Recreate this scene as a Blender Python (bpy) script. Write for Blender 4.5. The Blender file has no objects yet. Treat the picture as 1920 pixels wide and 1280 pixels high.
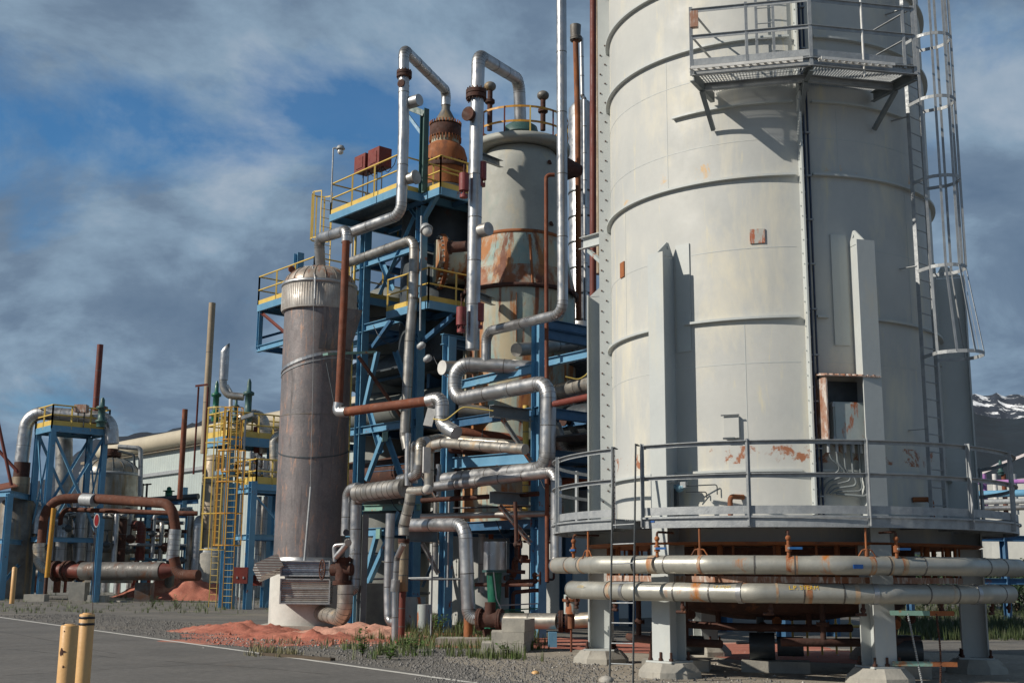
import bpy, math, random
from mathutils import Vector, Matrix
random.seed(7)
R = math.radians
sc = bpy.context.scene
COL = sc.collection
# ---------------------------------------------------------------- camera
FPX, PITCH, ROLL, EYE = 2250.0, R(11.06), R(0.45), 1.65
cd = bpy.data.cameras.new("camera"); cam = bpy.data.objects.new("camera", cd); COL.objects.link(cam)
CM = Matrix.Rotation(math.pi/2+PITCH, 3, 'X') @ Matrix.Rotation(ROLL, 3, 'Z')
cam.location = (0, 0, EYE); cam.rotation_euler = CM.to_euler()
cd.sensor_width = 36; cd.lens = 36*FPX/1920; cd.clip_start = 0.3; cd.clip_end = 20000
sc.camera = cam
# ---------------------------------------------------------------- sun and sky
SUN_AZ, SUN_EL = R(250), R(33)          # azimuth clockwise from +Y
sd = bpy.data.lights.new("sun", 'SUN'); sd.energy = 4.6; sd.angle = R(0.5); sd.color = (1, .92, .80)
sun = bpy.data.objects.new("sun", sd); COL.objects.link(sun)
tosun = Vector((math.sin(SUN_AZ)*math.cos(SUN_EL), math.cos(SUN_AZ)*math.cos(SUN_EL), math.sin(SUN_EL)))
sun.rotation_euler = tosun.to_track_quat('Z', 'Y').to_euler(); sun.location = (-40, -20, 40)
w = bpy.data.worlds.new("World"); sc.world = w; w.use_nodes = True
nt = w.node_tree; N = nt.nodes; L = nt.links; N.clear()
out = N.new('ShaderNodeOutputWorld'); bg = N.new('ShaderNodeBackground'); bg.inputs[1].default_value = 0.1
sky = N.new('ShaderNodeTexSky'); sky.sky_type = 'NISHITA'; sky.sun_disc = False
sky.sun_elevation = SUN_EL; sky.sun_rotation = SUN_AZ; sky.air_density = 1.1; sky.dust_density = .6; sky.ozone_density = 2.2
tc = N.new('ShaderNodeTexCoord'); sp = N.new('ShaderNodeSeparateXYZ'); L.new(tc.outputs['Generated'], sp.inputs[0])
def wm(op, a, b=None, c=None):
    n = N.new('ShaderNodeMath'); n.operation = op
    for i, v in enumerate((a, b, c)):
        if v is None: continue
        if isinstance(v, (int, float)): n.inputs[i].default_value = v
        else: L.new(v, n.inputs[i])
    return n.outputs[0]
den = wm('ADD', wm('MAXIMUM', sp.outputs[2], 0.0), 0.42)
cx = wm('DIVIDE', sp.outputs[0], den); cy = wm('DIVIDE', sp.outputs[1], den)
cb = N.new('ShaderNodeCombineXYZ'); L.new(cx, cb.inputs[0]); L.new(cy, cb.inputs[1])
def wn(scale, detail, rough, off, dist=0.0, sx=1.0):
    m = N.new('ShaderNodeMapping'); m.inputs[1].default_value = off; m.inputs[3].default_value = (sx, 1, 1)
    L.new(cb.outputs[0], m.inputs[0])
    n = N.new('ShaderNodeTexNoise'); n.inputs['Scale'].default_value = scale; n.inputs['Detail'].default_value = detail
    n.inputs['Roughness'].default_value = rough; n.inputs['Distortion'].default_value = dist
    L.new(m.outputs[0], n.inputs['Vector']); return n.outputs[0]
def wr(fac, stops):
    r = N.new('ShaderNodeValToRGB'); L.new(fac, r.inputs[0]); e = r.color_ramp.elements
    e[0].position, e[0].color = stops[0][0], (*stops[0][1], 1); e[1].position, e[1].color = stops[-1][0], (*stops[-1][1], 1)
    for p_, c_ in stops[1:-1]:
        q = e.new(p_); q.color = (*c_, 1)
    return r.outputs[0]
gz = wm('MULTIPLY', wm('SUBTRACT', sp.outputs[2], .345), 22.0)
gx = wm('MULTIPLY', wm('ADD', sp.outputs[0], .24), 3.0)
g1_ = wm('EXPONENT', wm('MULTIPLY', wm('ADD', wm('MULTIPLY', gz, gz), wm('MULTIPLY', gx, gx)), -1.0))
gz2 = wm('MULTIPLY', wm('SUBTRACT', sp.outputs[2], .42), 9.0); gx2 = wm('MULTIPLY', wm('SUBTRACT', sp.outputs[0], .45), 7.0)
g2_ = wm('EXPONENT', wm('MULTIPLY', wm('ADD', wm('MULTIPLY', gz2, gz2), wm('MULTIPLY', gx2, gx2)), -1.0))
lowc = wm('MULTIPLY_ADD', wm('MAXIMUM', wm('SUBTRACT', .24, sp.outputs[2]), 0.0), .9, .10)
cn = wm('SUBTRACT', wm('SUBTRACT', wm('ADD', wn(2.6, 8, .60, (3.1, 7.7, 0), .3, .9), lowc), wm('MULTIPLY', g1_, .20)), wm('MULTIPLY', g2_, .10))
cover = wr(cn, [(.40, (.10, .10, .10)), (.55, (1, 1, 1))])
ccol = wr(wn(3.6, 8, .58, (9.3, 1.2, 0), .3, .9), [(.30, (1.0, 1.6, 2.5)), (.46, (1.55, 2.25, 3.2)), (.56, (2.4, 3.4, 4.5)), (.72, (4.3, 4.95, 5.8))])
skm = N.new('ShaderNodeMixRGB'); skm.blend_type = 'MULTIPLY'; skm.inputs[0].default_value = 1; skm.inputs[2].default_value = (.34, .74, 1.02, 1)
L.new(sky.outputs[0], skm.inputs[1])
mx = N.new('ShaderNodeMixRGB'); L.new(cover, mx.inputs[0]); L.new(skm.outputs[0], mx.inputs[1]); L.new(ccol, mx.inputs[2])
hz = wm('MULTIPLY_ADD', wm('MINIMUM', wm('MAXIMUM', wm('SUBTRACT', sp.outputs[2], .46), 0.0), .4), -1.75, 1.0)
dk = N.new('ShaderNodeVectorMath'); dk.operation = 'SCALE'; L.new(mx.outputs[0], dk.inputs[0]); L.new(hz, dk.inputs[3])
L.new(dk.outputs[0], bg.inputs[0]); L.new(bg.outputs[0], out.inputs[0])
vs = sc.view_settings; vs.view_transform = 'Standard'; vs.look = 'None'; vs.exposure = 0.0; vs.gamma = 1.0; vs.use_curve_mapping = False
# ---------------------------------------------------------------- placing helpers (frame of the plant: U runs away to the left, V away to the right)
U = Vector((-math.sin(R(40.5)), math.cos(R(40.5)), 0)); V = Vector((U.y, -U.x, 0)); Z = Vector((0, 0, 1)); C0 = Vector((0, 0, EYE))
def ray(x, y): return CM @ Vector(((x-960)/FPX, (640-y)/FPX, -1.0))
def A(x, y, Y): d = ray(x, y); return C0 + d*(Y/d.y)
def F(x, y, v): d = ray(x, y); return C0 + d*(v/d.dot(V))
def G(x, y, u): d = ray(x, y); return C0 + d*(u/d.dot(U))
def H(x, y, z=0.0): d = ray(x, y); return C0 + d*((z-EYE)/d.z)
def W(u, v, z=0.0): return U*u + V*v + Z*z
SC = Vector((5.15, 23.44, 0)); SD = (-SC).normalized(); SR = Vector((-SD.y, SD.x, 0))
def S(deg, rad, z=0.0): t = R(deg); return SC + (SD*math.cos(t) + SR*math.sin(t))*rad + Z*z
# ---------------------------------------------------------------- mesh builder
class MB:
    def __init__(s): s.v = []; s.f = []; s.sm = []; s.mk = []
    def add(s, vs, fs, sm=False):
        o = len(s.v); s.v += [Vector(q) for q in vs]; s.f += [tuple(i+o for i in f) for f in fs]; s.sm += [sm]*len(fs); return s
    def obox(s, c, ax, ay, az):        # centre, three half-axis vectors
        vs = [c+ax*i+ay*j+az*k for k in (-1, 1) for j in (-1, 1) for i in (-1, 1)]
        return s.add(vs, [(0, 2, 3, 1), (4, 5, 7, 6), (0, 1, 5, 4), (2, 6, 7, 3), (0, 4, 6, 2), (1, 3, 7, 5)])
    def box(s, c, dx, dy, dz, e1=None):
        e1 = (e1 or Vector((1, 0, 0))).normalized(); e2 = Vector((-e1.y, e1.x, 0)); return s.obox(Vector(c), e1*dx/2, e2*dy/2, Z*dz/2)
    def bar(s, a, b, w, h, side=None):   # rectangular bar a->b, w along side, h across
        d = (b-a); l = d.length; d = d/l
        side = side or Z.cross(d)
        side = side - d*side.dot(d)
        if side.length < 1e-4: side = Vector((1, 0, 0)) - d*d.x
        side.normalize(); up = d.cross(side)
        return s.obox((a+b)/2, d*l/2, side*w/2, up*h/2)
    def ibeam(s, a, b, w, h, side=None, t=.018):
        d = (b-a).normalized(); side = side or Z.cross(d)
        side = side - d*side.dot(d)
        if side.length < 1e-4: side = U.copy()
        side.normalize(); up = d.cross(side)
        for k in (-1, 1): s.bar(a+up*k*(h-t)/2, b+up*k*(h-t)/2, w, t, side)
        return s.bar(a, b, t, h-2*t, side)
    def channel(s, a, b, w, h, side=None, t=.015):
        d = (b-a).normalized(); side = side or Z.cross(d)
        side = side - d*side.dot(d); side.normalize(); up = d.cross(side)
        for k in (-1, 1): s.bar(a+up*k*(h-t)/2, b+up*k*(h-t)/2, w, t, side)
        return s.bar(a+side*(w-t)/2, b+side*(w-t)/2, t, h-2*t, side)
    def angle(s, a, b, w, side=None, t=.012):
        d = (b-a).normalized(); side = side or Z.cross(d)
        side = side - d*side.dot(d); side.normalize(); up = d.cross(side)
        s.bar(a, b, w, t, side); return s.bar(a+side*(w-t)/2+up*(w/2+t/2), b+side*(w-t)/2+up*(w/2+t/2), t, w, side)
    def rings(s, rs, cap=True, smooth=True):   # rs: list of (centre, e1, e2, radius)
        n = s.seg; base = len(s.v)
        for c, e1, e2, r in rs:
            for i in range(n):
                t = 2*math.pi*i/n; s.v.append(c+e1*(r*math.cos(t))+e2*(r*math.sin(t)))
        for k in range(len(rs)-1):
            for i in range(n):
                j = (i+1) % n; s.f.append((base+k*n+i, base+k*n+j, base+(k+1)*n+j, base+(k+1)*n+i)); s.sm.append(smooth)
        if cap:
            for k, fl in ((0, True), (len(rs)-1, False)):
                c, e1, e2, r = rs[k]
                if r < 1e-5: continue
                b2 = len(s.v)
                for i in range(n):
                    t = 2*math.pi*i/n; s.v.append(c+e1*(r*math.cos(t))+e2*(r*math.sin(t)))
                idx = tuple(range(b2, b2+n)); s.f.append(idx[::-1] if fl else idx); s.sm.append(False)
        return s
    seg = 16
    def cyl(s, a, b, r1, r2=None, seg=16, cap=True):
        s.seg = seg; d = (b-a).normalized(); e1 = d.orthogonal().normalized(); e2 = d.cross(e1)
        return s.rings([(a, e1, e2, r1), (b, e1, e2, r1 if r2 is None else r2)], cap)
    def lathe(s, c, prof, seg=32, axis=None, cap=True, sharp=False):
        s.seg = seg; ax = (axis or Z).normalized(); e1 = ax.orthogonal().normalized(); e2 = ax.cross(e1)
        if sharp:
            for (r0, z0), (r1, z1) in zip(prof, prof[1:]):
                s.rings([(c+ax*z0, e1, e2, r0), (c+ax*z1, e1, e2, r1)], False)
            return s
        return s.rings([(c+ax*z, e1, e2, r) for r, z in prof], cap)
    def tube(s, pts, r, seg=14, bend=None, cap=True, seams=0.0, gore=True, arcn=7):
        s.seg = seg; P = [Vector(p) for p in pts]; path = [P[0]]; marks = []
        B = r*2.2 if bend is None else bend
        for i in range(1, len(P)-1):
            a, b, c = P[i-1], P[i], P[i+1]; d1 = (a-b); d2 = (c-b); l1, l2 = d1.length, d2.length; d1 /= l1; d2 /= l2
            ang = d1.angle(d2)
            if math.pi-ang < .03 or B <= 0: path.append(b); continue
            t = min(B/math.tan(ang/2), l1*.48, l2*.48); Rr = t*math.tan(ang/2)
            bis = (d1+d2).normalized(); cen = b+bis*(Rr/math.sin(ang/2)); s0 = b+d1*t-cen; s1 = b+d2*t-cen; tot = s0.angle(s1)
            axs = s0.cross(s1).normalized()
            for k in range(arcn):
                path.append(cen+Matrix.Rotation(tot*k/(arcn-1), 3, axs) @ s0); marks.append((path[-1].copy(), len(path)-1))
        path.append(P[-1])
        dirs = [(path[min(i+1, len(path)-1)]-path[max(i-1, 0)]).normalized() for i in range(len(path))]
        e1 = dirs[0].orthogonal().normalized(); rs = []
        for i, p in enumerate(path):
            d = dirs[i]; e1 = (e1-d*e1.dot(d)).normalized(); rs.append((p, e1, d.cross(e1), r))
        s.rings(rs, cap)
        def ring(c, d, k=1.0):
            e = d.orthogonal().normalized(); f = d.cross(e); h = .012 if k == 1 else .006
            f0 = len(s.f); s.rings([(c-d*h, e, f, r*.99), (c-d*h, e, f, r+.006*k), (c+d*h, e, f, r+.006*k), (c+d*h, e, f, r*.99)], False, False); s.mk += list(range(f0, len(s.f)))
        if seams:
            for i in range(len(path)-1):
                a, b = path[i], path[i+1]; l = (b-a).length
                if l > seams*.8:
                    n = int(l/seams); d = (b-a)/l
                    for k in range(1, n+1): ring(a+d*(l*k/(n+1)), d)
            if gore:
                for c, i in marks: ring(c, dirs[i], .7)
        return s
    def poly(s, pts, th):           # flat polygon extruded by vector th
        n = len(pts); vs = [Vector(p) for p in pts]; vs += [p+th for p in vs]
        fs = [tuple(range(n))[::-1], tuple(range(n, 2*n))]+[(i, (i+1) % n, n+(i+1) % n, n+i) for i in range(n)]
        return s.add(vs, fs)
    def sphere(s, c, r, seg=12, sq=1.0):
        return s.lathe(Vector(c), [(max(1e-6, r*math.sin(math.pi*k/8)), -r*sq*math.cos(math.pi*k/8)) for k in range(9)], seg, cap=False)
    def bolts(s, c, ax, rad, n, r=.02, h=.05):
        e1 = ax.orthogonal().normalized(); e2 = ax.cross(e1)
        for i in range(n):
            t = 2*math.pi*i/n; q = c+e1*rad*math.cos(t)+e2*rad*math.sin(t); s.cyl(q-ax*h, q+ax*h, r, seg=6)
        return s
    def flange(s, c, ax, r, th, nb=12):
        s.cyl(c-ax*th/2, c-ax*th*.05, r, seg=20); s.cyl(c+ax*th*.05, c+ax*th/2, r, seg=20); s.cyl(c-ax*th*.05, c+ax*th*.05, r*.85, seg=16)
        return s.bolts(c, ax, r*.86, nb, r*.07, th*.75)
def mk(name, mb, mat, off=Vector((0, 0, 0))):
    me = bpy.data.meshes.new(name); me.from_pydata([tuple(q-off) for q in mb.v], [], mb.f)
    me.polygons.foreach_set('use_smooth', mb.sm); me.materials.append(mat)
    if mb.mk:
        me.materials.append(M['seam'])
        for i in mb.mk: me.polygons[i].material_index = 1
    me.update()
    o = bpy.data.objects.new(name, me); COL.objects.link(o); return o
GL = {}
def tag(o, label, cat, group=None):
    o['label'] = label; o['category'] = cat
    if group: o['group'] = group
    return o
class T:                              # a thing: an Empty at its base that parents its parts
    def __init__(s, name, label, cat, loc, group=None):
        s.loc = Vector(loc); s.o = bpy.data.objects.new(name, None); COL.objects.link(s.o); s.o.location = s.loc
        s.o.empty_display_size = .3; tag(s.o, label, cat, group)
    def part(s, name, mb, mat, parent=None, label=None):
        o = mk(name, mb, mat, s.loc); o.parent = parent or s.o
        if label: o['label'] = label
        return o
def solo(name, mb, mat, label, cat, group=None):      # a thing that is one mesh, origin at its base
    xs = [q.x for q in mb.v]; ys = [q.y for q in mb.v]; zs = [q.z for q in mb.v]
    b = Vector(((min(xs)+max(xs))/2, (min(ys)+max(ys))/2, min(zs)))
    o = mk(name, mb, mat, b); o.location = b; return tag(o, label, cat, group)
def kid(o, name, mb, mat, label=None):                # a part of a one-mesh thing
    c = mk(name, mb, mat, o.location if o.parent is None else o.parent.location); c.parent = o
    if label: c['label'] = label
    return c
def struct(name, mb, mat): o = mk(name, mb, mat); o['kind'] = 'structure'; return o
# ---------------------------------------------------------------- materials
def mat(name, c1, c2=None, rough=.6, metal=0.0, nscale=1.5, stains=(), bump=.15, bscale=25, rvar=.15, stretch=(1, 1, 1), wave=None, grain=.10):
    m = bpy.data.materials.new(name); m.use_nodes = True; t = m.node_tree; n = t.nodes; l = t.links; bs = n['Principled BSDF']
    geo = n.new('ShaderNodeNewGeometry')
    def mp(scl):
        q = n.new('ShaderNodeMapping'); q.inputs[3].default_value = scl; l.new(geo.outputs['Position'], q.inputs[0]); return q.outputs[0]
    def noise(scale, det=5, ro=.6, st=(1, 1, 1), dist=0):
        q = n.new('ShaderNodeTexNoise'); q.inputs['Scale'].default_value = scale; q.inputs['Detail'].default_value = det; q.inputs['Roughness'].default_value = ro
        q.inputs['Distortion'].default_value = dist; l.new(mp(st), q.inputs['Vector']); return q.outputs[0]
    def ramp(fac, a, b, ca=(0, 0, 0), cb_=(1, 1, 1)):
        q = n.new('ShaderNodeValToRGB'); l.new(fac, q.inputs[0]); e = q.color_ramp.elements
        e[0].position, e[0].color, e[1].position, e[1].color = a, (*ca, 1), b, (*cb_, 1); return q.outputs[0]
    def mixc(fac, a, b, bt='MIX'):
        q = n.new('ShaderNodeMixRGB'); q.blend_type = bt
        for i, x in ((0, fac), (1, a), (2, b)):
            if isinstance(x, float): q.inputs[i].default_value = x
            elif isinstance(x, tuple): q.inputs[i].default_value = (*x, 1)
            else: l.new(x, q.inputs[i])
        return q.outputs[0]
    c2 = c2 or tuple(x*.75 for x in c1)
    col = mixc(ramp(noise(nscale, 6, .62, stretch), .35, .65), c1, c2)
    if grain: col = mixc(grain, col, ramp(noise(nscale*14, 3, .7), .2, .8, (.25, .25, .25), (1.5, 1.5, 1.5)), 'MULTIPLY')
    rv = None
    for (sc_, scale, lo, hi, st, *zw) in stains:
        fac = ramp(noise(scale, 8, .68, st, .3), lo, hi)
        if zw:
            sx_ = n.new('ShaderNodeSeparateXYZ'); l.new(geo.outputs['Position'], sx_.inputs[0]); q1 = n.new('ShaderNodeMath'); q1.operation = 'COMPARE'; l.new(sx_.outputs[2], q1.inputs[0]); q1.inputs[1].default_value = zw[0][0]; q1.inputs[2].default_value = zw[0][1]
            q2 = n.new('ShaderNodeMath'); q2.operation = 'MULTIPLY'; l.new(q1.outputs[0], q2.inputs[0]); l.new(fac, q2.inputs[1]); fac = q2.outputs[0]
        col = mixc(fac, col, sc_)
        if metal: rv = fac
    l.new(col, bs.inputs['Base Color'])
    rn = n.new('ShaderNodeMapRange'); l.new(noise(nscale*3, 4), rn.inputs[0]); rn.inputs[1].default_value = .3; rn.inputs[2].default_value = .7
    rn.inputs[3].default_value = max(.05, rough-rvar); rn.inputs[4].default_value = min(1, rough+rvar)
    l.new(rn.outputs[0], bs.inputs['Roughness'])
    bs.inputs['Metallic'].default_value = metal
    if rv is not None:
        iv = n.new('ShaderNodeMath'); iv.operation = 'MULTIPLY_ADD'; l.new(rv, iv.inputs[0]); iv.inputs[1].default_value = -metal; iv.inputs[2].default_value = metal
        l.new(iv.outputs[0], bs.inputs['Metallic'])
    hgt = noise(bscale, 4, .6)
    if wave:                               # corrugation: (direction, scale, depth)
        wv = n.new('ShaderNodeTexWave'); wv.bands_direction = wave[0]; wv.inputs['Scale'].default_value = wave[1]; l.new(mp(wave[3] if len(wave) > 3 else (1, 1, 1)), wv.inputs['Vector'])
        b0 = n.new('ShaderNodeBump'); b0.inputs['Strength'].default_value = .8; b0.inputs['Distance'].default_value = wave[2]; l.new(wv.outputs[1], b0.inputs['Height'])
    b = n.new('ShaderNodeBump'); b.inputs['Strength'].default_value = bump; b.inputs['Distance'].default_value = .02; l.new(hgt, b.inputs['Height'])
    if wave: l.new(b0.outputs[0], b.inputs['Normal'])
    l.new(b.outputs[0], bs.inputs['Normal']); return m
RUST = (.23, .068, .024); RUST2 = (.35, .13, .045); DRUST = (.10, .032, .018)
VS = (1.6, 1.6, .35)
M = dict(
 domt=mat('silver_dome_cladding', (.36, .35, .32), (.24, .23, .20), .42, .55, 1.2, [((.24, .17, .09), 1.0, .50, .64, (2.2, 2.2, .3))], .15, 8),
 exch=mat('shaded_exchanger_cladding', (.15, .145, .14), (.09, .085, .08), .6, .2, 1.2, [((.12, .055, .03), .9, .52, .62, (1, 1, 1))], .2, 6),  # the shade over the exchanger is put into this dark colour
 rustm=mat('shaded_rusted_pipe', (.125, .042, .022), (.085, .03, .018), .85, 0, 1.5, [((.20, .075, .035), 1.6, .58, .72, (1, 1, .4))], .35, 12),  # darker copy of the rust, carrying the left yard's shade in its colour
 alu=mat('aluminium_cladding', (.50, .51, .52), (.36, .36, .365), .40, .85, 1.2, [((.33, .26, .19), 1.0, .66, .80, (1, 1, 1))], .10, 2.2, grain=.05),
 alu2=mat('dull_aluminium_cladding', (.45, .44, .42), (.28, .27, .25), .45, .8, 1.4, [((.30, .18, .10), 1.2, .60, .76, (1, 1, 1))], .12, 3, grain=.06),
 aluy=mat('stained_aluminium_cladding', (.50, .48, .44), (.35, .32, .27), .42, .75, 1.6, [((.42, .27, .11), 1.3, .56, .74, (1, 1, 1))], .12, 3, grain=.06),
 ringp=mat('weathered_ring_cladding', (.46, .455, .41), (.35, .345, .31), .45, .45, 1.0, [((.36, .36, .34), 2.6, .60, .68, (1, 1, .3)), ((.42, .16, .04), 1.5, .60, .67, (1, 1, .25))], .3, 4, wave=None),
 seam=mat('cladding_seam', (.20, .195, .19), (.12, .11, .10), .5, .6, 3),
 galv=mat('galvanised_steel', (.40, .42, .43), (.29, .31, .33), .58, .35, 6, [((.25, .13, .07), 1.2, .68, .78, (1, 1, 1))], .2, 30),
 stack=mat('grey_stack_paint', (.515, .52, .495), (.45, .465, .455), .62, 0, .55, [((.62, .59, .49), .7, .50, .68, (1.6, 1.6, .45)), ((.62, .58, .44), 2.6, .60, .70, (1.2, 1.2, .16)), ((.45, .46, .44), .9, .57, .75, (2.2, 2.2, .22)), ((.62, .43, .24), .75, .70, .80, (1.2, 1.2, .6)), ((.40, .14, .05), 1.1, .755, .79, (1.5, 1.5, .8)), ((.33, .135, .07), 1.9, .53, .58, (1.2, 1.2, 1.2), (3.72, .15)), ((.60, .42, .24), 1.5, .60, .66, (1.3, 1.3, 1.2), (8.88, .14))], .12, 9, grain=.05),
 stackp=mat('grey_gusset_paint', (.50, .53, .52), (.45, .48, .48), .55, 0, .8, [((.58, .55, .45), .7, .55, .75, VS), ((.38, .15, .06), 1.2, .74, .79, VS)], .08, 10, grain=.05),
 ringr=mat('rust_weeped_cladding', (.42, .39, .32), (.40, .31, .21), .55, .1, 3.0, [((.42, .20, .08), 3.5, .46, .66, (1, 1, .35)), ((.30, .09, .03), 4.0, .50, .62, (1, 1, .5))], .2, 6),
 conc=mat('concrete', (.42, .40, .35), (.30, .29, .26), .85, 0, 2.5, [((.2, .18, .15), 3, .6, .75, VS)], .4, 18),
 concw=mat('pale_concrete', (.58, .57, .53), (.46, .45, .42), .8, 0, 1.6, [((.25, .2, .17), 1.3, .66, .76, VS)], .3, 14),
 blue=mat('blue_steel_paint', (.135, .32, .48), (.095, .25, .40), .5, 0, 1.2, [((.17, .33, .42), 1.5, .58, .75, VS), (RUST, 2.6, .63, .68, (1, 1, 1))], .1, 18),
 shblue=mat('shaded_blue_steel_paint', (.045, .14, .27), (.03, .10, .20), .5, 0, 1.2, [(RUST, 1.3, .66, .74, (1, 1, 1))], .1, 18),  # rear and cross steel: same blue with its shade put into the colour
 teal=mat('dark_teal_paint', (.05, .12, .11), (.03, .08, .08), .5, 0, 2, [(RUST, 1.2, .60, .68, (1, 1, .5))], .1, 18),
 mint=mat('pale_green_primer', (.20, .36, .30), (.14, .26, .24), .6, 0, 2, [(RUST2, 1.6, .56, .64, (1, 1, 1))], .1, 18),
 green=mat('green_pump_paint', (.015, .15, .09), (.01, .09, .06), .4, 0, 3, [(DRUST, 3, .64, .74, (1, 1, 1))], .1, 20),
 yel=mat('yellow_rail_paint', (.68, .49, .12), (.58, .40, .09), .5, 0, 3, [(RUST, 2.2, .66, .72, (1, 1, 1))], .1, 20),
 yel2=mat('deep_yellow_ladder_paint', (.58, .30, .03), (.50, .23, .03), .5, 0, 3, [(RUST, 2.2, .63, .72, (1, 1, 1))], .1, 20),
 rust=mat('rusted_pipe_steel', (.19, .055, .025), (.12, .038, .02), .8, 0, 1.5, [((.30, .11, .05), 2.2, .55, .72, (1, 1, .4)), ((.08, .03, .02), 3, .62, .75, (1, 1, 1))], .35, 20),
 rustd=mat('dark_rusted_steel', (.085, .033, .022), (.05, .024, .018), .85, 0, 2.5, [((.18, .07, .03), 3, .58, .70, (1, 1, 1))], .5, 20),
 rusto=mat('orange_rusted_steel', (.34, .12, .04), (.22, .075, .03), .85, 0, 1.2, [((.12, .05, .03), 1.5, .5, .66, VS)], .35, 16),
 redp=mat('red_box_paint', (.20, .030, .018), (.15, .025, .018), .5, 0, 2, [((.10, .035, .02), 2.4, .6, .7, (1, 1, 1))], .1, 20),
 redd=mat('dark_red_pipe_paint', (.17, .035, .022), (.12, .028, .02), .6, 0, 1.5, [((.08, .03, .02), 2, .6, .7, (1, 1, 1))], .1, 20),
 pink=mat('red_spring_can_paint', (.25, .05, .05), (.18, .035, .035), .55, 0, 2, [(DRUST, 3, .6, .7, (1, 1, 1))], .1, 20),
 vess=mat('grey_green_vessel_paint', (.37, .375, .34), (.30, .315, .295), .65, 0, .8, [((.27, .33, .30), .9, .56, .70, (1, 1, .5)), ((.46, .40, .28), .7, .60, .72, (1, 1, .4))], .1, 12),
 vessr=mat('rust_streaked_vessel_paint', (.40, .42, .36), (.24, .36, .34), .7, 0, 1.1, [((.42, .36, .24), .8, .48, .6, (1.5, 1.5, .35)), ((.36, .15, .05), .75, .50, .58, (2.0, 2.0, .45)), ((.20, .065, .03), .9, .57, .63, (2.5, 2.5, .25))], .2, 12),
 colm=mat('scorched_column_shell', (.235, .21, .212), (.165, .155, .16), .55, .35, 1.1, [((.28, .20, .18), 1.6, .55, .68, (1.5, 1.5, .6)), ((.38, .24, .18), 3.2, .56, .64, (2.0, 2.0, .35)), ((.075, .07, .075), 2.4, .56, .70, (2.2, 2.2, .25))], .25, 22, grain=.3),
 dome=mat('streaked_dome_cladding', (.20, .195, .18), (.11, .10, .09), .55, .25, 1.2, [((.26, .18, .09), 1.2, .5, .66, (2.5, 2.5, .3))], .2, 10),
 domer=mat('rust_streaked_cladding', (.46, .43, .39), (.30, .25, .21), .5, .35, 1.5, [((.26, .10, .05), 1.6, .50, .62, (3.2, 3.2, .25))], .2, 10),
 ribb=mat('ribbed_cladding', (.50, .49, .46), (.36, .33, .30), .5, .35, 2.5, [((.36, .26, .17), 3, .58, .70, (4, 4, .15))], .2, 10),
 beige=mat('beige_stack_paint', (.36, .29, .20), (.29, .23, .16), .6, .1, 1.5, [((.20, .12, .07), 1.5, .62, .74, VS)], .15, 14),
 duct=mat('cream_duct_paint', (.50, .45, .34), (.43, .38, .29), .6, 0, .25, [((.30, .26, .20), .3, .55, .75, (1, 1, 1))], .1, 5),
 tan=mat('tan_column_cladding', (.34, .28, .20), (.23, .19, .14), .55, .3, 1.2, [((.27, .15, .07), 1.4, .55, .67, VS)], .3, 12),
 wall=mat('pale_ribbed_siding', (.46, .52, .50), (.42, .48, .47), .55, .1, .3, [((.38, .42, .40), .25, .55, .75, (1, 1, .4))], .1, 6, wave=('X', 1.1, .10)),
 wall2=mat('pale_siding', (.45, .46, .44), (.36, .37, .36), .6, 0, .5, [((.25, .2, .17), .8, .62, .75, VS)], .1, 6),
 white=mat('white_paint', (.72, .72, .70), None, .5, 0, 3),
 black=mat('black_cable', (.02, .025, .04), (.012, .014, .02), .5, 0, 3),
 cableb=mat('blue_black_cable', (.03, .05, .10), (.02, .03, .06), .45, 0, 3),
 grey=mat('mid_grey_paint', (.20, .23, .24), (.15, .17, .18), .5, 0, 3, [(RUST, 2, .68, .76, (1, 1, 1))]),
 dgrey=mat('dark_grey_steel', (.07, .085, .095), (.05, .06, .07), .5, .2, 3, [(DRUST, 2, .64, .74, (1, 1, 1))]),
 boll=mat('orange_yellow_bollard_paint', (.70, .42, .17), (.64, .37, .15), .45, 0, 2, [((.62, .30, .09), 3, .55, .7, VS), ((.10, .03, .015), 3.2, .70, .72, (1, 1, 1))], .12, 30, grain=.08),
 signr=mat('sign_red', (.45, .02, .02), None, .5), signb=mat('sticker_blue', (.02, .12, .42), None, .5), signy=mat('sticker_yellow', (.65, .42, .03), None, .5),
 rustst=mat('stencil_orange', (.45, .12, .03), None, .8),
 scrap=mat('corroded_box_paint', (.42, .46, .45), (.34, .40, .40), .6, 0, 2, [((.36, .12, .05), 3.2, .55, .60, (1.5, 1.5, .4))], .15, 12),
 louv=mat('ribbed_sheet', (.50, .49, .46), (.38, .37, .35), .45, .6, 3, (), .1, 10, wave=('Z', 4.2, .03)),
 louv2=mat('blued_sheet', (.36, .41, .48), (.27, .31, .36), .4, .7, 3, (), .1, 10, wave=('Z', 4.2, .03)),
 roofr=mat('rusty_sheet_hood', (.42, .30, .24), (.30, .12, .06), .6, .1, 4, [((.55, .5, .46), 3, .5, .6, (6, 1, 1))], .2, 12),
 blueh=mat('blue_valve_handle', (.02, .12, .35), None, .4), purple=mat('purple_paint', (.3, .12, .38), (.4, .2, .4), .5),
 hose=mat('yellow_hose', (.55, .42, .10), None, .5), lampg=mat('lamp_glass', (.6, .6, .58), None, .15),
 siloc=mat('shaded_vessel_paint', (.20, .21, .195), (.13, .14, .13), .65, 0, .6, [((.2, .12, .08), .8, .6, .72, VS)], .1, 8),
 bark=mat('bark', (.10, .075, .05), None, .9),
)
def leafm(name, c1, c2):
    m = mat(name, c1, c2, .6, 0, 2.5, (), .05, 10); return m
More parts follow.
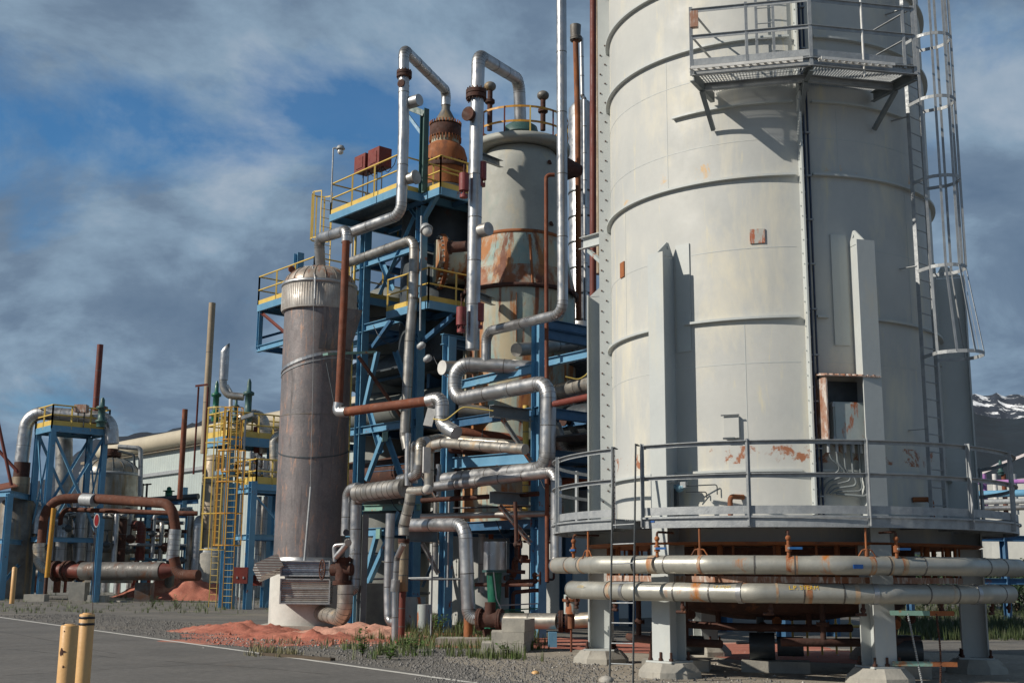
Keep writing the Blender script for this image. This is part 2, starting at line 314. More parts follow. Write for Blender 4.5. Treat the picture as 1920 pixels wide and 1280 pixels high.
M['leaf'] = leafm('leaf_green', (.10, .20, .035), (.06, .13, .025)); M['grass'] = leafm('grass_green', (.075, .13, .03), (.12, .13, .05)); M['dgrass'] = leafm('shaded_grass_green', (.045, .08, .02), (.06, .07, .03)); M['dleaf'] = leafm('dark_leaf_green', (.03, .06, .018), (.02, .04, .015)); M['dry'] = leafm('dry_grass', (.25, .22, .12), (.16, .15, .07))
M['fir'] = leafm('conifer_green', (.018, .034, .026), (.010, .022, .018))
def pipe(label, pts, r, m, name='insulated_pipe', cat='pipe', group=None, bend=None, seams=1.1, seg=16, gore=True):
    return solo(name, MB().tube(pts, r, seg, bend, True, seams, gore), M[m], label, cat, group)
def prj(q):
    c = CM.transposed() @ (q-C0); return 960+FPX*c.x/-c.z, 640-FPX*c.y/-c.z
def th(px, rad, z=3.0):               # angle on the chimney circle seen at column px of the photograph
    lo, hi = -76.0, 76.0
    for _ in range(40):
        m_ = (lo+hi)/2
        if prj(S(m_, rad, z))[0] < px: lo = m_
        else: hi = m_
    return (lo+hi)/2
# ================================================================ SETTING
def gmat():
    m = mat('gravel_ground', (.175, .165, .15), (.115, .11, .103), .95, 0, .5, [((.20, .18, .15), .16, .50, .66, (1, 1, 1)), ((.34, .32, .28), 14, .70, .74, (1, 1, 1)), ((.035, .035, .035), 11, .64, .70, (1, 1, 1)), ((.085, .10, .04), .22, .60, .70, (1, 1, 1))], .9, 16, grain=.7)
    return m
g = MB(); n = 60
rr = [0, 4, 8, 12]+[12+1.2*i for i in range(1, 60)]+[90, 110, 140, 200, 320, 600, 1200, 2500, 5200]
nb = len(rr); na = 96; g.v.append(Vector((0, 20, 0)))
for k in rr[1:]:
    for i in range(na):
        a_ = 2*math.pi*i/na; x_, y_ = k*math.cos(a_), 20+k*math.sin(a_); g.v.append(Vector((x_, y_, -.0)))
for i in range(na): g.f.append((0, 1+i, 1+(i+1) % na)); g.sm.append(True)
for k in range(nb-2):
    for i in range(na):
        j = (i+1) % na; g.f.append((1+k*na+i, 1+(k+1)*na+i, 1+(k+1)*na+j, 1+k*na+j)); g.sm.append(True)
struct('ground', g, gmat())
rd = (Vector((-.9, 19.98, 0))-Vector((-18.97, 45.82, 0))).normalized(); rn_ = Vector((-rd.y, rd.x, 0));
if rn_.y > 0: rn_ = -rn_
rp0 = Vector((-.9, 19.98, 0))
ROADM = mat('asphalt', (.155, .148, .140), (.115, .111, .106), .9, 0, .5, [((.15, .115, .085), .35, .60, .72, (1, .4, 1)), ((.16, .155, .15), 22, .66, .72, (1, 1, 1)), ((.035, .035, .035), .6, .68, .73, (1, .3, 1))], .6, 40, grain=.5)
def strip(a, b, off0, off1, z, nseg=60, jit=0.0):
    mb = MB(); pts = []
    for i in range(nseg+1):
        q = rp0+rd*(a+(b-a)*i/nseg); j0 = random.uniform(-jit, jit)
        mb.v += [q+rn_*(off0+j0)+Z*z, q+rn_*off1+Z*z]
    for i in range(nseg): mb.f.append((2*i, 2*i+1, 2*i+3, 2*i+2)); mb.sm.append(False)
    return mb
struct('road', strip(-260, 60, -.36, 9.0, .006, 900, .05), ROADM)
LM = mat('road_line_paint', (.66, .65, .61), (.52, .51, .48), .8, 0, 3, [((.12, .12, .115), 4, .62, .70, (1, 1, 1))], .2, 30)
struct('road_line', strip(-260, 60, -.07, .07, .011, 60), LM)
PADM = mat('pale_packed_dirt', (.36, .32, .26), (.28, .25, .205), .95, 0, .6, [((.14, .12, .10), .7, .58, .68, (1, 1, 1)), ((.40, .36, .30), 13, .66, .72, (1, 1, 1)), ((.09, .085, .08), 9, .66, .72, (1, 1, 1))], .6, 20, grain=.6)
pd = MB(); cs = []
for i in range(72):
    a_ = 2*math.pi*i/72; k = 1+.05*math.sin(5*a_)+.04*math.sin(9*a_+1); cs.append(SC+Vector((math.cos(a_)*7.0*k+.8, math.sin(a_)*6.6*k, .005)))
pd.v = [SC+Vector((.8, 0, .005))]+cs
for i in range(72): pd.f.append((0, 1+i, 1+(i+1) % 72)); pd.sm.append(False)
struct('ground_pad', pd, PADM)
CRM = mat('road_crack_tar', (.035, .034, .033), (.05, .048, .045), .8, 0, 3)
def crack(a0, o0, a1, o1, w_, seed):
    rs_ = random.Random(seed); mb = MB(); n_ = 26; pts = []; dr = 0
    for i in range(n_+1):
        f_ = i/n_; dr += rs_.uniform(-.05, .05); pts.append((rp0+rd*(a0+(a1-a0)*f_+dr)+rn_*(o0+(o1-o0)*f_+dr), w_*rs_.uniform(.3, 1.2)))
    for q, h_ in pts: d_ = (rd*(a1-a0)+rn_*(o1-o0)).normalized(); s_ = Vector((-d_.y, d_.x, 0)); mb.v += [q-s_*h_+Z*.009, q+s_*h_+Z*.009]
    for i in range(n_): mb.f.append((2*i, 2*i+1, 2*i+3, 2*i+2)); mb.sm.append(False)
    struct('road_crack', mb, CRM)
for i, c_ in enumerate(((-6, .3, -4.2, 6, .012), (-14, .6, -11, 7, .014), (-24, .2, -19, 8, .018), (-9, 2.6, -30, 2.2, .010), (-2, 1.2, -12, 4.4, .010), (-36, .4, -31, 8, .03))): crack(*c_, 20+i)
# red spoil under the frame
REDM = mat('red_orange_dirt', (.46, .17, .115), (.34, .11, .075), .95, 0, 1.1, [((.55, .30, .22), .45, .55, .66, (1, 1, 1)), ((.20, .14, .10), 3, .62, .72, (1, 1, 1)), ((.62, .45, .38), 9, .68, .74, (1, 1, 1))], .9, 12, grain=.45)
def patch(c, ru, rv, z, m, name, n=72, seed=1):
    mb = MB(); mb.v = [c+Z*z]; rs_ = random.Random(seed); ph = [rs_.uniform(0, 6) for _ in range(4)]
    for i in range(n):
        a_ = 2*math.pi*i/n; k = 1+.12*math.sin(3*a_+ph[0])+.09*math.sin(7*a_+ph[1])+.06*math.sin(13*a_+ph[2]); mb.v.append(c+U*(ru*k*math.cos(a_))+V*(rv*k*math.sin(a_))+Z*z)
    for i in range(n): mb.f.append((0, 1+i, 1+(i+1) % n)); mb.sm.append(False)
    struct(name, mb, m)
patch(W(26.5, 20.6), 6.5, 2.6, .006, REDM, 'ground_red_dirt', seed=3)
patch(W(18.5, 22.5), 4.5, 2.8, .010, REDM, 'ground_red_dirt', seed=5)
def mound(c, ru, rv, h, label, group, seed, ridge=.35, e=None):
    from mathutils import noise as mn
    mb = MB(); n = 44; e1 = (e or U); e2 = Vector((-e1.y, e1.x, 0))
    for j in range(n+1):
        for i in range(n+1):
            x_, y_ = -1+2*i/n, -1+2*j/n; r_ = math.sqrt(x_*x_+y_*y_); f_ = max(0, 1-r_)**1.15
            q = Vector((x_*ru, y_*rv, seed)); hh = h*f_*(1+ridge*mn.noise(q*.9))+.16*min(1, f_*4)*mn.noise(q*2.3)+.07*min(1, f_*6)*mn.noise(q*7)
            mb.v.append(c+e1*(x_*ru)+e2*(y_*rv)+Z*(max(0, hh) if r_ < 1 else -.03))
    for j in range(n):
        for i in range(n):
            a_ = j*(n+1)+i; mb.f.append((a_, a_+1, a_+n+2, a_+n+1)); mb.sm.append(True)
    return solo('dirt_mound', mb, REDM, label, 'dirt mound', group)
PINK = mat('pale_pink_dirt', (.56, .32, .24), (.46, .22, .16), .95, 0, .9, [((.40, .12, .07), 1.2, .58, .68, (1, 1, 1))], .9, 12, grain=.4)
eR = Vector((.93, -.37, 0))
mound(H(455, 1184), 2.5, 1.5, .28, 'low red dirt mound spilling left of the scorched column foot', 'mounds of red dirt', 1.3, e=eR)
mound(H(560, 1197), 3.2, .75, .20, 'thin red dirt ridge in front of the scorched column foot', 'mounds of red dirt', 3.3, e=eR)
m_ = mound(H(668, 1190), 2.3, 1.3, .33, 'pale pink dirt mound right of the scorched column foot', 'mounds of red dirt', 4.7, e=eR); m_.data.materials[0] = PINK
mound(H(318, 1119), 4.2, 2.4, 1.9, 'tall orange dirt mound beside the concrete drum of the tan column', 'mounds of red dirt', 7.1, ridge=.6, e=Vector((1, 0, 0)))
mound(H(366, 1124), 3.0, 2.0, 1.7, 'lower orange dirt mound left of the yellow ladder foot', 'mounds of red dirt', 9.4, ridge=.6, e=Vector((1, 0, 0)))
patch(H(560, 1196), 3.6, 3.4, .007, REDM, 'ground_red_dirt', seed=8)
# hills
def hills(name, prof, d0, d1, m, seed):
    from mathutils import noise as mn
    mb = MB(); na_, nd_ = 150, 26; x0, x1 = prof[0][0], prof[-1][0]
    for i in range(na_+1):
        px = x0+(x1-x0)*i/na_
        for (a_, b_) in zip(prof, prof[1:]):
            if a_[0] <= px <= b_[0]: py = a_[1]+(b_[1]-a_[1])*(px-a_[0])/(b_[0]-a_[0])
        hr = A(px, py, d1); az = hr.x/hr.y
        for j in range(nd_+1):
            t_ = j/nd_; d = d0+(d1*1.35-d0)*t_; k = (d-d0)/(d1-d0); s_ = k if k < 1 else max(0, 1-(k-1)*1.2)
            s_ = s_**.8 if s_ > 0 else 0
            q = Vector((az*d, d, 0)); nz = mn.noise(Vector((q.x/260, q.y/260, seed)))*.12+mn.noise(Vector((q.x/70, q.y/70, seed)))*.05
            edge = max(0, 1-abs(k-1)*3)
            hz = (hr.z-0)*s_*(1+nz*(1-edge))+mn.noise(Vector((q.x/13, q.y/13, seed)))*7*edge
            mb.v.append(Vector((q.x, q.y, max(-2, hz))))
    for i in range(na_):
        for j in range(nd_):
            a_ = i*(nd_+1)+j; mb.f.append((a_, a_+nd_+1, a_+nd_+2, a_+1)); mb.sm.append(True)
    struct(name, mb, m)
HM = mat('forested_slope', (.008, .018, .034), (.005, .012, .026), 1.0, 0, .012, [((.012, .022, .034), .03, .55, .7, (1, 1, 1))], 1.0, .08, grain=.6)  # distance haze is put into the dark blue of the forest
hills('hill', [(-900, 900), (-300, 900), (0, 925), (90, 893), (140, 850), (180, 822), (230, 814), (320, 806), (337, 797), (370, 789), (450, 770), (560, 775), (700, 800), (900, 860)], 900, 1900, HM, 2.2)
SM = mat('snowy_rock_slope', (.88, .90, .93), (.80, .84, .88), .9, 0, .004, [((.030, .040, .060), .013, .46, .50, (1, .3, 1))], .6, .05)
hills('snow_mountain', [(1500, 780), (1700, 748), (1800, 735), (1825, 733), (1850, 739), (1868, 733), (1885, 741), (1905, 735), (1925, 740), (2100, 760), (2700, 700)], 2600, 4600, SM, 5.2)
HM2 = mat('dark_forest_slope', (.008, .020, .032), (.005, .013, .023), 1.0, 0, .012, [((.012, .026, .038), .05, .55, .7, (1, 1, 1))], 1.0, .08, grain=.6)  # bluish far haze again mixed into the slope colour
hills('hill', [(1450, 820), (1700, 790), (1822, 771), (1850, 778), (1880, 783), (1920, 778), (2100, 770), (2700, 700)], 800, 2200, HM2, 8.2)
# ================================================================ CHIMNEY
ZT = 17.0
def bar3_(mb, a, z0, z1, r0, r1, th_):
    d = (S(a, 1)-SC).normalized(); s_ = Z.cross(d); p0, p1 = SC+d*r0, SC+d*r1
    return mb.obox((p0+p1)/2+Z*(z0+z1)/2, d*(r1-r0)/2, s_*th_/2, Z*(z1-z0)/2)
def arcbar(mb, a0, a1, r0, r1, z0, z1, step=4):
    n_ = max(1, int(abs(a1-a0)/step)); o = len(mb.v)
    for i in range(n_+1):
        a_ = a0+(a1-a0)*i/n_; mb.v += [S(a_, r0, z0), S(a_, r1, z0), S(a_, r1, z1), S(a_, r0, z1)]
    for i in range(n_):
        for k in range(4): mb.f.append((o+4*i+k, o+4*i+(k+1) % 4, o+4*i+4+(k+1) % 4, o+4*i+4+k)); mb.sm.append(False)
    return mb
t = T('steel_chimney', 'huge pale grey cylindrical steel chimney with ring ribs on concrete footings', 'chimney', SC)
CH = t
t.part('shell', MB().lathe(SC, [(3.15, 2.2), (3.15, 6), (3.15, 10), (3.15, 14), (3.15, ZT)], 128, cap=False), M['stack'])
for zw_ in (5.3, 7.35, 9.35, 10.65): t.part('weld_seam', arcbar(MB(), 16, 369, 3.148, 3.1535, zw_-.006, zw_+.006, 3), M['stackp'])
for k_, aw_ in enumerate((-58, -8, 52, -34, 24, -70)): t.part('weld_seam', bar3_(MB(), aw_, (6.12, 3.5, 6.12, 8.7, 8.7, 3.5)[k_], (8.6, 6.05, 8.6, 11.2, 9.9, 6.05)[k_], 3.147, 3.1535, .012), M['stackp'])
t.part('base_plate', MB().lathe(SC, [(2.2, 2.2), (3.62, 2.2), (3.7, 2.24), (2.2, 2.24)], 96, cap=False, sharp=True), M['rusto'])
def arcbar(mb, a0, a1, r0, r1, z0, z1, step=4):
    n_ = max(1, int(abs(a1-a0)/step)); o = len(mb.v)
    for i in range(n_+1):
        a_ = a0+(a1-a0)*i/n_; mb.v += [S(a_, r0, z0), S(a_, r1, z0), S(a_, r1, z1), S(a_, r0, z1)]
    for i in range(n_):
        for k in range(4):
            mb.f.append((o+4*i+k, o+4*i+(k+1) % 4, o+4*i+4+(k+1) % 4, o+4*i+4+k)); mb.sm.append(False)
    mb.f += [(o, o+3, o+2, o+1), (o+4*n_, o+4*n_+1, o+4*n_+2, o+4*n_+3)]; mb.sm += [False, False]
    return mb
for z_, a0, a1 in ((13.9, 16, 368), (12.6, 16, 369), (11.27, 17, 369), (10.02, 15.5, 52), (10.02, -31, 9.4), (8.66, 15, 369.5), (6.09, 14.5, 18), (6.09, 31, 322), (6.09, -28, 9), (3.44, 13, 368)):
    t.part('stiffener_ring', arcbar(MB(), a0, a1, 3.14, 3.235, z_-.02, z_+.02, 3), M['stackp'])
def bar3(mb, a, z0, z1, r0, r1, th_):
    d = (S(a, 1)-SC).normalized(); s_ = Z.cross(d); p0, p1 = SC+d*r0, SC+d*r1
    return mb.obox((p0+p1)/2+Z*(z0+z1)/2, d*(r1-r0)/2, s_*th_/2, Z*(z1-z0)/2)
BM_ = None
for a_ in (-87.5, 11.0, 152):
    mb = MB(); d = (S(a_, 1)-SC).normalized(); s_ = Z.cross(d)
    bar3(mb, a_, 2.7, ZT, 3.14, 3.41, .03); k = 0; z_ = 2.9
    t.part('seam_flange', mb, M['stackp'])
    while z_ < 12.9 and a_ < 100:
        q = S(a_, 3.36 if k % 2 else 3.26, z_); t.part('bolt', MB().cyl(q-s_*.035, q+s_*.035, .017, seg=6), M['rustd'] if a_ < 0 else M['stackp']); z_ += .215; k += 1
LEG = (-32.5, 26.6, -91.5, 86.0, 146.0, 207.5)
for a_ in LEG:
    d = (S(a_, 1)-SC).normalized(); s_ = Z.cross(d)
    g_ = t.part('gusset', bar3(MB(), a_, 2.25, 7.35, 3.15, 3.65, .025), M['stackp'])
    mb = MB().poly([S(a_, 3.15, 7.36)+s_*.013, S(a_, 3.29, 7.62)+s_*.013, S(a_, 3.35, 7.62)+s_*.013, S(a_, 3.65, 7.36)+s_*.013], -s_*.026)
    q = S(a_, 3.31, 7.53); mb.cyl(q-s_*.03, q+s_*.03, .03, seg=10)
    kid(g_, 'lug', mb, M['stackp'])
    mb = MB().obox(S(a_, 3.665, 4.8), d*.014, s_*.17, Z*2.56)
    kid(g_, 'flange_plate', mb, M['stackp'])
    mb = MB(); a1_ = a_+(1 if a_ < 0 else -1)*4.0
    t.part('backing_plate', arcbar(MB(), a1_-2.6, a1_+2.6, 3.152, 3.175, 5.6, 7.58, 2.6), M['stackp'])
    mb = MB(); q = S(a_, 3.455)
    mb.obox(q+Z*1.24, d*.20, s_*.013, Z*.96); mb.obox(S(a_, 3.665, 1.24), d*.014, s_*.19, Z*.96); mb.obox(S(a_, 3.245, 1.24), d*.014, s_*.19, Z*.96)
    mb.obox(S(a_, 3.455, .262), d*.30, s_*.27, Z*.014)
    lg = t.part('leg', mb, M['stackp'])
    for i in (-1, 0, 1):
        for j in (-1, 1):
            b_ = S(a_, 3.455+.24*j)+s_*.22*i; mb = MB().cyl(b_+Z*.27, b_+Z*.42, .022, seg=8); mb.cyl(b_+Z*.28, b_+Z*.32, .038, seg=6); kid(lg, 'anchor_bolt', mb, M['rustd'])
FL = {-32.5: 'nearest left one of the octagonal footings, behind the thin ground ladder', 26.6: 'nearest right one of the octagonal footings, under the white chimney leg', -91.5: 'left rear chimney footing beside the red dirt', 86.0: 'right rear chimney footing in the shade', 146.0: 'far right chimney footing deep in the shade', 207.5: 'far left chimney footing deep in the shade'}
for a_ in LEG:
    d = (S(a_, 1)-SC).normalized(); s_ = Z.cross(d); c_ = S(a_, 3.455); mb = MB()
    def octo(h, z): k = h*.38; return [c_+d*x_+s_*y_+Z*z for x_, y_ in ((h, k), (k, h), (-k, h), (-h, k), (-h, -k), (-k, -h), (k, -h), (h, -k))]
    o0, o1, o2 = octo(.52, 0), octo(.51, .10), octo(.38, .248)
    mb.add(o0+o1+o2, [(i, (i+1) % 8, 8+(i+1) % 8, 8+i) for i in range(8)]+[(8+i, 8+(i+1) % 8, 16+(i+1) % 8, 16+i) for i in range(8)]+[tuple(range(16, 24))])
    solo('concrete_footing', mb, M['conc'], 'weathered '+FL[a_], 'footing', 'concrete footings under the chimney legs')
# rusty plate, hatch, rusty left plate
def onshell(mb, px, py, wpx, hpx, r0=3.15, th_=.02, dz=0):
    lo = None
    for z_ in [3+.02*i for i in range(600)]:
        if prj(S(th(px, r0, z_), r0, z_))[1] < py: break
    a_ = th(px, r0, z_); d = (S(a_, 1)-SC).normalized(); s_ = Z.cross(d)
    mb.obox(S(a_, r0+th_/2+.003, z_), d*th_/2, s_*wpx, Z*hpx); return a_, z_, d, s_
mb = MB(); a_, z_, d, s_ = onshell(mb, 1420, 445, .13, .13); t.part('cover_plate', mb, mat('rusty_cover_paint', (.5, .5, .46), None, .6, 0, 3, [((.38, .11, .05), 5, .5, .6, (2, 2, .6))]))
mb = MB(); onshell(mb, 1168, 506, .10, .15); t.part('cover_plate', mb, M['rusto'])
mb = MB(); a_, z_, d, s_ = onshell(mb, 1373, 801, .13, .19, th_=.06); hp = t.part('hatch', mb, M['stack'])
mb = MB(); mb.bar(S(a_, 3.24, z_+.20)-s_*.17, S(a_, 3.24, z_+.20)+s_*.15, .02, .02); mb.bar(S(a_, 3.24, z_-.2)-s_*.14, S(a_, 3.24, z_-.2)+s_*.06, .04, .03); kid(hp, 'hinge', mb, M['dgrey'])
# rust patches' sill marks low on the shell come from the paint; conduits up the seam
mb = MB()
for k, (da, rad) in enumerate(((12.3, 3.24), (13.7, 3.24), (12.1, 3.35))): mb.cyl(S(da, rad, 2.7), S(da, rad, 13), .014+.006*(k % 2), seg=8)
cb_ = solo('conduit_run', mb, M['cableb'], 'dark blue bundle of cables running up the chimney seam under the high platform', 'cable')
mb = MB()
for i in range(12): kid(cb_, 'clamp', MB().obox(S(12.9, 3.26, 3+.8*i), (S(12.9, 1)-SC)*.05, Z.cross(S(12.9, 1)-SC)*.07, Z*.012), M['galv'])
# hooded cabinet
a0, a1 = th(1536, 3.29, 4.5), th(1622, 3.29, 4.5); am = (a0+a1)/2; d = (S(am, 1)-SC).normalized(); s_ = Z.cross(d)
q = T('hooded_cabinet', 'rust spotted electrical cabinet under a rusty sheet hood on the chimney', 'cabinet', S(am, 3.15, 3.85))
hw = (S(a1, 3.29)-S(a0, 3.29)).length/2; c_ = S(am, 3.39)
for k in (-1, 1): q.part('side_panel', MB().obox(c_+s_*hw*k+Z*4.42, d*.22, s_*.012, Z*.55), M['roofr'])
q.part('back_panel', MB().obox(c_-d*.215+Z*4.42, d*.008, s_*(hw-.015), Z*.54), M['dgrey'])
mb = MB(); h0 = [c_-d*.24-s_*(hw+.06)+Z*5.06, c_-d*.24+s_*(hw+.12)+Z*5.06, c_+d*.30+s_*(hw+.12)+Z*4.97, c_+d*.30-s_*(hw+.06)+Z*4.97]; mb.poly(h0, Z*.02)
for i in range(9):
    u_ = -hw+2*hw*i/8; mb.bar(c_-d*.24+s_*u_+Z*5.09, c_+d*.30+s_*u_+Z*5.0, .03, .02)
q.part('hood', mb, M['roofr'])
bx = q.part('cabinet_box', MB().obox(c_+d*.0+Z*4.22+s_*.03, d*.13, s_*(hw*.74), Z*.34), M['scrap'])
kid(bx, 'door', MB().obox(c_+d*.142+Z*4.22+s_*.03, d*.01, s_*(hw*.68), Z*.31), M['scrap'])
mb = MB()
for sg in (-1, 1):
    for z_ in (3.95, 4.5): mb.obox(c_+d*.15+s_*(.03+sg*hw*.76)+Z*z_, d*.02, s_*.02, Z*.03)
kid(bx, 'latch', mb, M['galv'])
mb = MB()
for i in range(6):
    x_ = -hw*.8+i*hw*.32; b_ = c_+s_*x_; sag = .25+.09*i
    mb.tube([b_+Z*3.88, b_+Z*(3.88-sag)+s_*.02, b_+s_*(.25-.05*i)+Z*(3.80-sag-.1), S(14+1.2*i, 3.23, 3.29-.05*i), S(12.8+i, 3.23, 3.05)], .014+.006*(i % 2), 8, .15)
q.part('cable_loop', mb, M['grey'])
mb = MB()
for i in range(5): mb.cyl(c_+s_*(-hw*.8+i*hw*.35)+Z*3.72, c_+s_*(-hw*.8+i*hw*.35)+Z*3.90, .03, seg=8)
q.part('cable_gland', mb, M['galv'])
# ---------------------------------------------------------------- ring walkway
def ringrail(tt, aa, rad, z, w_=.06):
    return None
t = T('ring_walkway', 'galvanised ring walkway with railing round the foot of the chimney', 'walkway', SC)
RW = 4.31; g0, g1 = th(1150, RW, 2.7), th(1204, RW, 2.7)
mb = MB()
for k in range(0, 13): arcbar(mb, g1 if k > 6 else g1, g0+360, 3.75+k*.05, 3.765+k*.05, 2.60, 2.63, 4)
arcbar(mb, 0, 360, 3.21, 3.80, 2.61, 2.625, 4)
mb2 = MB(); a_ = g1
while a_ < g0+360:
    bar3(mb2, a_, 2.605, 2.632, 3.75, 4.30, .012); a_ += 1.1
t.part('grating', mb, M['galv']); t.part('grating_bars', mb2, M['galv'])
t.part('fascia_channel', arcbar(MB(), g1, g0+360, RW-.01, RW+.01, 2.45, 2.635, 3), M['galv'])
t.part('toe_board', arcbar(MB(), g1, g0+360, RW-.008, RW+.008, 2.66, 2.79, 3), M['galv'])
for a_ in range(0, 360, 20): t.part('deck_bracket', bar3(MB(), a_, 2.47, 2.6, 3.2, 4.29, .05), M['galv'])
for z_ in (3.83, 3.30):
    mb = MB(); arcbar(mb, g1, g0+360, RW-.02, RW+.04, z_-.006, z_+.006, 3); arcbar(mb, g1, g0+360, RW-.028, RW-.018, z_-.062, z_-.006, 3)
    t.part('top_rail' if z_ > 3.29 else 'mid_rail', mb, M['galv'])
pa = [th(x_, RW+.03, 3.2) for x_ in (1046, 1150, 1204, 1403, 1628, 1818, 1895)]+[92, 112, 132, 152, 172, 192, 212, 232, 252, 268]
for a_ in pa:
    mb = MB(); bar3(mb, a_, 2.47, 3.86, RW+.012, RW+.075, .012); bar3(mb, a_, 2.47, 3.86, RW+.012, RW+.022, .07)
    t.part('post', mb, M['galv'])
# gate posts with kinked ladder stiles
# ---------------------------------------------------------------- ground ladder
t = T('ladder', 'thin grey ladder standing on the gravel up to the ring walkway', 'ladder', H(1165, 1278))
la, lb = H(1143, 1278), H(1187, 1280)
ta, tb = S(th(1150, RW+.12, 3.8), RW+.12, 3.84), S(th(1192, RW+.12, 3.8), RW+.12, 3.86)
for p_, q_ in ((la, ta), (lb, tb)):
    mid = p_+(q_-p_)*.62; e_ = (lb-la).normalized(); mb = MB(); mb.bar(p_, mid, .012, .065, e_); mb.bar(mid, q_, .012, .065, e_)
    b_ = q_+(SC-q_).normalized()*.12; b_.z = q_.z-.03; mb.bar(q_-Z*.005, b_, .05, .012)
    t.part('stile', mb, M['dgrey'])
for i in range(8):
    f_ = (i+.9)/8*.66; t.part('rung', MB().cyl(la+(ta-la)*f_, lb+(tb-lb)*f_, .011, seg=8), M['galv'])
mb = MB()
q = S(g0, RW, 2.2)
for i in range(28):
    z_ = 3.75-i*.045; c_ = S(g0+.7, RW+.02, z_); mb.lathe(c_, [(.018, -.004), (.022, 0), (.018, .004), (.012, 0)], 6, axis=(Vector((1, 0, 0)) if i % 2 else Vector((0, 1, 0))))
solo('chain', mb, M['rustd'], 'rusty safety chain hanging at the walkway opening by the ladder', 'chain')
# ---------------------------------------------------------------- high platform
t = T('high_platform', 'galvanised inspection platform with mesh floor bolted high on the chimney', 'platform', S(8, 3.19, 9.5))
HP = [(th(1297, 4.3, 10.4), 4.3), (th(1521, 4.25, 10.4), 4.25), (th(1716, 4.3, 10.4), 4.3)]; zi = 10.36
PO = [S(a_, r_) for a_, r_ in HP]; PI_ = [S(a_, 3.21) for a_, r_ in HP]
mb = MB()
for k in (0, 1):
    o0, o1, i0, i1 = PO[k], PO[k+1], PI_[k], PI_[k+1]; nn = 34
    for i in range(nn+1):
        f_ = i/nn; mb.bar(i0+(i1-i0)*f_+Z*zi, o0+(o1-o0)*f_+Z*zi, .006, .03, (o1-o0).normalized())
    for i in range(11):
        f_ = i/10; mb.bar(i0+(o0-i0)*f_+Z*(zi+.018), i1+(o1-i1)*f_+Z*(zi+.018), .008, .008)
t.part('mesh_floor', mb, M['galv'])
for k in (0, 1):
    o0, o1 = PO[k], PO[k+1]
    t.part('edge_channel', MB().channel(o0+Z*(zi-.05), o1+Z*(zi-.05), .07, .16), M['galv'])
    t.part('toe_board', MB().bar(o0+Z*(zi+.12), o1+Z*(zi+.12), .01, .12), M['galv'])
    for z_ in (.62, 1.12):
        mb = MB(); mb.bar(o0+Z*(zi+z_), o1+Z*(zi+z_), .06, .01); mb.bar(o0+Z*(zi+z_-.035), o1+Z*(zi+z_-.035), .01, .06); t.part('rail', mb, M['galv'])
    m_ = .5; mb = MB(); c0, c1 = PI_[k]+(PO[k]-PI_[k])*m_, PI_[k+1]+(PO[k+1]-PI_[k+1])*m_
    t.part('joist', MB().channel(c0+Z*(zi-.13), c1+Z*(zi-.13), .06, .14), M['galv'])
for k in range(3):
    i0, o0 = PI_[k], PO[k]
    t.part('bracket_beam', MB().channel(i0+Z*(zi-.13), o0+Z*(zi-.13), .08, .18), M['grey'])
    t.part('bracket_brace', MB().bar(i0+Z*(zi-.75), i0+(o0-i0)*.55+Z*(zi-.22), .07, .07), M['grey'])
    t.part('post', MB().bar(o0+Z*(zi-.12), o0+Z*(zi+1.16), .06, .03), M['galv'])
for k, f_ in ((0, .47), (1, .5), (1, .9)):
    q = PO[k]+(PO[k+1]-PO[k])*f_
    if f_ == .5: t.part('pole', MB().cyl(q+Z*(zi-.25), q+Z*(zi+1.9), .022, seg=10), M['white'])
    else: t.part('post', MB().bar(q+Z*(zi-.02), q+Z*(zi+1.16), .05, .03), M['galv'])
for k, e_ in ((0, -1), (2, 1)):
    for z_ in (.62, 1.12): t.part('rail', MB().bar(PI_[k]+Z*(zi+z_), PO[k]+Z*(zi+z_), .04, .012), M['galv'])
mb = MB().bar(PO[0]+(PO[1]-PO[0])*.03+Z*(zi-.0), PO[0]+(PO[1]-PO[0])*.92+Z*(zi-.0)+(PO[1]-PO[0]).cross(Z).normalized()*.0, .14, .03)
ct = T('cable_tray', 'perforated bright cable tray along the front edge of the high platform', 'cable tray', PO[0]+Z*(zi-.1))
for k, (f0, f1) in enumerate(((.0, .93), (.05, .75))):
    o0, o1 = PO[k], PO[k+1]; nrm = Z.cross(o1-o0).normalized()
    if nrm.dot(C0-o0) < 0: nrm = -nrm
    p0, p1 = o0+(o1-o0)*f0+nrm*.13+Z*(zi-.05), o0+(o1-o0)*f1+nrm*.13+Z*(zi-.05); mb = MB(); nn = int((p1-p0).length/.12)
    mb.bar(p0-nrm*.05, p1-nrm*.05, .02, .05); mb.bar(p0+nrm*.05, p1+nrm*.05, .02, .05)
    for i in range(nn): a_ = p0+(p1-p0)*(i/nn); mb.bar(a_-nrm*.04, a_+nrm*.04, .05, .008)
    ct.part('tray', mb, M['white'])
solo('junction_box', MB().obox(PO[0]+(PO[1]-PO[0])*.03+Z*(zi+.92), (PO[1]-PO[0]).normalized()*.07, Z.cross(PO[1]-PO[0]).normalized()*.05, Z*.15), M['roofr'], 'small orange junction box on the corner post of the high platform', 'junction box')
for k, (a_, z_) in enumerate(((12, zi+.35), (-8, zi+.1))):
    q = S(3, 3.29, 0)
mb = MB(); q = S(1.5, 3.29)
e_ = Z.cross(q-SC).normalized()
t2 = T('shaft_ladder', 'narrow ladder behind the high platform close against the chimney', 'ladder', q+Z*10.3)
for sg in (-1, 1): t2.part('stile', MB().bar(q+e_*.15*sg+Z*10.35, q+e_*.15*sg+Z*15, .05, .012), M['galv'])
for i in range(14): t2.part('rung', MB().cyl(q-e_*.15+Z*(10.6+.3*i), q+e_*.15+Z*(10.6+.3*i), .011, seg=6), M['galv'])
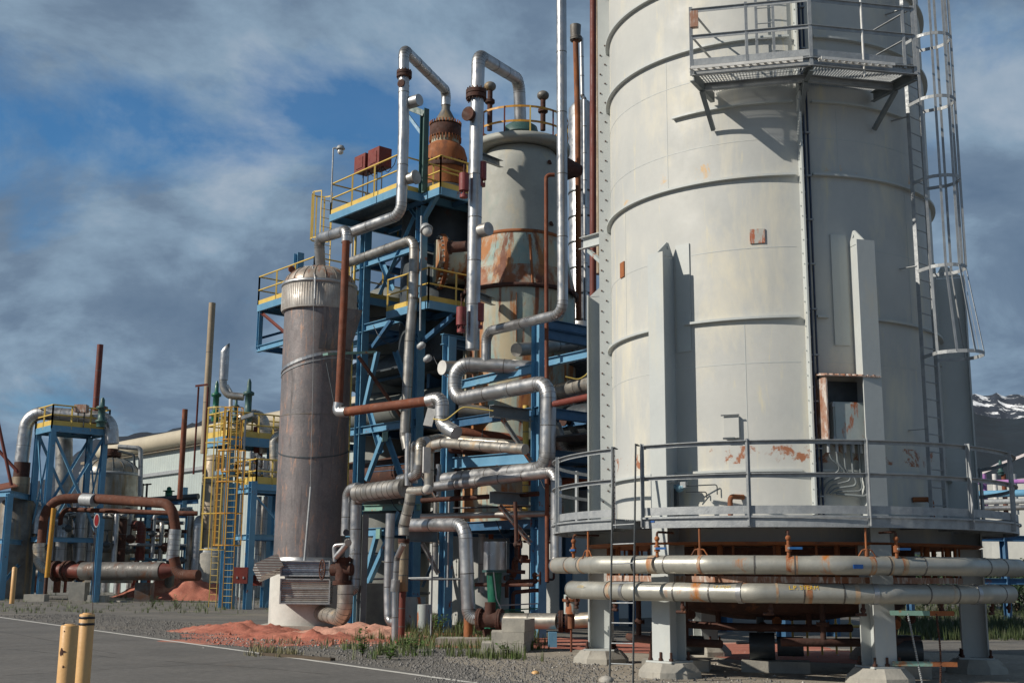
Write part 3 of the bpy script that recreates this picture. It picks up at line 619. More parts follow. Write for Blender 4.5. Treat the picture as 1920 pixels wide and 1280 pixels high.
# ---------------------------------------------------------------- caged ladder on the chimney
lp0, lp1 = th(1736, 3.42, 3.0), th(1776, 3.42, 3.0)
t = T('caged_ladder', 'galvanised caged ladder climbing the right side of the chimney', 'ladder', S(lp0, 3.41, 2.63))
q0, q1 = S(lp0, 3.41), S(lp1, 3.41); e_ = (q1-q0).normalized(); cc_ = S(th(1754, 3.42, 3.0), 3.46); q0, q1 = cc_-e_*.22, cc_+e_*.22; od = Vector((e_.y, -e_.x, 0));
if od.dot(q0-SC) < 0: od = -od
for q in (q0, q1): t.part('stile', MB().bar(q+Z*2.64, q+Z*14.5, .014, .07, e_), M['galv'])
mid = (q0+q1)/2; z_ = 2.9
while z_ < 14.3: t.part('rung', MB().cyl(q0+Z*z_, q1+Z*z_, .012, seg=6), M['galv']); z_ += .305
def hoop(z, rad, dep):
    pts = [q0+Z*z]
    for i in range(13):
        a_ = math.pi*(1.12-1.24*i/12); pts.append(mid+e_*(math.cos(a_)*rad)+od*(dep*.48+max(-.15, math.sin(a_))*dep*.55)+Z*z)
    return pts+[q1+Z*z]
HZ = [(5.45, .46, .95), (7.0, .34, .74), (8.62, .34, .74), (10.1, .34, .74), (11.3, .34, .74), (12.8, .34, .74)]
for z_, r_, d_ in HZ:
    mb = MB(); P_ = hoop(z_, r_, d_)
    for a_, b_ in zip(P_, P_[1:]):
        if (b_-a_).length > 1e-3: mb.bar(a_, b_, .008, .06)
    t.part('cage_hoop', mb, M['galv'])
for k in (2, 4, 6, 8, 10, 12):
    mb = MB()
    for (h0, h1) in zip(HZ, HZ[1:]): mb.bar(hoop(*h0)[k], hoop(*h1)[k], .045, .007)
    t.part('cage_strap', mb, M['galv'])
for z_ in (4.2, 7.1, 9.9, 12): t.part('wall_bracket', MB().bar(S(lp0, 3.15, z_), q0+Z*z_, .05, .01), M['galv'])
# ---------------------------------------------------------------- ring pipes under the walkway
zc = 1.86; up = [S(-100, 4.1, zc), S(-76, 4.27, zc)]+[S(a_, 4.33, zc) for a_ in (-44, -15, 13.5, 42, 70, 98)]
o = solo('ring_pipe', MB().tube(up, .150, 20, .5, True, .9, False), M['ringp'], 'upper of the two thick rust stained pipes circling the chimney legs', 'pipe', 'ring pipes under the walkway')
mb = MB()
for a_ in (-60, -30, -6, 20, 52):
    mb.cyl(S(a_, 4.27, zc)-Z.cross(S(a_, 1)-SC)*.03, S(a_, 4.27, zc)+Z.cross(S(a_, 1)-SC)*.03, .158, seg=20)
zc2 = 1.42; lw = [S(a_, 4.18, zc2) for a_ in (-67, -52)]+[S(a_, 4.20, zc2) for a_ in (-34, -5, 24, 52, 66)]
lw[0] = lw[1]+(lw[0]-lw[1]).normalized()*.72
o2 = solo('ring_pipe', MB().tube(lw, .155, 20, .45, True, .9, False), M['ringp'], 'lower of the two thick rust stained pipes circling the chimney legs', 'pipe', 'ring pipes under the walkway')
mb = MB(); e_ = (lw[0]-lw[1]).normalized(); mb.cyl(lw[0], lw[0]+e_*.03, .165, seg=20); kid(o2, 'end_cap', mb, M['aluy'])
for k in (2, 3, 4, 5):
    d1 = (lw[k]-lw[k-1]).normalized()
    kid(o2, 'joint_band', MB().cyl(lw[k]-d1*.28, lw[k]-d1*.20, .168, seg=20), M['alu'])
def stencil(txt, A_, B_, px, z0, rr_, dz, size):      # lettering wrapped on the straight pipe length A_ to B_
    cu = bpy.data.curves.new('stencil', 'FONT'); cu.body = txt; cu.size = size; cu.align_x = 'CENTER'; cu.align_y = 'CENTER'
    ob = bpy.data.objects.new('stencil', cu); COL.objects.link(ob); e_ = (B_-A_).normalized(); n_ = Z.cross(e_)
    if n_.dot(C0-A_) < 0: n_ = -n_
    lo, hi = 0.0, 1.0
    for _ in range(30):
        f_ = (lo+hi)/2
        if prj(A_+(B_-A_)*f_+n_*rr_)[0] < px: lo = f_
        else: hi = f_
    c_ = A_+(B_-A_)*f_; me = ob.to_mesh(); sx_ = e_ if e_.x > 0 else -e_
    def pt(x_, y_, o_): k = (y_+dz)/rr_; return c_+sx_*x_+n_*((rr_+o_)*math.cos(k))+Z*((rr_+o_)*math.sin(k))
    mb = MB().add([pt(v_.co.x, v_.co.y, .010) for v_ in me.vertices], [tuple(p.vertices) for p in me.polygons]); ob.to_mesh_clear(); bpy.data.objects.remove(ob)
    return mb
kid(o2, 'stencil', stencil('L.P. STEAM', lw[3], lw[4], 1508, zc2, .155, .09, .10), M['signy'])
kid(o2, 'stencil', stencil('L.P. STEAM', lw[2], lw[3], 1353, zc2, .155, .09, .062), M['signy'])
kid(o2, 'stencil', stencil('L.P. STEAM', lw[0], lw[1], 1117, zc2, .155, .06, .062), M['signy'])
def rband(P_, Q_, px, w_, rr_):
    e_ = (Q_-P_).normalized(); lo, hi = 0.0, 1.0
    for _ in range(30):
        f_ = (lo+hi)/2
        if prj(P_+(Q_-P_)*f_)[0] < px: lo = f_
        else: hi = f_
    c_ = P_+(Q_-P_)*f_; return MB().tube([c_-e_*w_, c_+e_*w_], rr_+.003, 20, 0, False)
for p_, px, w_ in ((up[4], 1485, .10),): pass
for a0_, b0_, px, w_ in ((up[3], up[4], 1485, .09), (up[4], up[5], 1630, .05), (up[4], up[5], 1665, .03), (up[4], up[5], 1690, .05), (up[2], up[3], 1228, .08), (up[2], up[3], 1318, .03), (up[1], up[2], 1098, .05)): kid(o, 'rust_band', rband(a0_, b0_, px, w_, .150), M['ringr'])
for a0_, b0_, px, w_ in ((lw[3], lw[4], 1512, .07), (lw[3], lw[4], 1605, .04), (lw[1], lw[2], 1150, .05), (lw[3], lw[4], 1455, .02), (lw[4], lw[5], 1780, .04)): kid(o2, 'rust_band', rband(a0_, b0_, px, w_, .155), M['ringr'])
a_ = th(1600, 4.38, zc); d = (S(a_, 1)-SC).normalized(); sg_ = (up[5]-up[4]).normalized(); sn_ = Vector((sg_.y, -sg_.x, 0)); sn_ = sn_ if sn_.dot(C0-up[4]) > 0 else -sn_; kid(o, 'sticker', MB().obox(up[4]+sg_*max(.1, (S(a_, 4.2)-up[4]).dot(sg_))+sn_*.153-Z*.02, sn_*.005, sg_*.085, Z*.032), M['signb'])
a_ = th(1224, RW, 2.5); d = (S(a_, 1)-SC).normalized(); solo('sticker', MB().obox(S(a_, RW+.016, 2.56), d*.003, Z.cross(d)*.045, Z*.014), M['signb'], 'tiny blue sticker on the walkway rim right of the ladder', 'sticker')
# hangers, valves
for i, (px, lab) in enumerate(((1315, 'rusty hanger rod left of centre under the ring walkway'), (1620, 'rusty hanger rod above the white chimney leg'), (1110, 'rusty hanger rod left of the ground ladder'))):
    a_ = th(px, 4.2, 2.2); mb = MB(); mb.cyl(S(a_, 4.28, 2.02), S(a_, 4.28, 2.5), .018, seg=8); mb.tube([S(a_-2.2, 4.3, 1.96), S(a_-1, 4.3, 2.1), S(a_+1, 4.3, 2.1), S(a_+2.2, 4.3, 1.96)], .012, 6, .04)
    mb.cyl(S(a_, 4.28, 2.0), S(a_, 4.28, 2.12), .04, seg=8); solo('pipe_hanger', mb, M['rusto'], lab, 'hanger', 'hangers of the ring pipe')
for i, (px, lab) in enumerate(((1237, 'ball valve with blue handle just right of the ground ladder'), (1478, 'ball valve with blue handle at the middle of the ring pipe'), (1676, 'ball valve with blue handle right of the white leg'), (1083, 'ball valve with blue handle left of the ground ladder'))):
    a_ = th(px, 4.2, 2.1); c_ = S(a_, 4.28, 2.12); d = (S(a_, 1)-SC).normalized(); s_ = Z.cross(d)
    t = T('ball_valve', lab, 'valve', c_-Z*.15, 'blue handled valves on the ring pipe')
    mb = MB().cyl(c_-Z*.14, c_+Z*.12, .028, seg=10); mb.sphere(c_+Z*.16, .045); mb.cyl(c_-Z*.05, c_+Z*.05, .05, seg=10); t.part('body', mb, M['rusto'])
    t.part('neck', MB().tube([c_+Z*.15, c_+Z*.27, c_+Z*.27-d*.5], .02, 8, .05), M['rustd'])
    t.part('handle', MB().obox(c_+d*.06+s_*.11+Z*.0, d*.01, s_*.10, Z*.018), M['blueh'])
    t.part('stem', MB().cyl(c_, c_+d*.07, .02, seg=8), M['galv'])
# rusty things under the chimney
t = T('burner_ring', 'dark rusted burner drum and ring beam under the chimney floor', 'drum', SC+Z*.9)
t.part('drum', MB().lathe(SC, [(.9, .9), (2.2, 1.1), (2.5, 1.5), (2.5, 2.18)], 40, cap=False), M['rustd'])
t.part('ring_beam', arcbar(MB(), 0, 360, 3.21, 3.31, 1.58, 1.68, 6), M['roofr'])
for a_ in range(-90, 270, 18):
    mb = MB().cyl(S(a_, 3.12, 1.6), S(a_, 3.12, 2.2), .05, seg=8); t.part('stub_pipe', mb, M['rusto'])
mb = MB()
for a_ in range(-85, 265, 12): t.part('drop_rod', MB().cyl(S(a_, 3.27, 1.65), S(a_, 3.27, 2.2), .022, seg=6), M['rusto'])
for i, (a0, a1, rr_, z_) in enumerate(((-75, -20, 2.9, .55), (0, 60, 2.7, .6), (-60, 40, 1.9, .8))):
    pts = [S(a0+(a1-a0)*k/4, rr_, z_) for k in range(5)]; mb = MB().tube(pts, .07, 10, .2); mb.tube([pts[1], pts[1]+Z*.9], .05, 8); mb.tube([pts[3], pts[3]+Z*.8], .05, 8)
    for k in (1, 3): mb.flange(pts[k]+Z*.3, Z, .11, .06, 6)
    solo('floor_pipe', mb, M['rustd'], ('rusty low pipe under the chimney near the ground ladder', 'rusty low pipe under the chimney behind the white leg', 'rusty low pipe around the inner drum under the chimney')[i], 'pipe', 'rusty pipes under the chimney')
for i in range(7):
    px = 1485+i*27; q = A(px, 1150, 26.5+.4*i); mb = MB().cyl(Vector((q.x, q.y, 0)), Vector((q.x, q.y, 1.5)), .025, seg=8)
    mb.sphere(Vector((q.x, q.y, .62)), .06)
    solo('yellow_stand_pipe', mb, M['hose'], 'thin %s yellow stand pipe beyond the chimney legs' % ('first second third fourth fifth sixth seventh'.split()[i]+' from left'), 'pipe', 'yellow gas pipes')
for i, z_ in enumerate((.30, .62, .85)):
    a_, b_ = A(1380, 1150, 26.3), A(1650, 1150, 27.6); solo('yellow_header', MB().tube([Vector((a_.x, a_.y, z_)), Vector((b_.x, b_.y, z_))], .03, 8), M['aluy'] if i != 1 else M['hose'], 'thin horizontal gas pipe beyond the chimney legs, %s of three' % ('lowest middle highest'.split()[i]), 'pipe', 'yellow gas pipes')
for i, (a_, rr2, m_, lab) in enumerate(((-55, 2.4, 'rustd', 'rusty pump set standing under the chimney behind the ladder'), (-10, 1.2, 'dgrey', 'dark pump set under the middle of the chimney'), (45, 2.5, 'rustd', 'rusty pump set under the chimney behind the white leg'), (100, 2.0, 'dgrey', 'dark pump set at the right rear under the chimney'))):
    c_ = S(a_, rr2); tt_ = T('pump_set', lab, 'pump', c_, 'pump sets under the chimney'); ex_ = SR
    tt_.part('casing', MB().cyl(c_+Z*.45-ex_*.35, c_+Z*.45+ex_*.1, .24, seg=16), M[m_]); tt_.part('motor', MB().cyl(c_+Z*.45+ex_*.14, c_+Z*.45+ex_*.6, .17, seg=16), M['dgrey'])
    tt_.part('plinth', MB().obox(c_+Z*.1+ex_*.1, ex_*.6, SD*.3, Z*.1), M['conc']); tt_.part('riser', MB().tube([c_+Z*.6-ex_*.15, c_+Z*1.15-ex_*.15, c_+Z*1.15-ex_*.15-SD*.8], .07, 10, .15), M[m_])
    for k in range(3): q = c_+Z*(.8+.1*k)+ex_*(.25*k-.1)+SD*.2; tt_.part('hand_valve', MB().sphere(q, .06).cyl(q, q+SD*.14, .02, seg=6).lathe(q+SD*.14, [(.07, -.01), (.09, 0), (.07, .01), (.05, 0)], 12, axis=SD), M['rusto' if k % 2 else 'rustd'])
for i in range(9):
    a_ = -84+i*20.5; c_ = S(a_, 3.9, 1.1); solo('drain_valve', MB().cyl(S(a_, 4.07, 1.28), S(a_, 4.05, 1.10), .028, seg=8).sphere(S(a_, 4.05, 1.17), .045).cyl(S(a_, 4.05, 1.1)-Z.cross(c_-SC).normalized()*.12, S(a_, 4.05, 1.1)+Z.cross(c_-SC).normalized()*.05, .025, seg=8), M['rustd'], 'small dark drain valve under the lower ring pipe, %s from the left' % ('1st 2nd 3rd 4th 5th 6th 7th 8th 9th'.split()[i]), 'valve', 'drain valves under the lower ring pipe')
# teal gate with chains right of the white leg
t = T('chain_gate', 'green and rust painted bars joined by hanging chains at the right leg', 'gate', H(1720, 1262))
for k, (z_) in enumerate((1.12, .33)):
    a_ = S(27.5, 3.75, z_); yb = a_.y; b_ = A(1790, 1163, yb-.1); b_.z = z_; m0 = a_+(b_-a_)*.62
    t.part('bar', MB().bar(a_, m0, .02, .075), M['mint']); t.part('bar', MB().bar(m0, b_, .02, .075), M['rusto'])
for f_, l_ in ((.38, 1.05), (.72, 1.1)):
    a_ = S(27.5, 3.75, 1.12); b_ = A(1790, 1163, a_.y-.1); mb = MB()
    for i in range(34):
        k = i/33; p_ = a_+(b_-a_)*(f_+(-.10+.16*k if f_ < .5 else .03*math.sin(3*k))); p_ = Vector((p_.x, p_.y, 1.1-1.05*k)); mb.lathe(p_, [(.014, -.012), (.02, 0), (.014, .012), (.008, 0)], 6, axis=(Vector((1, .3, 0)) if i % 2 else Vector((0, 1, .3))))
    t.part('chain', mb, M['galv'] if f_ < .5 else M['rustd'])
# instruments on the chimney foot
t = T('pressure_transmitter', 'blue capped transmitter with white gauge low on the chimney', 'instrument', S(th(1265, 3.39, 3), 3.29, 2.63))
b_ = S(th(1268, 3.41, 3), 3.41); d = (b_-SC).normalized(); s_ = Z.cross(d)
t.part('stand', MB().cyl(b_+Z*2.64-s_*.1, b_+Z*3.2-s_*.1, .02, seg=8), M['white']); t.part('bracket', MB().obox(b_+Z*2.95, d*.03, s_*.03, Z*.28), M['dgrey'])
t.part('gauge', MB().cyl(b_-s_*.10+Z*3.32-d*.03, b_-s_*.10+Z*3.32+d*.05, .06, seg=14), M['white'])
mb = MB().sphere(b_+s_*.07+Z*3.17, .075); mb.cyl(b_-s_*.02+Z*3.19, b_+s_*.17+Z*3.19, .045, seg=10); t.part('head', mb, mat('faded_blue_cap', (.20, .36, .45), None, .5))
t.part('manifold', MB().obox(b_+s_*.12+Z*3.22, d*.04, s_*.10, Z*.05), M['galv'])
mb = MB().tube([b_+s_*.2+Z*3.2, S(th(1345, 3.21, 3), 3.21, 3.22), S(th(1345, 3.21, 3), 3.21, 3.05)], .010, 6, .04); mb.tube([b_+s_*.2+Z*3.1, S(th(1325, 3.21, 3), 3.21, 3.10), S(th(1325, 3.21, 3), 3.21, 3.0)], .010, 6, .04); t.part('impulse_line', mb, M['dgrey'])
a_ = th(1372, 3.29, 2.9)
solo('elbow_nozzle', MB().tube([S(a_, 3.39, 2.64), S(a_, 3.39, 3.0), S(a_+3, 3.16, 3.0)], .045, 10, .07), M['rusto'], 'rusty elbow pipe poking out of the chimney base behind the railing', 'pipe')
a_ = th(1745, 3.39, 2.9); solo('elbow_nozzle', MB().tube([S(a_, 3.41, 2.64), S(a_, 3.41, 3.0), S(a_-3, 3.16, 3.0)], .045, 10, .07), M['rusto'], 'rusty elbow pipe at the foot of the caged ladder', 'pipe')
# ================================================================ MAIN PLANT
def du(p): return p.dot(U)
def dv(p): return p.dot(V)
def drop(p, z): return Vector((p.x, p.y, z))
class Frame(T):
    def b(s, a, c, w_=.2, h_=.25, m='blue', kind='i', name='beam', side=None):
        mb = MB()
        if kind == 'i': mb.ibeam(a, c, w_, h_, side)
        elif kind == 'c': mb.channel(a, c, w_, h_, side)
        elif kind == 'l': mb.angle(a, c, w_, side)
        else: mb.bar(a, c, w_, h_, side)
        return s.part(name, mb, M[m])
    def deck(s, u0, u1, v0, v1, z, rails, rh=1.07, step=1.3, rm='yel', beam='blue', toe=.17, bh=.25, tk=.028):
        # rails: set of edges among 'f' (v0 side), 'n' (u0 side, near), 'b', 'l' (u1 side)
        cs_ = dict(f=(W(u0, v0, z), W(u1, v0, z)), n=(W(u0, v1, z), W(u0, v0, z)), b=(W(u1, v1, z), W(u0, v1, z)), l=(W(u1, v0, z), W(u1, v1, z)))
        mb = MB(); mb.poly([W(u0+.03, v0+.03, z+.004), W(u1-.03, v0+.03, z+.004), W(u1-.03, v1-.03, z+.004), W(u0+.03, v1-.03, z+.004)], Z*.022)
        d = s.part('deck', mb, M['dgrey'])
        for i in range(1, int((v1-v0)/1.2)): s.b(W(u0+.1, v0+1.2*i, z-.16), W(u1-.1, v0+1.2*i, z-.16), .08, .16, 'shblue', 'c', 'joist')
        for k, (a, c) in cs_.items():
            s.b(a-Z*(bh/2+.003), c-Z*(bh/2+.003), .09, bh, beam, 'c', 'edge_beam')
            if k in rails:
                e = (c-a).normalized(); L_ = (c-a).length; n_ = max(1, round(L_/step))
                kid(d, 'toe_board', MB().bar(a+Z*toe/2, c+Z*toe/2, .012, toe, Z.cross(e)), M[rm])
                for hh in (rh*.52, rh): kid(d, 'rail', MB().cyl(a+Z*hh, c+Z*hh, tk, seg=8), M[rm])
                for i in range(n_+1): q = a+(c-a)*(i/n_); kid(d, 'post', MB().bar(q-Z*.2, q+Z*rh, tk*2, tk*1.6), M[rm])
        return d
v2 = 22.6
uA, uB = du(F(842, 700, v2)), du(F(1010, 900, v2))
uT1, uT2 = du(F(681, 620, v2)), du(F(789, 500, v2))
zDT = F(745, 352, 21.3).z; zD1 = F(530, 557, 20.9).z; zD2 = F(803, 563, 21.9).z
t = Frame('steel_tower', 'tall blue steel tower with yellow railed platforms behind the scorched column', 'steel frame', W(uT2, v2))
for u_ in (uT1, uT2, uT1+4.6):
    for v_ in (v2, v2+4.2): t.b(W(u_, v_), W(u_, v_, zDT-.28), .28, .30, 'blue' if v_ == v2 else 'shblue', 'i', 'column', V)
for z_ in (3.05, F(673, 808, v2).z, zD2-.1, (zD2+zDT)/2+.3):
    for v_ in (v2, v2+4.2): t.b(W(uT2, v_, z_), W(uT1+4.6, v_, z_), .18, .26, 'blue' if v_ == v2 else 'shblue')
    for u_ in (uT1, uT2, uT1+4.6): t.b(W(u_, v2, z_-.02), W(u_, v2+4.2, z_-.02), .16, .24, 'shblue')
t.b(F(682, 952, v2-.1), F(786, 950, v2-.1), .1, .2, 'mint', 'c')
def P(x, y, v=v2-.02): return F(x, y, v)
for a_, c_ in (((712, 552), (777, 405)), ((705, 470), (733, 545)), ((710, 660), (687, 762)), ((739, 660), (757, 712)), ((720, 822), (690, 902)), ((724, 822), (752, 900)), ((709, 1002), (679, 1116)), ((752, 960), (681, 1122)), ((715, 1004), (762, 1100)), ((690, 770), (712, 850))):
    t.b(P(*a_), P(*c_), .14, .12, 'blue', 'l', 'brace')
for a_, c_ in (((690, 790), (760, 690)), ((745, 900), (700, 830)), ((700, 1120), (780, 1010)), ((690, 560), (770, 460))):
    t.b(F(*a_, v2+4.1), F(*c_, v2+4.1), .14, .12, 'shblue', 'l', 'brace')
for c_ in ((722, 818), (710, 1000)):
    q = P(*c_, v2-.12); t.part('gusset_plate', MB().obox(q, U*.16, V*.008, Z*.16), M['mint'])
t.deck(du(F(745, 352, 21.3)), du(F(620, 400, 21.3)), 21.3, 25.6, zDT, 'fln', rh=1.12)
t.deck(du(F(826, 338, 22.3)), du(F(745, 352, 21.3))-.02, 22.3, 25.6, zDT, 'fn')
uc1 = du(F(590, 478, 20.9))
t.deck(uc1, du(F(484, 577, 20.9)), 20.9, 25.2, zD1, 'fnl')
t.deck(du(F(803, 563, 21.9)), du(F(726, 585, 21.9)), 21.9, 25.2, zD2, 'fn')
uL = du(F(484, 577, 20.9))
for v_ in (20.95, 23.0):
    t.b(W(uL-.1, v_, zD1-.26), W(uL-.1, v_, zD1-1.65), .16, .16, 'blue', 'i', 'hanger_post', V)
    t.b(W(uL, v_, zD1-1.65), W(uc1, v_, zD1-1.65), .14, .22, 'blue')
t.b(W(uL-.1, 20.95, zD1-1.60), W(uL-.1, 24.9, zD1-1.60), .14, .22, 'shblue')
t.b(W(uL-.1, 20.95, zD1-.3), W(uL-2.2, 20.95, zD1-1.5), .08, .08, 'redd', 'l', 'brace')
t.b(W(uL-.1, 20.95, zD1-1.3), W(uL-.1, 23.5, zD1-.3), .08, .08, 'shblue', 'l', 'brace')
for a_, c_ in (((754, 368), (786, 412)), ((820, 366), (794, 412))):
    t.b(F(*a_, 22.5), F(*c_, v2), .14, .14, 'blue', 'c', 'knee_brace')
for a_, c_ in (((757, 600), (787, 640)), ((850, 592), (793, 640)), ((735, 600), (700, 650))):
    t.b(F(*a_, 22.5), F(*c_, v2), .14, .14, 'shblue', 'c', 'knee_brace')
for x_, r_ in ((812, 345), (640, 392)):
    pass
# dark teal mast on the upper deck
q0 = F(793, 350, 22.2); tz = F(793, 207, 22.2).z
t.b(drop(q0, zDT), drop(q0, tz), .20, .24, 'teal', 'i', 'mast', V)
a_ = drop(q0, tz-.15)+U*0; t.b(a_, F(752, 196, 21.9), .12, .2, 'teal', 'c', 'mast_arm'); t.b(F(790, 250, 22.2), F(764, 215, 22.0), .08, .1, 'blue', 'c', 'mast_brace')
# short frame
f2 = Frame('pipe_rack', 'blue steel pipe rack between the tower and the chimney', 'steel frame', W(uB, v2))
zA, zB = F(843, 632, v2).z, F(1011, 600, v2).z
for v_ in (v2, v2+5):
    f2.b(W(uA, v_), W(uA, v_, zA), .30, .32, 'blue' if v_ == v2 else 'shblue', 'i', 'column', V); f2.b(W(uB, v_), W(uB, v_, zB), .30, .34, 'blue' if v_ == v2 else 'shblue', 'i', 'column', V)
f2.b(W(uB-4.5, v2+5), W(uB-4.5, v2+5, 8), .30, .32, 'shblue', 'i', 'column', V)
f2.b(F(862, 722, v2-.16), F(996, 692, v2-.16), .16, .26, 'blue')
f2.b(F(1024, 680, v2), F(1103, 663, v2), .16, .24, 'blue')
f2.b(F(848, 868, v2+.1), F(992, 857, v2+.1), .16, .34, 'blue')
zz = F(843, 796, v2).z
for z_ in (zA-.2, zz, F(848, 868, v2).z, 3.1, 4.6):
    for u_ in (uA, uB): f2.b(W(u_, v2+.17, z_), W(u_, v2+5, z_), .18, .30, 'shblue')
    f2.b(W(uB, v2+5, z_), W(uA, v2+5, z_), .18, .3, 'shblue')
    f2.b(W(uB, v2+2.4, z_+.02), W(uA, v2+2.4, z_+.02), .14, .26, 'shblue')
for z_ in (zz+.02, 3.1): f2.b(W(uB, v2, z_), W(uA, v2, z_), .14, .26, 'shblue')
f2.b(W(uB, v2+.1, zB-.35), W(uB, v2+5, zB-.35), .18, .34, 'shblue'); f2.b(W(uA, v2-.3, zA-.1), W(uA, v2+5, zA-.1), .18, .34, 'blue')
def brk(xa, ya, u_, xc, yc, xb, yb, xd, yd, w_=.2, h_=.34, m='grey'):
    a_ = G(xa, ya, u_); f2.b(a_, drop(W(u_, v2-.2), a_.z), w_, h_, m, 'c', 'bracket'); f2.b(G(xb, yb, u_), drop(W(u_, v2-.2), G(xd, yd, u_).z), .09, .11, 'scrap', 'c', 'bracket_brace')
brk(922, 770, uB+.1, 0, 0, 942, 785, 1000, 865)
brk(922, 932, uB+.1, 0, 0, 938, 948, 1000, 1018)
brk(766, 1004, uA+.1, 0, 0, 792, 1018, 836, 1075)
brk(770, 880, uA+.1, 0, 0, 792, 890, 836, 940, .16, .2)
f2.b(F(846, 893, v2+1.2), F(985, 880, v2+1.2), .16, .3, 'redd')
# rear columns; floor plates and drums added to shade and darken the interior
f3 = Frame('rear_rack', 'shaded blue rack deep behind the front pipe rack', 'steel frame', W(uB, v2+8))
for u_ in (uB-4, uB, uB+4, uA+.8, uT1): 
    f3.b(W(u_, v2+8), W(u_, v2+8, 8.2), .28, .3, 'shblue', 'i', 'column', V)
for z_ in (3.3, 5.4, 8.0): f3.b(W(uB-4, v2+8, z_), W(uT1, v2+8, z_), .2, .3, 'shblue')
mb = MB(); mb.poly([W(uB-4, v2+.6, 5.55), W(uA+1, v2+.6, 5.55), W(uA+1, v2+8, 5.55), W(uB-4, v2+8, 5.55)], Z*.05); f3.part('shade_plate', mb, M['dgrey'])  # plates added to keep sun out of the rack interior
mb = MB(); mb.poly([W(uB-2, v2+3, 8.2), W(uT2+.5, v2+3, 8.2), W(uT2+.5, v2+8, 8.2), W(uB-2, v2+8, 8.2)], Z*.05); f3.part('shade_plate', mb, M['dgrey'])
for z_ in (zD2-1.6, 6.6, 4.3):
    f3.part('shade_plate', MB().poly([W(uT2-.2, v2+.5, z_), W(uT1+4.2, v2+.5, z_), W(uT1+4.2, v2+8, z_), W(uT2-.2, v2+8, z_)], Z*.05), M['dgrey'])
for i, (z_, v_, r_, m_, lab) in enumerate(((8.9, v2+2.0, .62, 'dgrey', 'added dark horizontal drum high inside the blue tower'), (7.4, v2+1.6, .5, 'siloc', 'added grey horizontal drum at mid height inside the blue tower'), (5.2, v2+1.8, .55, 'rustd', 'added rusty horizontal drum low inside the blue tower'), (6.3, v2+3.0, .6, 'dgrey', 'added dark horizontal drum inside the pipe rack behind the zigzag pipe'))):  # drums added to fill and darken the open rack interior
    a_, b_ = (W(uT2+.3, v_, z_), W(uT1+3.4, v_, z_)) if i < 3 else (W(uB+.4, v_, z_), W(uA+.6, v_, z_)); t4 = T('dark_filler_drum', lab, 'drum', (a_+b_)/2-Z*r_, 'drums added to darken the racks')
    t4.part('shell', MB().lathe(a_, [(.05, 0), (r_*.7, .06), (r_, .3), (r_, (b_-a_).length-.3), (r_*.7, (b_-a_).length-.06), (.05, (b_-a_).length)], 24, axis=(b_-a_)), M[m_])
    for k in (.2, .75): q = a_+(b_-a_)*k; t4.part('saddle', MB().obox(q-Z*(r_+.1), U*.08, V*r_*.7, Z*.25), M['shblue']); t4.part('nozzle', MB().cyl(q-V*r_*.9, q-V*(r_+.22), .11, seg=12).cyl(q-V*(r_+.22), q-V*(r_+.27), .17, seg=12), M['rustd'])
for (a_, c_) in (((690, 648), (784, 622)), ((690, 715), (784, 693)), ((690, 765), (784, 748)), ((694, 880), (784, 872)), ((694, 1045), (784, 1045))): t.b(F(*a_, v2+1.3), F(*c_, v2+1.3), .12, .2, 'shblue', 'c')
for (a_, c_) in (((792, 700), (832, 640)), ((792, 640), (832, 705)), ((792, 860), (832, 800)), ((792, 1100), (830, 1010)), ((858, 790), (990, 735)), ((858, 880), (930, 1000))): f2.b(F(*a_, v2+2.3), F(*c_, v2+2.3), .12, .12, 'shblue', 'l', 'brace')
# ---------------------------------------------------------------- scorched column
CC = Vector((-6.22, 37.72, 0)); RC = 1.09
def cz(y): return A(580, y, CC.y-RC).z
t = T('scorched_column', 'tall scorched grey brown column with streaked silver dome in front of the tower', 'column', CC)
t.part('foot_slab', MB().poly([CC+Vector((1.45*math.cos(2*math.pi*i/8+.4), 1.45*math.sin(2*math.pi*i/8+.4), 0)) for i in range(8)], Z*.16), M['conc'])
t.part('concrete_base', MB().lathe(CC, [(1.16, .1), (1.16, cz(1078)), (1.1, cz(1077)+.01)], 64), M['concw'])
sh = t.part('shell', MB().lathe(CC, [(RC, cz(1077)+.012)]+[(RC, cz(1077)+.5*i) for i in range(1, 17)]+[(RC, cz(570))], 64), M['colm'])
zt = cz(572); zq = cz(528)
t.part('ribbed_band', MB().lathe(CC, [(RC+.09, zt-.04), (RC+.10, zt), (RC+.10, zq), (RC+.03, zq+.03)], 64), mat('fluted_band', (.50, .48, .45), (.34, .31, .28), .5, .35, 2.5, [((.30, .22, .15), 3, .55, .68, (4, 4, .1))], .1, 10))
mb = MB()
for i in range(90):
    a_ = 2*math.pi*i/90; mb.cyl(CC+Vector((math.cos(a_)*(RC+.10), math.sin(a_)*(RC+.095), zt+.02)), CC+Vector((math.cos(a_)*(RC+.10), math.sin(a_)*(RC+.10), zq-.02)), .013, seg=5, cap=False)
t.part('flutes', mb, M['ribb'])
t.part('steel_band', MB().lathe(CC, [(RC+.06, zq), (RC+.125, zq+.01), (RC+.125, zq+.12), (RC+.05, zq+.13)], 64, cap=False), M['alu'])
zd = zq+.1; prof = [((RC+.05)*math.cos(math.pi/2*k/9), zd+.66*math.sin(math.pi/2*k/9)) for k in range(9)]+[(.12, zd+.665)]
t.part('dome', MB().lathe(CC, prof, 48), M['domer'])
mb = MB()
for i in range(20):
    a_ = 2*math.pi*i/20; pts = [CC+Vector((math.cos(a_)*(r_+.006), math.sin(a_)*(r_+.006), z_)) for r_, z_ in prof[:9]]; mb.tube(pts, .014, 5, 0)
t.part('dome_ribs', mb, M['dome'])
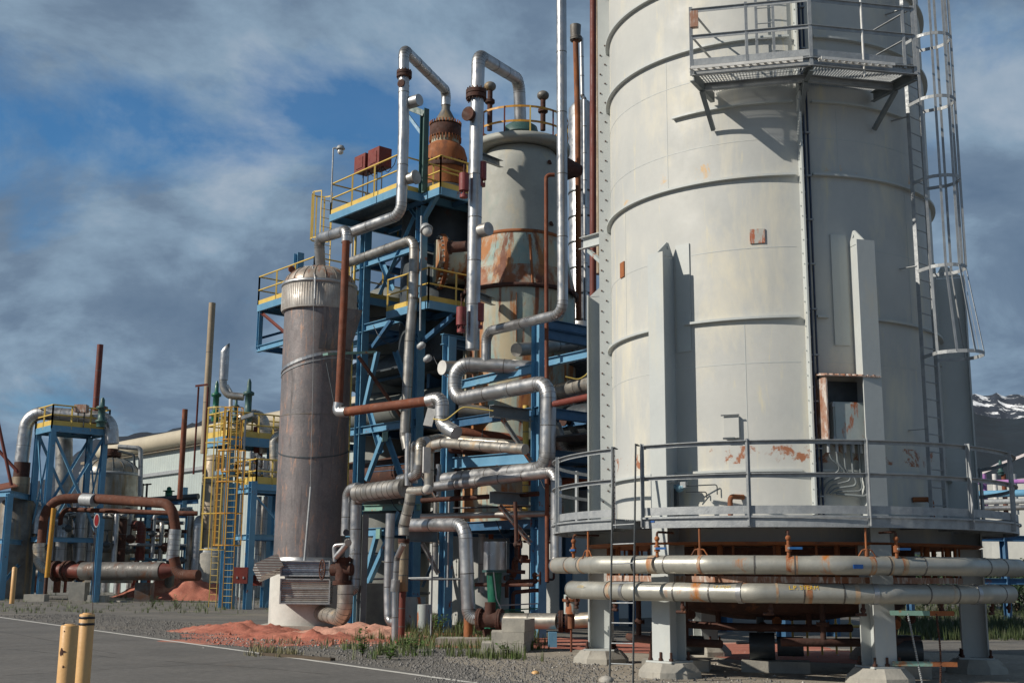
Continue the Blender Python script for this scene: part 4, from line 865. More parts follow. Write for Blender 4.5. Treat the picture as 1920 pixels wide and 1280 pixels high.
mb = MB(); q = CC+Vector((-.85, -.45, zd+.46)); mb.lathe(q, [(.09, -.02), (.12, 0), (.09, .02), (.05, 0)], 12, axis=Vector((.4, -1, .1))); t.part('lifting_eye', mb, M['rust'])
def cring(z0, slope, az0, rad, w_, h_, n=48, sag=0):
    mb = MB(); pr_ = None
    for i in range(n+1):
        a_ = math.pi*2*i/n; c_ = CC+Vector((math.cos(a_)*rad, math.sin(a_)*rad, z0+slope*math.cos(a_-az0)+sag*max(0, -math.sin(a_))*-1))
        if pr_ is not None: mb.bar(pr_, c_, w_, h_)
        pr_ = c_
    return mb
t.part('strap', cring(cz(672), .33, R(-15), RC+.02, .012, .09), M['alu']); t.part('strap', cring(cz(682), .30, R(-15), RC+.015, .012, .03), M['galv'])
t.part('strap', cring(cz(775), 0, 0, RC+.004, .01, .02), M['dome']); t.part('strap', cring(cz(838), 0, 0, RC+.012, .012, .04, sag=.32), M['dgrey'])
t.part('flange_ring', MB().lathe(CC, [(RC, cz(1056)), (RC+.09, cz(1055)), (RC+.09, cz(1051)), (RC+.02, cz(1044))], 64, cap=False), M['alu'])
t.part('wire', MB().tube([A(588, 512, 36.5), A(587, 700, 36.55), A(582, 912, 36.5)], .008, 5, 0), M['galv'])
t.part('conduit', MB().cyl(A(583, 912, 36.45), A(571, 1052, 36.35), .038, seg=8), M['galv'])
mb = MB(); a_ = A(570, 500, 37.2); mb.tube([a_, A(586, 498, 36.9), A(591, 520, 36.5), A(590, 560, 36.45)], .022, 8, .1); t.part('dome_hose', mb, M['alu'])
for k, (x0, y0, x1, y1, m_, Yd) in enumerate(((528, 1051, 617, 1079, 'louv2', 36.15), (527, 1085, 617, 1131, 'louv', 36.10))):
    p0, p1 = A(x0, y0, Yd), A(x1, y1, Yd); c_ = (p0+p1)/2; tt_ = T('vent_box', ('upper of two ribbed metal boxes on the scorched column base', 'lower larger ribbed metal box on the scorched column base')[k], 'vent box', Vector((c_.x, c_.y, p1.z)), 'ribbed boxes on the column base')
    w_, h_ = abs(p1.x-p0.x), abs(p0.z-p1.z); mb = MB().obox(c_+Vector((0, .33, 0)), Vector((w_/2, 0, 0)), Vector((0, .30, 0)), Z*h_/2); bd = tt_.part('body', mb, M[m_])
    mb = MB(); n_ = int(h_/.055)
    for i in range(n_): mb.cyl(p0+Vector((.03, .03, -.03-.055*i)), p0+Vector((w_-.03, .03, -.03-.055*i)), .02, seg=6)
    tt_.part('ribs', mb, M[m_])
    mb = MB(); 
    for s_ in (0, w_): mb.obox(p0+Vector((s_, .0, -h_/2)), Vector((.02, 0, 0)), Vector((0, .03, 0)), Z*(h_/2+.02))
    for s_ in (0, h_): mb.obox(p0+Vector((w_/2, .002, -s_)), Vector((w_/2-.02, 0, 0)), Vector((0, .03, 0)), Z*.02)
    tt_.part('rim', mb, M['galv'])
q = A(503, 1064, 36.2); e_ = Vector((.85, .45, .42)).normalized(); n_ = Vector((-.45, .2, .85)).normalized(); s_ = e_.cross(n_).normalized(); n_ = s_.cross(e_)
t = T('vent_box', 'ribbed metal box tipped over and hanging off the left of the column base', 'vent box', q-Z*.4, 'ribbed boxes on the column base')
t.part('body', MB().obox(q, e_*.36, n_*.22, s_*.26), M['louv']); mb = MB()
for i in range(7): mb.bar(q+e_*(-.33+.11*i)-n_*.2-s_*.265, q+e_*(-.33+.11*i)+n_*.2-s_*.265, .02, .02)
t.part('ribs', mb, M['galv'])
mb = MB(); p_ = [A(607, 574, 36.3), A(680, 581, 37.4), A(657, 656, 37.3), A(597, 653, 36.2)]; mb.poly(p_, Vector((.0, .03, .0)))
solo('loose_panel', mb, M['colm'], 'big loose sheet hanging from the scorched column behind the rusty pipe', 'panel')
# ---------------------------------------------------------------- vessels
VBc = A(974, 600, 38.2); VB = drop(VBc, 0)
def vz(y, Yd=36.8): return A(974, y, Yd).z
t = T('reactor_vessel', 'big grey green vessel streaked with rust, railing on its top', 'vessel', VB)
t.part('upper_shell', MB().lathe(VB, [(1.45, vz(432)), (1.45, vz(350)), (1.45, vz(308)), (1.42, vz(292)), (1.33, vz(278)), (1.15, vz(264))], 64), M['vess'])
M['vessc'] = mat('rust_banded_cone_paint', (.40, .42, .36), (.24, .36, .34), .7, 0, 1.1, [((.42, .36, .24), .8, .46, .6, (1.5, 1.5, .35)), ((.36, .15, .05), .75, .50, .58, (2.0, 2.0, .45)), ((.26, .095, .04), .8, .40, .52, (1.3, 1.3, .7), ((vz(536)+vz(498))/2, (vz(498)-vz(536))/2)), ((.17, .06, .03), .9, .55, .61, (2.5, 2.5, .25))], .2, 12)
t.part('top_deck', MB().lathe(VB, [(1.2, vz(262)), (1.64, vz(262)), (1.66, vz(250)), (1.3, vz(248)), (1.2, vz(247))], 48), M['vess'])
t.part('cone_shell', MB().lathe(VB, [(1.86, vz(536)), (1.66, vz(490)), (1.45, vz(432))], 64, cap=False), M['vessc'])
t.part('girth_flange', MB().lathe(VB, [(1.86, vz(543)), (1.93, vz(542)), (1.93, vz(536)), (1.84, vz(535))], 64, cap=False), M['rustd'])
t.part('lower_shell', MB().lathe(VB, [(1.82, 3.2), (1.82, 6), (1.82, vz(543))], 64), M['vessr'])
t.part('weld_band', MB().lathe(VB, [(1.455, vz(436)), (1.49, vz(435)), (1.49, vz(430)), (1.455, vz(429))], 64, cap=False), M['rusto'])
t.part('crown', MB().lathe(VB, [(.62, vz(250, 38)), (.55, vz(236, 38)), (.33, vz(228, 38)), (.2, vz(226, 38))], 32), M['teal'])
for zy in (vz(262)+1.08, vz(262)+.58):
    mb = MB(); P_ = [VB+Vector((math.cos(2*math.pi*i/40)*1.6, math.sin(2*math.pi*i/40)*1.6, zy)) for i in range(41)]
    for a_, b_ in zip(P_, P_[1:]): mb.bar(a_, b_, .015, .07)
    t.part('rail', mb, M['yel2'])
for i in range(12):
    a_ = 2*math.pi*(i+.35)/12; q = VB+Vector((math.cos(a_)*1.61, math.sin(a_)*1.61, vz(262))); t.part('post', MB().bar(q, q+Z*1.1, .05, .03), M['yel'] if i % 3 == 0 else M['redd'])
for x_, y0, y1 in ((918, 245, 165), (1018, 245, 182)):
    q0, q1 = A(x_, y0, 38.6), A(x_, y1, 38.6); mb = MB().cyl(q0, drop(q0, q1.z), .09, seg=10); mb.flange(drop(q0, q1.z-.5), Z, .17, .1, 8)
    nz_ = t.part('nozzle', mb, M['rustd']); kid(nz_, 'cap', MB().sphere(drop(q0, q1.z+.05), .21, 12, .8), M['dome'])
mb = MB(); q = A(1090, 320, 38.6); mb.cyl(VB+Vector((1.3, .2, 0))+Z*q.z, q, .50, .17, seg=20); t.part('cone_nozzle', mb, M['rustd'])
for x_, y_ in ((1030, 303), (1033, 418), (1075, 548)):
    q = A(x_, y_, 37.0); t.part('nozzle', MB().cyl(q, q+Vector((.1, .6, 0)), .06, seg=8), M['rustd'])
t.part('weld_seam', MB().bar(A(993, 440, 36.55)+Vector((0, .0, 0)), A(999, 530, 36.32), .06, .06), M['rusto'])
for x_ in (968, ): t.part('weld_seam', MB().bar(A(x_, 548, 36.36), A(x_, 640, 36.36), .09, .02), M['rusto'])
# left rusty converter
VA = drop(A(834, 300, 40.2), 0)
def az_(y, Yd=39.7): return A(834, y, Yd).z
t = T('rusty_converter', 'rust orange vessel with bolted collar and pointed cone top', 'vessel', VA)
t.part('cone', MB().lathe(VA, [(.56, az_(226)), (.40, az_(220)), (.15, az_(196)), (.15, az_(186))], 32), M['dome'])
fl = t.part('bolted_collar', MB().lathe(VA, [(.55, az_(250)), (.56, az_(246)), (.56, az_(230)), (.5, az_(226))], 32), M['rustd'])
mb = MB()
for i in range(30):
    a_ = 2*math.pi*i/30; q = VA+Vector((math.cos(a_)*.55, math.sin(a_)*.55, 0)); mb.cyl(q+Z*az_(249), q+Z*(az_(249)-.18), .025, seg=5); mb.cyl(q+Z*az_(227), q+Z*(az_(227)+.12), .025, seg=5)
t.part('collar_teeth', mb, M['rusto'])
t.part('neck', MB().lathe(VA, [(.50, az_(264)), (.50, az_(250))], 32), M['vessr'])
t.part('crown', MB().lathe(VA, [(.80, az_(305)), (.79, az_(288)), (.70, az_(272)), (.55, az_(264)), (.50, az_(262))], 40), M['rusto'])
mb = MB().lathe(VA, [(.84, az_(312)), (.84, az_(305)), (.78, az_(304))], 40)
for i in range(36): a_ = 2*math.pi*i/36; q = VA+Vector((math.cos(a_)*.82, math.sin(a_)*.82, 0)); mb.cyl(q+Z*az_(306), q+Z*(az_(306)+.14), .025, seg=5)
t.part('lower_collar', mb, M['rustd'])
t.part('body', MB().lathe(VA, [(.80, az_(345)), (.80, az_(312))], 40), M['rusto'])
t.part('drum', MB().lathe(VA, [(1.45, 8.5), (1.45, az_(400)), (1.2, az_(362)), (.80, az_(346))], 40), M['dgrey'])  # dark grey here carries the shade inside the tower
q = A(846, 492, 38.6); d = (Vector((-1, -.28, 0))).normalized(); mh = MB().cyl(q+d*.55, q-d*.6, .72, seg=32); mm = t.part('manway', mh, M['vessr'])
mb = MB(); mb.lathe(q+d*.35, [(.72, -.06), (.92, -.06), (.92, .06), (.72, .06)], 36, axis=d, cap=False, sharp=True); kid(mm, 'manway_flange', mb, M['rusto'])
kid(mm, 'manway_bolts', MB().bolts(q+d*.35, d, .83, 26, .035, .14), M['vess'])
# pale silos standing inside the rack
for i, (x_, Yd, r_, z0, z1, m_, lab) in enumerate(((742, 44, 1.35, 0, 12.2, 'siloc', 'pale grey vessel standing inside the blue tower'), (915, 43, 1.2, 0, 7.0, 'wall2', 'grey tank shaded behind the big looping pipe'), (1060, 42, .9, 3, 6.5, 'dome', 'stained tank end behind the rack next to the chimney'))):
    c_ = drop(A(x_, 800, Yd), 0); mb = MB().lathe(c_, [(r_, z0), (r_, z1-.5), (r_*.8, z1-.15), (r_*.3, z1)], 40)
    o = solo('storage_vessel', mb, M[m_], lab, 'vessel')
    if i == 0:
        for k in range(8): kid(o, 'shell_rib', MB().lathe(c_, [(r_, 1+1.4*k), (r_+.04, 1+1.4*k), (r_+.04, 1.08+1.4*k), (r_, 1.08+1.4*k)], 40, cap=False), M['dgrey'])
# bright silver duct right of the vessel, beige duct by the chimney
q = drop(A(1092, 400, 44), 0); o = solo('silver_duct', MB().lathe(q, [(.52, 6), (.52, A(1088, 205, 44).z), (.3, A(1088, 192, 44).z)], 24), M['alu'], 'bright silver clad upright duct behind the rusty riser', 'duct')
for k in range(9): kid(o, 'hoop', MB().lathe(q, [(.52, 8+1.0*k), (.545, 8+1.0*k), (.545, 8.06+1.0*k), (.52, 8.06+1.0*k)], 24, cap=False), M['dgrey'])
a_ = drop(A(1123, 300, 30), 0); solo('beige_duct', MB().cyl(a_+Z*9.3, a_+Z*17, .13, seg=12), M['tan'], 'beige flat sided riser squeezed against the chimney seam', 'duct')
t = T('pipe_bracket', 'pale grey bracket sticking out from the left of the chimney', 'bracket', A(1112, 460, 28))
t.part('arm', MB().channel(A(1090, 457, 27.6), A(1142, 443, 25.5), .12, .28), M['stackp']); t.part('brace', MB().bar(A(1104, 470, 27.1), A(1138, 500, 25.5), .08, .08), M['scrap'])
# ---------------------------------------------------------------- big pipes
def vv(l, v=21.3): return [F(x, y, v) if len(q) == 2 else A(x, y, q[2]) for q in l for x, y in [q[:2]]]
pipe('tall silver pipe arching over to the top of the big grey green vessel', [A(976, 236, 37.9), A(973, 150, 37.6), A(897, 104, 33.5), A(893, 250, 33.5), A(886, 655, 33.5)], .20, 'alu', bend=.42, seams=1.6)
f_ = A(893, 178, 33.5); mb = MB().flange(f_, Z, .31, .26, 14); solo('bolted_flange', mb, M['rustd'], 'dark bolted flange on the tall arching pipe over the vessel railing', 'flange')
for x_, y_, dx, dy, r_, l_, m_, lab in ((884, 217, -.55, -.8, .165, .30, 'rustd', 'round rusty blind flange low on the right tall riser'), (758, 160, -.5, -.85, .10, .28, 'rustd', 'small rusty blind flange on the left tall riser'), (905, 432, .72, -.69, .20, .50, 'alu2', 'silver capped stub pipe sticking out right of the tall riser'), (860, 463, -.85, .25, .16, .5, 'rustd', 'rusty stub pipe left of the tall riser'), (775, 191, .8, -.6, .19, .5, 'alu', 'silver stub on the dark teal mast arm'), (768, 335, .8, -.6, .17, .45, 'alu2', 'round grey stub at the upper deck edge')):
    Yd = 34.2 if x_ == 860 else 33.4 if x_ > 820 else 35.2; q = A(x_, y_, Yd); d = Vector((dx, dy, 0)).normalized(); mb = MB().cyl(q-d*l_*.5, q+d*l_*.5, r_, seg=20)
    if r_ < .18: mb.cyl(q+d*l_*.5, q+d*(l_*.5+.05), r_*1.3, seg=20)
    solo('pipe_stub', mb, M[m_], lab, 'pipe stub')
pipe('left tall silver riser looping over to the rusty cone vessel', [VA+Z*az_(188), VA+Z*(az_(160)), A(757, 92, 35.2), A(757, 240, 35.2), A(752, 402, 35.2), A(648, 440, 37.0)], .17, 'alu', bend=.36, seams=1.5)
mb = MB().flange(A(758, 140, 35.2), Z, .24, .2, 12); solo('bolted_flange', mb, M['rustd'], 'dark bolted flange on the left tall riser', 'flange')
pipe('silver pipe bridging from the scorched column dome to the rusty downpipe', [CC+Z*(zd+.6), A(598, 447, 37.4), A(650, 432, 35.6), A(650, 455, 35.6)], .17, 'alu', bend=.34)
pipe('rusty vertical downpipe in front of the scorched column', [A(649, 452, 35.5), A(645, 560, 35.5), A(635, 762, 35.5)], .118, 'rust', name='rusty_pipe', seams=0)
pipe('crumpled silver elbow at the foot of the rusty downpipe', [A(635, 755, 35.5), A(632, 773, 35.5), A(650, 772, 35.3)], .16, 'alu', bend=.2, seams=0)
pipe('rusty crosspipe running right from the crumpled silver elbow', [A(645, 772, 35.35), A(806, 751, 33.2)], .135, 'rust', name='rusty_pipe', seams=0)
pipe('fat silver swan neck elbow at the right end of the rusty crosspipe', [A(803, 752, 33.25), A(829, 745, 33.0), A(828, 795, 33.0), A(856, 812, 32.6)], .20, 'alu', bend=.32, seams=.5)
pipe('grey pipe under the upper deck dropping down the tower front', vv([(655, 492), (777, 448), (775, 560), (768, 640), (759, 815), (764, 842)], 21.7), .16, 'alu2', bend=.34, seams=1.5)
t = T('pipe_clamp_arm', 'pale green clamp arm holding the rusty downpipe', 'bracket', A(650, 660, 35.6))
t.part('arm', MB().bar(A(610, 664, 35.6), A(700, 660, 37.2), .22, .07), M['mint']); t.part('brace', MB().bar(A(672, 668, 36), A(752, 780, 37.4), .08, .08), M['rustd'])
t.part('stay', MB().bar(A(612, 680, 35.9), A(626, 752, 35.6), .02, .02), M['dgrey'])
# looping pipe
vq = 21.35
pipe('biggest silver pipe zigzagging between the rack columns', [A(1010, 690, 34.4)]+vv([(856, 681), (850, 750), (1029, 716), (1026, 878), (835, 899)], vq), .212, 'alu', bend=.42, seams=1.3)
t = T('capped_pipe', 'silver pipe end with round white cap left of the zigzag pipe', 'pipe', F(830, 689, 21.9)-Z*.2)
t.part('pipe', MB().cyl(F(831, 689, 21.9), G(990, 690, du(F(831, 689, 21.9))), .21, seg=20), M['alu2']); q = F(830, 689, 21.9); t.part('cap', MB().cyl(q-V*.03, q, .225, seg=24), M['white'])
pipe('long silver pipe running right and dropping to the ring pipe', [F(818, 912, 21.2), F(1043, 884, 21.2), A(1043, 1040, 27.5)][:2]+[drop(F(1043, 884, 21.2), F(1043, 1062, 21.2).z), S(-76, 4.27, 1.86)], .15, 'alu', bend=.25, seams=1.2)
pipe('tall silver pipe right of the vessel going up out of view', [A(1052, -120, 31.5), A(1055, 588, 31.5), F(912, 622, 21.9), drop(F(912, 622, 21.9), F(906, 680, 21.9).z)], .145, 'alu', bend=.33, seams=1.8)
pipe('thin rusty riser passing in front of the rack column', [A(1040, 328, 33), A(1024, 328, 33), A(1026, 1090, 33)], .058, 'rust', name='rusty_pipe', bend=.12, seams=0)
pipe('dark red pipe rising along the chimney seam', [A(1112, -80, 29.5), A(1112, 742, 29.5), A(1040, 757, 31.5)], .085, 'redd', name='rusty_pipe', bend=.25, seams=0)
rr_ = pipe('rust blotched riser with capped top left of the dark red pipe', [A(1079, 62, 40), A(1083, 220, 40), A(1085, 600, 40)], .10, 'rusto', name='rusty_pipe', seams=0)
mb = MB().cyl(A(1079, 70, 40), A(1079, 48, 40), .18, .2, seg=14); mb.flange(A(1080, 73, 40), Z, .22, .12, 8); kid(rr_, 'cap', mb, M['dome'])
pipe('thin silver riser beside the rust blotched riser', [A(1090, 72, 41), A(1092, 180, 41), A(1096, 186, 41), A(1098, 600, 41)], .075, 'alu', bend=.1)
pipe('fat grey pipe lying behind the rack top beam', [A(968, 656, 34.5), A(1108, 640, 38)], .20, 'alu2')
pipe('beige stained pipe right of the rack column', [A(1020, 741, 35.2), A(1120, 716, 33)], .24, 'aluy')
for i, (pts, r_, m_, lab) in enumerate((
  ([(1040, 795), (1060, 850), (1130, 838)], .18, 'alu2', 'silver pipe bending behind the chimney seam'),
  ([(1035, 905), (1130, 895)], .13, 'rust', 'rust pipe glimpsed behind the walkway railing'),
  ([(1045, 855), (1130, 862)], .07, 'rust', 'thin rust pipe just above the walkway railing'),
  ([(850, 808), (960, 822), (1000, 836)], .15, 'rust', 'rust pipe under the swan neck elbow'),
  ([(860, 770), (985, 778)], .22, 'dome', 'dull drum pipe shaded behind the zigzag pipe'))):
    pipe(lab, [A(x, y, 35.5+.3*i) for x, y in pts], r_, m_, bend=.3)
pipe('dark rusted duct between the rack levels', [A(845, 840, 37), A(985, 852, 36)], .16, 'rustd', name='rusty_pipe', seams=0)
# junction of uprights left of centre
vj = 19.7
pipe('stained upright silver pipe bending right, nearest of the crowded group', vv([(804, 912), (805, 836), (832, 830), (985, 842)], vj), .135, 'aluy', bend=.22, seams=.9)
pipe('middle upright silver pipe bending right in the crowded group', [F(787, 872, vj+.1), F(788, 830, vj+.1), A(822, 822, 36.5), A(985, 836, 35)], .15, 'aluy', bend=.26, seams=.9)
pipe('left upright silver pipe bending right in the crowded group', vv([(774, 905), (775, 836), (800, 826)], vj+.3), .13, 'alu', bend=.2, seams=.9)
pipe('slim bright upright pipe left of the crowded group', vv([(764, 910), (765, 812)], vj), .085, 'alu', seams=0)
pipe('short silver connector curling down to the fat header pipe', vv([(787, 868), (784, 888), (765, 897), (750, 899)], vj+.1), .15, 'alu', bend=.2, seams=.3)
mb = MB().obox(F(800, 862, vj-.3), U*.02, V*.12, Z*.35); solo('open_cladding', mb, M['white'], 'bright strip of peeled cladding on the nearest upright pipe', 'cladding')
fh = pipe('fat banded header pipe running right from the double elbows', vv([(671, 925), (760, 914)], vj), .27, 'alu2', seams=.28, seg=24)
pipe('outer of the two silver downpipes right of the scorched column', vv([(672, 914), (652, 917), (649, 1004)], vj), .16, 'alu', bend=.3, seams=.8)
pipe('inner of the two silver downpipes hooking into the column base', [F(680, 932, vj), F(668, 936, vj), F(665, 1085, vj), A(663, 1108, 35.6), A(645, 1106, 35.5)], .165, 'alu', bend=.28, seams=.9)
pipe('stained elbow pipe entering the concrete base of the scorched column', [A(648, 1096, 34.8), A(646, 1160, 34.8), A(598, 1148, 36.9)], .225, 'aluy', bend=.42, seams=.5)
pipe('plain short header stub capped with torn lagging', vv([(768, 921), (797, 919)], vj-.1), .125, 'aluy', seams=0)
mb = MB().sphere(F(802, 917, vj-.2), .15, 10, .9); solo('torn_lagging', mb, M['concw'], 'pale lump of torn lagging on the header stub end', 'lagging')
# lower uprights
pipe('silver pipe slanting down from the header to the rusty flange', vv([(770, 925), (768, 942), (757, 985), (757, 1003)], 18.4), .14, 'aluy', bend=.2, seams=.4)
mb = MB().flange(F(757, 1014, 18.4), Z, .15, .10, 8); solo('bolted_flange', mb, M['rustd'], 'rusty flange halfway down the slanting pipe', 'flange')
pipe('yellow stained insulated upright under the rusty flange', vv([(757, 1018), (755, 1108)], 18.4), .135, 'tan', seams=.5)
pipe('bare dark rust upright reaching the grass', vv([(755, 1106), (752, 1208)], 18.4), .085, 'redd', name='rusty_pipe', seams=.5)
pipe('slim silver upright joining the stained upright near the grass', vv([(756, 1020), (744, 1046), (741, 1092)], 18.1), .075, 'alu', bend=.2, seams=.5)
pipe('silver upright sleeve planted in the red dirt', vv([(742, 1086), (740, 1108)], 18.1), .115, 'alu', seams=0); pipe('lowest silver upright planted in the red dirt', vv([(741, 1108), (740, 1206)], 18.1), .085, 'alu', seams=.9)
pipe('silver upright with hooked foot left of the stained upright', vv([(732, 962), (728, 1100), (729, 1166), (745, 1166)], 18.9), .125, 'alu', bend=.2, seams=.9)
pipe('long silver pipe dropping in front of the rack to a rusty valve', [A(768, 984, 32.6), A(872, 983, 30.4), A(879, 1155, 30.4), A(905, 1161, 30.3)], .175, 'alu', bend=.36, seams=1.2)
pipe('rusty prop under the dropping silver pipe', [A(878, 1156, 30.6), drop(A(878, 1156, 30.6), 0.1)], .11, 'rusto', name='prop', cat='prop', seams=0)
q = H(868, 1208); solo('concrete_block', MB().poly([q+Vector((x_, y_, 0)) for x_, y_ in ((-.65, -.4), (.65, -.35), (.7, .45), (-.6, .4))], Z*.17), M['conc'], 'flat concrete block under the rusty prop', 'concrete block')
t = T('gate_valve', 'dark rusty flanged valve body on the ground beside the concrete steps', 'valve', drop(A(919, 1160, 30.2), 0))
qv = A(919, 1161, 30.2); ax = (A(941, 1162, 30.1)-A(898, 1161, 30.3)).normalized()
t.part('body', MB().cyl(qv-ax*.24, qv+ax*.24, .19, seg=14), M['rustd'])
for s_ in (-.26, .26): t.part('flange', MB().flange(qv+ax*s_, ax, .27, .1, 8), M['rustd'])
t.part('bonnet', MB().cyl(qv, qv+Z*.42, .14, seg=12), M['rustd'])
pipe('silver pipe lying along the ground behind the concrete steps', [A(941, 1163, 30.1), A(1045, 1164, 29.6)], .19, 'aluy', seams=.9)
t = T('line_strainer', 'rusty flanges and stained pipe right of the concrete steps', 'pipe', drop(A(1060, 1164, 29.4), 0))
for x_ in (1052, 1064): t.part('flange', MB().flange(A(x_, 1164, 29.4), Vector((1, -.1, 0)).normalized(), .26, .1, 10), M['rustd'])
t.part('pipe', MB().cyl(A(1066, 1164, 29.4), A(1116, 1160, 29), .18, seg=16), M['aluy']); t.part('tail', MB().tube([A(1116, 1160, 29), A(1150, 1158, 29)], .15, 12), M['rust'])
t.part('support', MB().bar(A(1036, 1184, 29.5), drop(A(1036, 1184, 29.5), 0), .2, .3), M['blue'])
t = T('teal_canister', 'pale teal canister with rusty clamps left of the chimney legs', 'canister', drop(A(1071, 1150, 27.6), .7))
q0, q1 = A(1071, 1150, 27.6), A(1071, 1114, 27.6); t.part('body', MB().cyl(q0, drop(q0, q1.z), .165, seg=20), M['scrap']); t.part('clamp', MB().flange(drop(q0, q0.z+.30), Z, .2, .05, 6), M['rusto']); t.part('foot', MB().cyl(q0, q0-Z*.32, .08, seg=10), M['rusto'])
t.part('stand', MB().cyl(q0-Z*.3, drop(q0, 0), .025, seg=6), M['rust']); t.part('handle', MB().tube([drop(q0, q1.z)-Vector((.1, 0, 0)), drop(q0, q1.z+.16)-Vector((.1, 0, 0)), drop(q0, q1.z+.16)+Vector((.1, 0, 0)), drop(q0, q1.z)+Vector((.1, 0, 0))], .012, 6, .06), M['dgrey'])
# tank and green pump
qt = A(927, 1068, 31); t = T('damper_tank', 'shiny cylindrical tank standing on the green pump', 'tank', qt)
t.part('body', MB().cyl(qt, drop(qt, A(927, 1015, 31).z), .28, seg=28), M['alu']); t.part('side_shield', MB().obox(qt+Vector((.30, .05, .36)), Vector((.012, 0, 0)), Vector((0, .1, 0)), Z*.36), M['alu2']); t.part('base_plate', MB().cyl(qt-Z*.06, qt, .31, seg=24), M['teal'])
t = T('green_pump', 'dark green upright pump with looping white tube under the shiny tank', 'pump', drop(qt, 0))
t.part('pedestal', MB().lathe(drop(qt, 0), [(.24, .35), (.26, .5), (.15, .75), (.16, 1.0), (.20, qt.z-.07)], 20), M['green'])
t.part('base', MB().cyl(drop(qt, .05), drop(qt, .36), .22, .30, seg=16), M['rustd'])
t.part('motor', MB().cyl(drop(qt, .62)+Vector((.2, 0, 0)), drop(qt, .62)+Vector((.75, .1, 0)), .17, seg=16), M['green'])
t.part('tube', MB().tube([qt+Vector((-.02, -.3, -.05)), qt+Vector((.06, -.32, -.7)), qt+Vector((.2, -.3, -1.0)), qt+Vector((.12, -.28, -1.3))], .014, 6, .2), M['white'])
t.part('control_box', MB().obox(drop(qt, .78)+Vector((-.16, -.22, 0)), Vector((.09, 0, 0)), Vector((0, .05, 0)), Z*.13), M['scrap'])
for i in range(5): t.part('bracket', MB().bar(drop(qt, .45+.12*i)+Vector((.1, -.2, 0)), drop(qt, .5+.12*i)+Vector((1.1, -.1+.05*i, 0)), .04, .03), M['green' if i % 2 else 'galv'])
t = T('rusty_pump_line', 'dark rusty small bore piping with valves right of the green pump', 'pipe', drop(A(990, 1100, 30.6), .3))
for pts in ([(962, 1150), (962, 1110), (1000, 1106), (1010, 1106)], [(968, 1070), (968, 1000), (966, 940)], [(950, 1070), (985, 1072)], [(950, 1120), (950, 1090), (1000, 1088)]): t.part('line', MB().tube([A(x, y, 31.2) for x, y in pts], .05, 8, .09), M['rustd'])
for x_, y_ in ((968, 1050), (968, 1020), (1003, 1088), (1003, 1078)):
    mb = MB().sphere(A(x_, y_, 31.1), .08); mb.cyl(A(x_, y_, 31.1), A(x_+9, y_, 30.9), .03, seg=6); mb.lathe(A(x_+10, y_, 30.9), [(.09, -.01), (.11, 0), (.09, .01), (.07, 0)], 12, axis=Vector((1, -.2, 0))); t.part('valve', mb, M['rustd'])
# steps
t0 = H(960, 1222); e_ = Vector((1, -.12, 0)).normalized(); f_ = Vector((.12, 1, 0))
t = T('concrete_steps', 'three block concrete steps at the edge of the gravel', 'steps', t0)
def sx(px): return (px-960)/2293*27.6
for k, (x0, x1, z0, z1) in enumerate(((908, 1006, 0, .19), (926, 1007, .195, .43), (945, 1008, .435, .70))):
    a_ = H(x0+2, 1216); mb = MB().poly([Vector((sx(x0), 27.4+.07*k, z0)), Vector((sx(x1)-.25, 27.3+.07*k, z0)), Vector((sx(x1), 28.6, z0)), Vector((sx(x0), 28.6, z0))], Z*(z1-z0)); t.part('block', mb, M['conc'])
# ---------------------------------------------------------------- things on the decks
for i, (x_, y_, h_, lab) in enumerate(((686, 309, .40, 'smaller dark red box on the upper deck'), (712, 299, .46, 'larger dark red box on the upper deck'))):
    q = F(x_, y_, 22.2); t = T('control_box', lab, 'control box', drop(q, zDT), 'red boxes on the upper deck')
    t.part('body', MB().obox(q, U*.34, V*.26, Z*h_/1.35), M['redp']); 
    for s_ in (-.15, .15): t.part('leg', MB().cyl(drop(q+U*s_, zDT), q+U*s_-Z*h_*.7, .025, seg=6), M['dgrey'])
    t.part('hatch', MB().obox(q-V*.27, U*.2, V*.01, Z*.2), M['redp'])
    t.part('cable', MB().tube([q-Z*h_*.7-U*.2, q-Z*(h_*.7+.3)-U*.5, q-Z*(h_*.7+.1)-U*.9, q-Z*(h_*.7-.5)-U*1.2], .015, 6, .15), M['black'])
for i, (x_, y0, y1, Yd, lab) in enumerate(((621, 380, 272, 37.5, 'slim lamp post at the left end of the upper deck'),)):
    q = A(x_, y0, Yd); tp = drop(q, A(x_, y1+6, Yd).z); t = T('deck_lamp', lab, 'lamp', q)
    t.part('pole', MB().cyl(q, tp, .025, seg=8), M['galv']); t.part('arm', MB().cyl(tp, tp+Vector((.2, 0, .02)), .03, seg=8), M['galv']); t.part('lamp_shade', MB().lathe(tp+Vector((.24, 0, -.02)), [(.05, .12), (.10, .10), (.15, 0), (.14, -.02)], 14), M['galv']); t.part('globe', MB().sphere(tp+Vector((.24, 0, -.12)), .10), M['lampg'])
q = A(800, 432, 34.0); t = T('flood_lamp', 'round flood lamp hanging on the tower column', 'lamp', q-Z*.3); ax = Vector((.35, -.5, -.8)).normalized()
t.part('lamp_shade', MB().lathe(q, [(.05, -.22), (.14, -.18), (.20, -.02), (.19, 0)], 18, axis=ax), M['galv']); t.part('globe', MB().lathe(q, [(.15, 0), (.13, .14), (.06, .2), (.01, .21)], 14, axis=ax), M['lampg']); t.part('pole', MB().cyl(F(788, 620, 21.7), F(790, 405, 21.7), .03, seg=8), M['galv'])
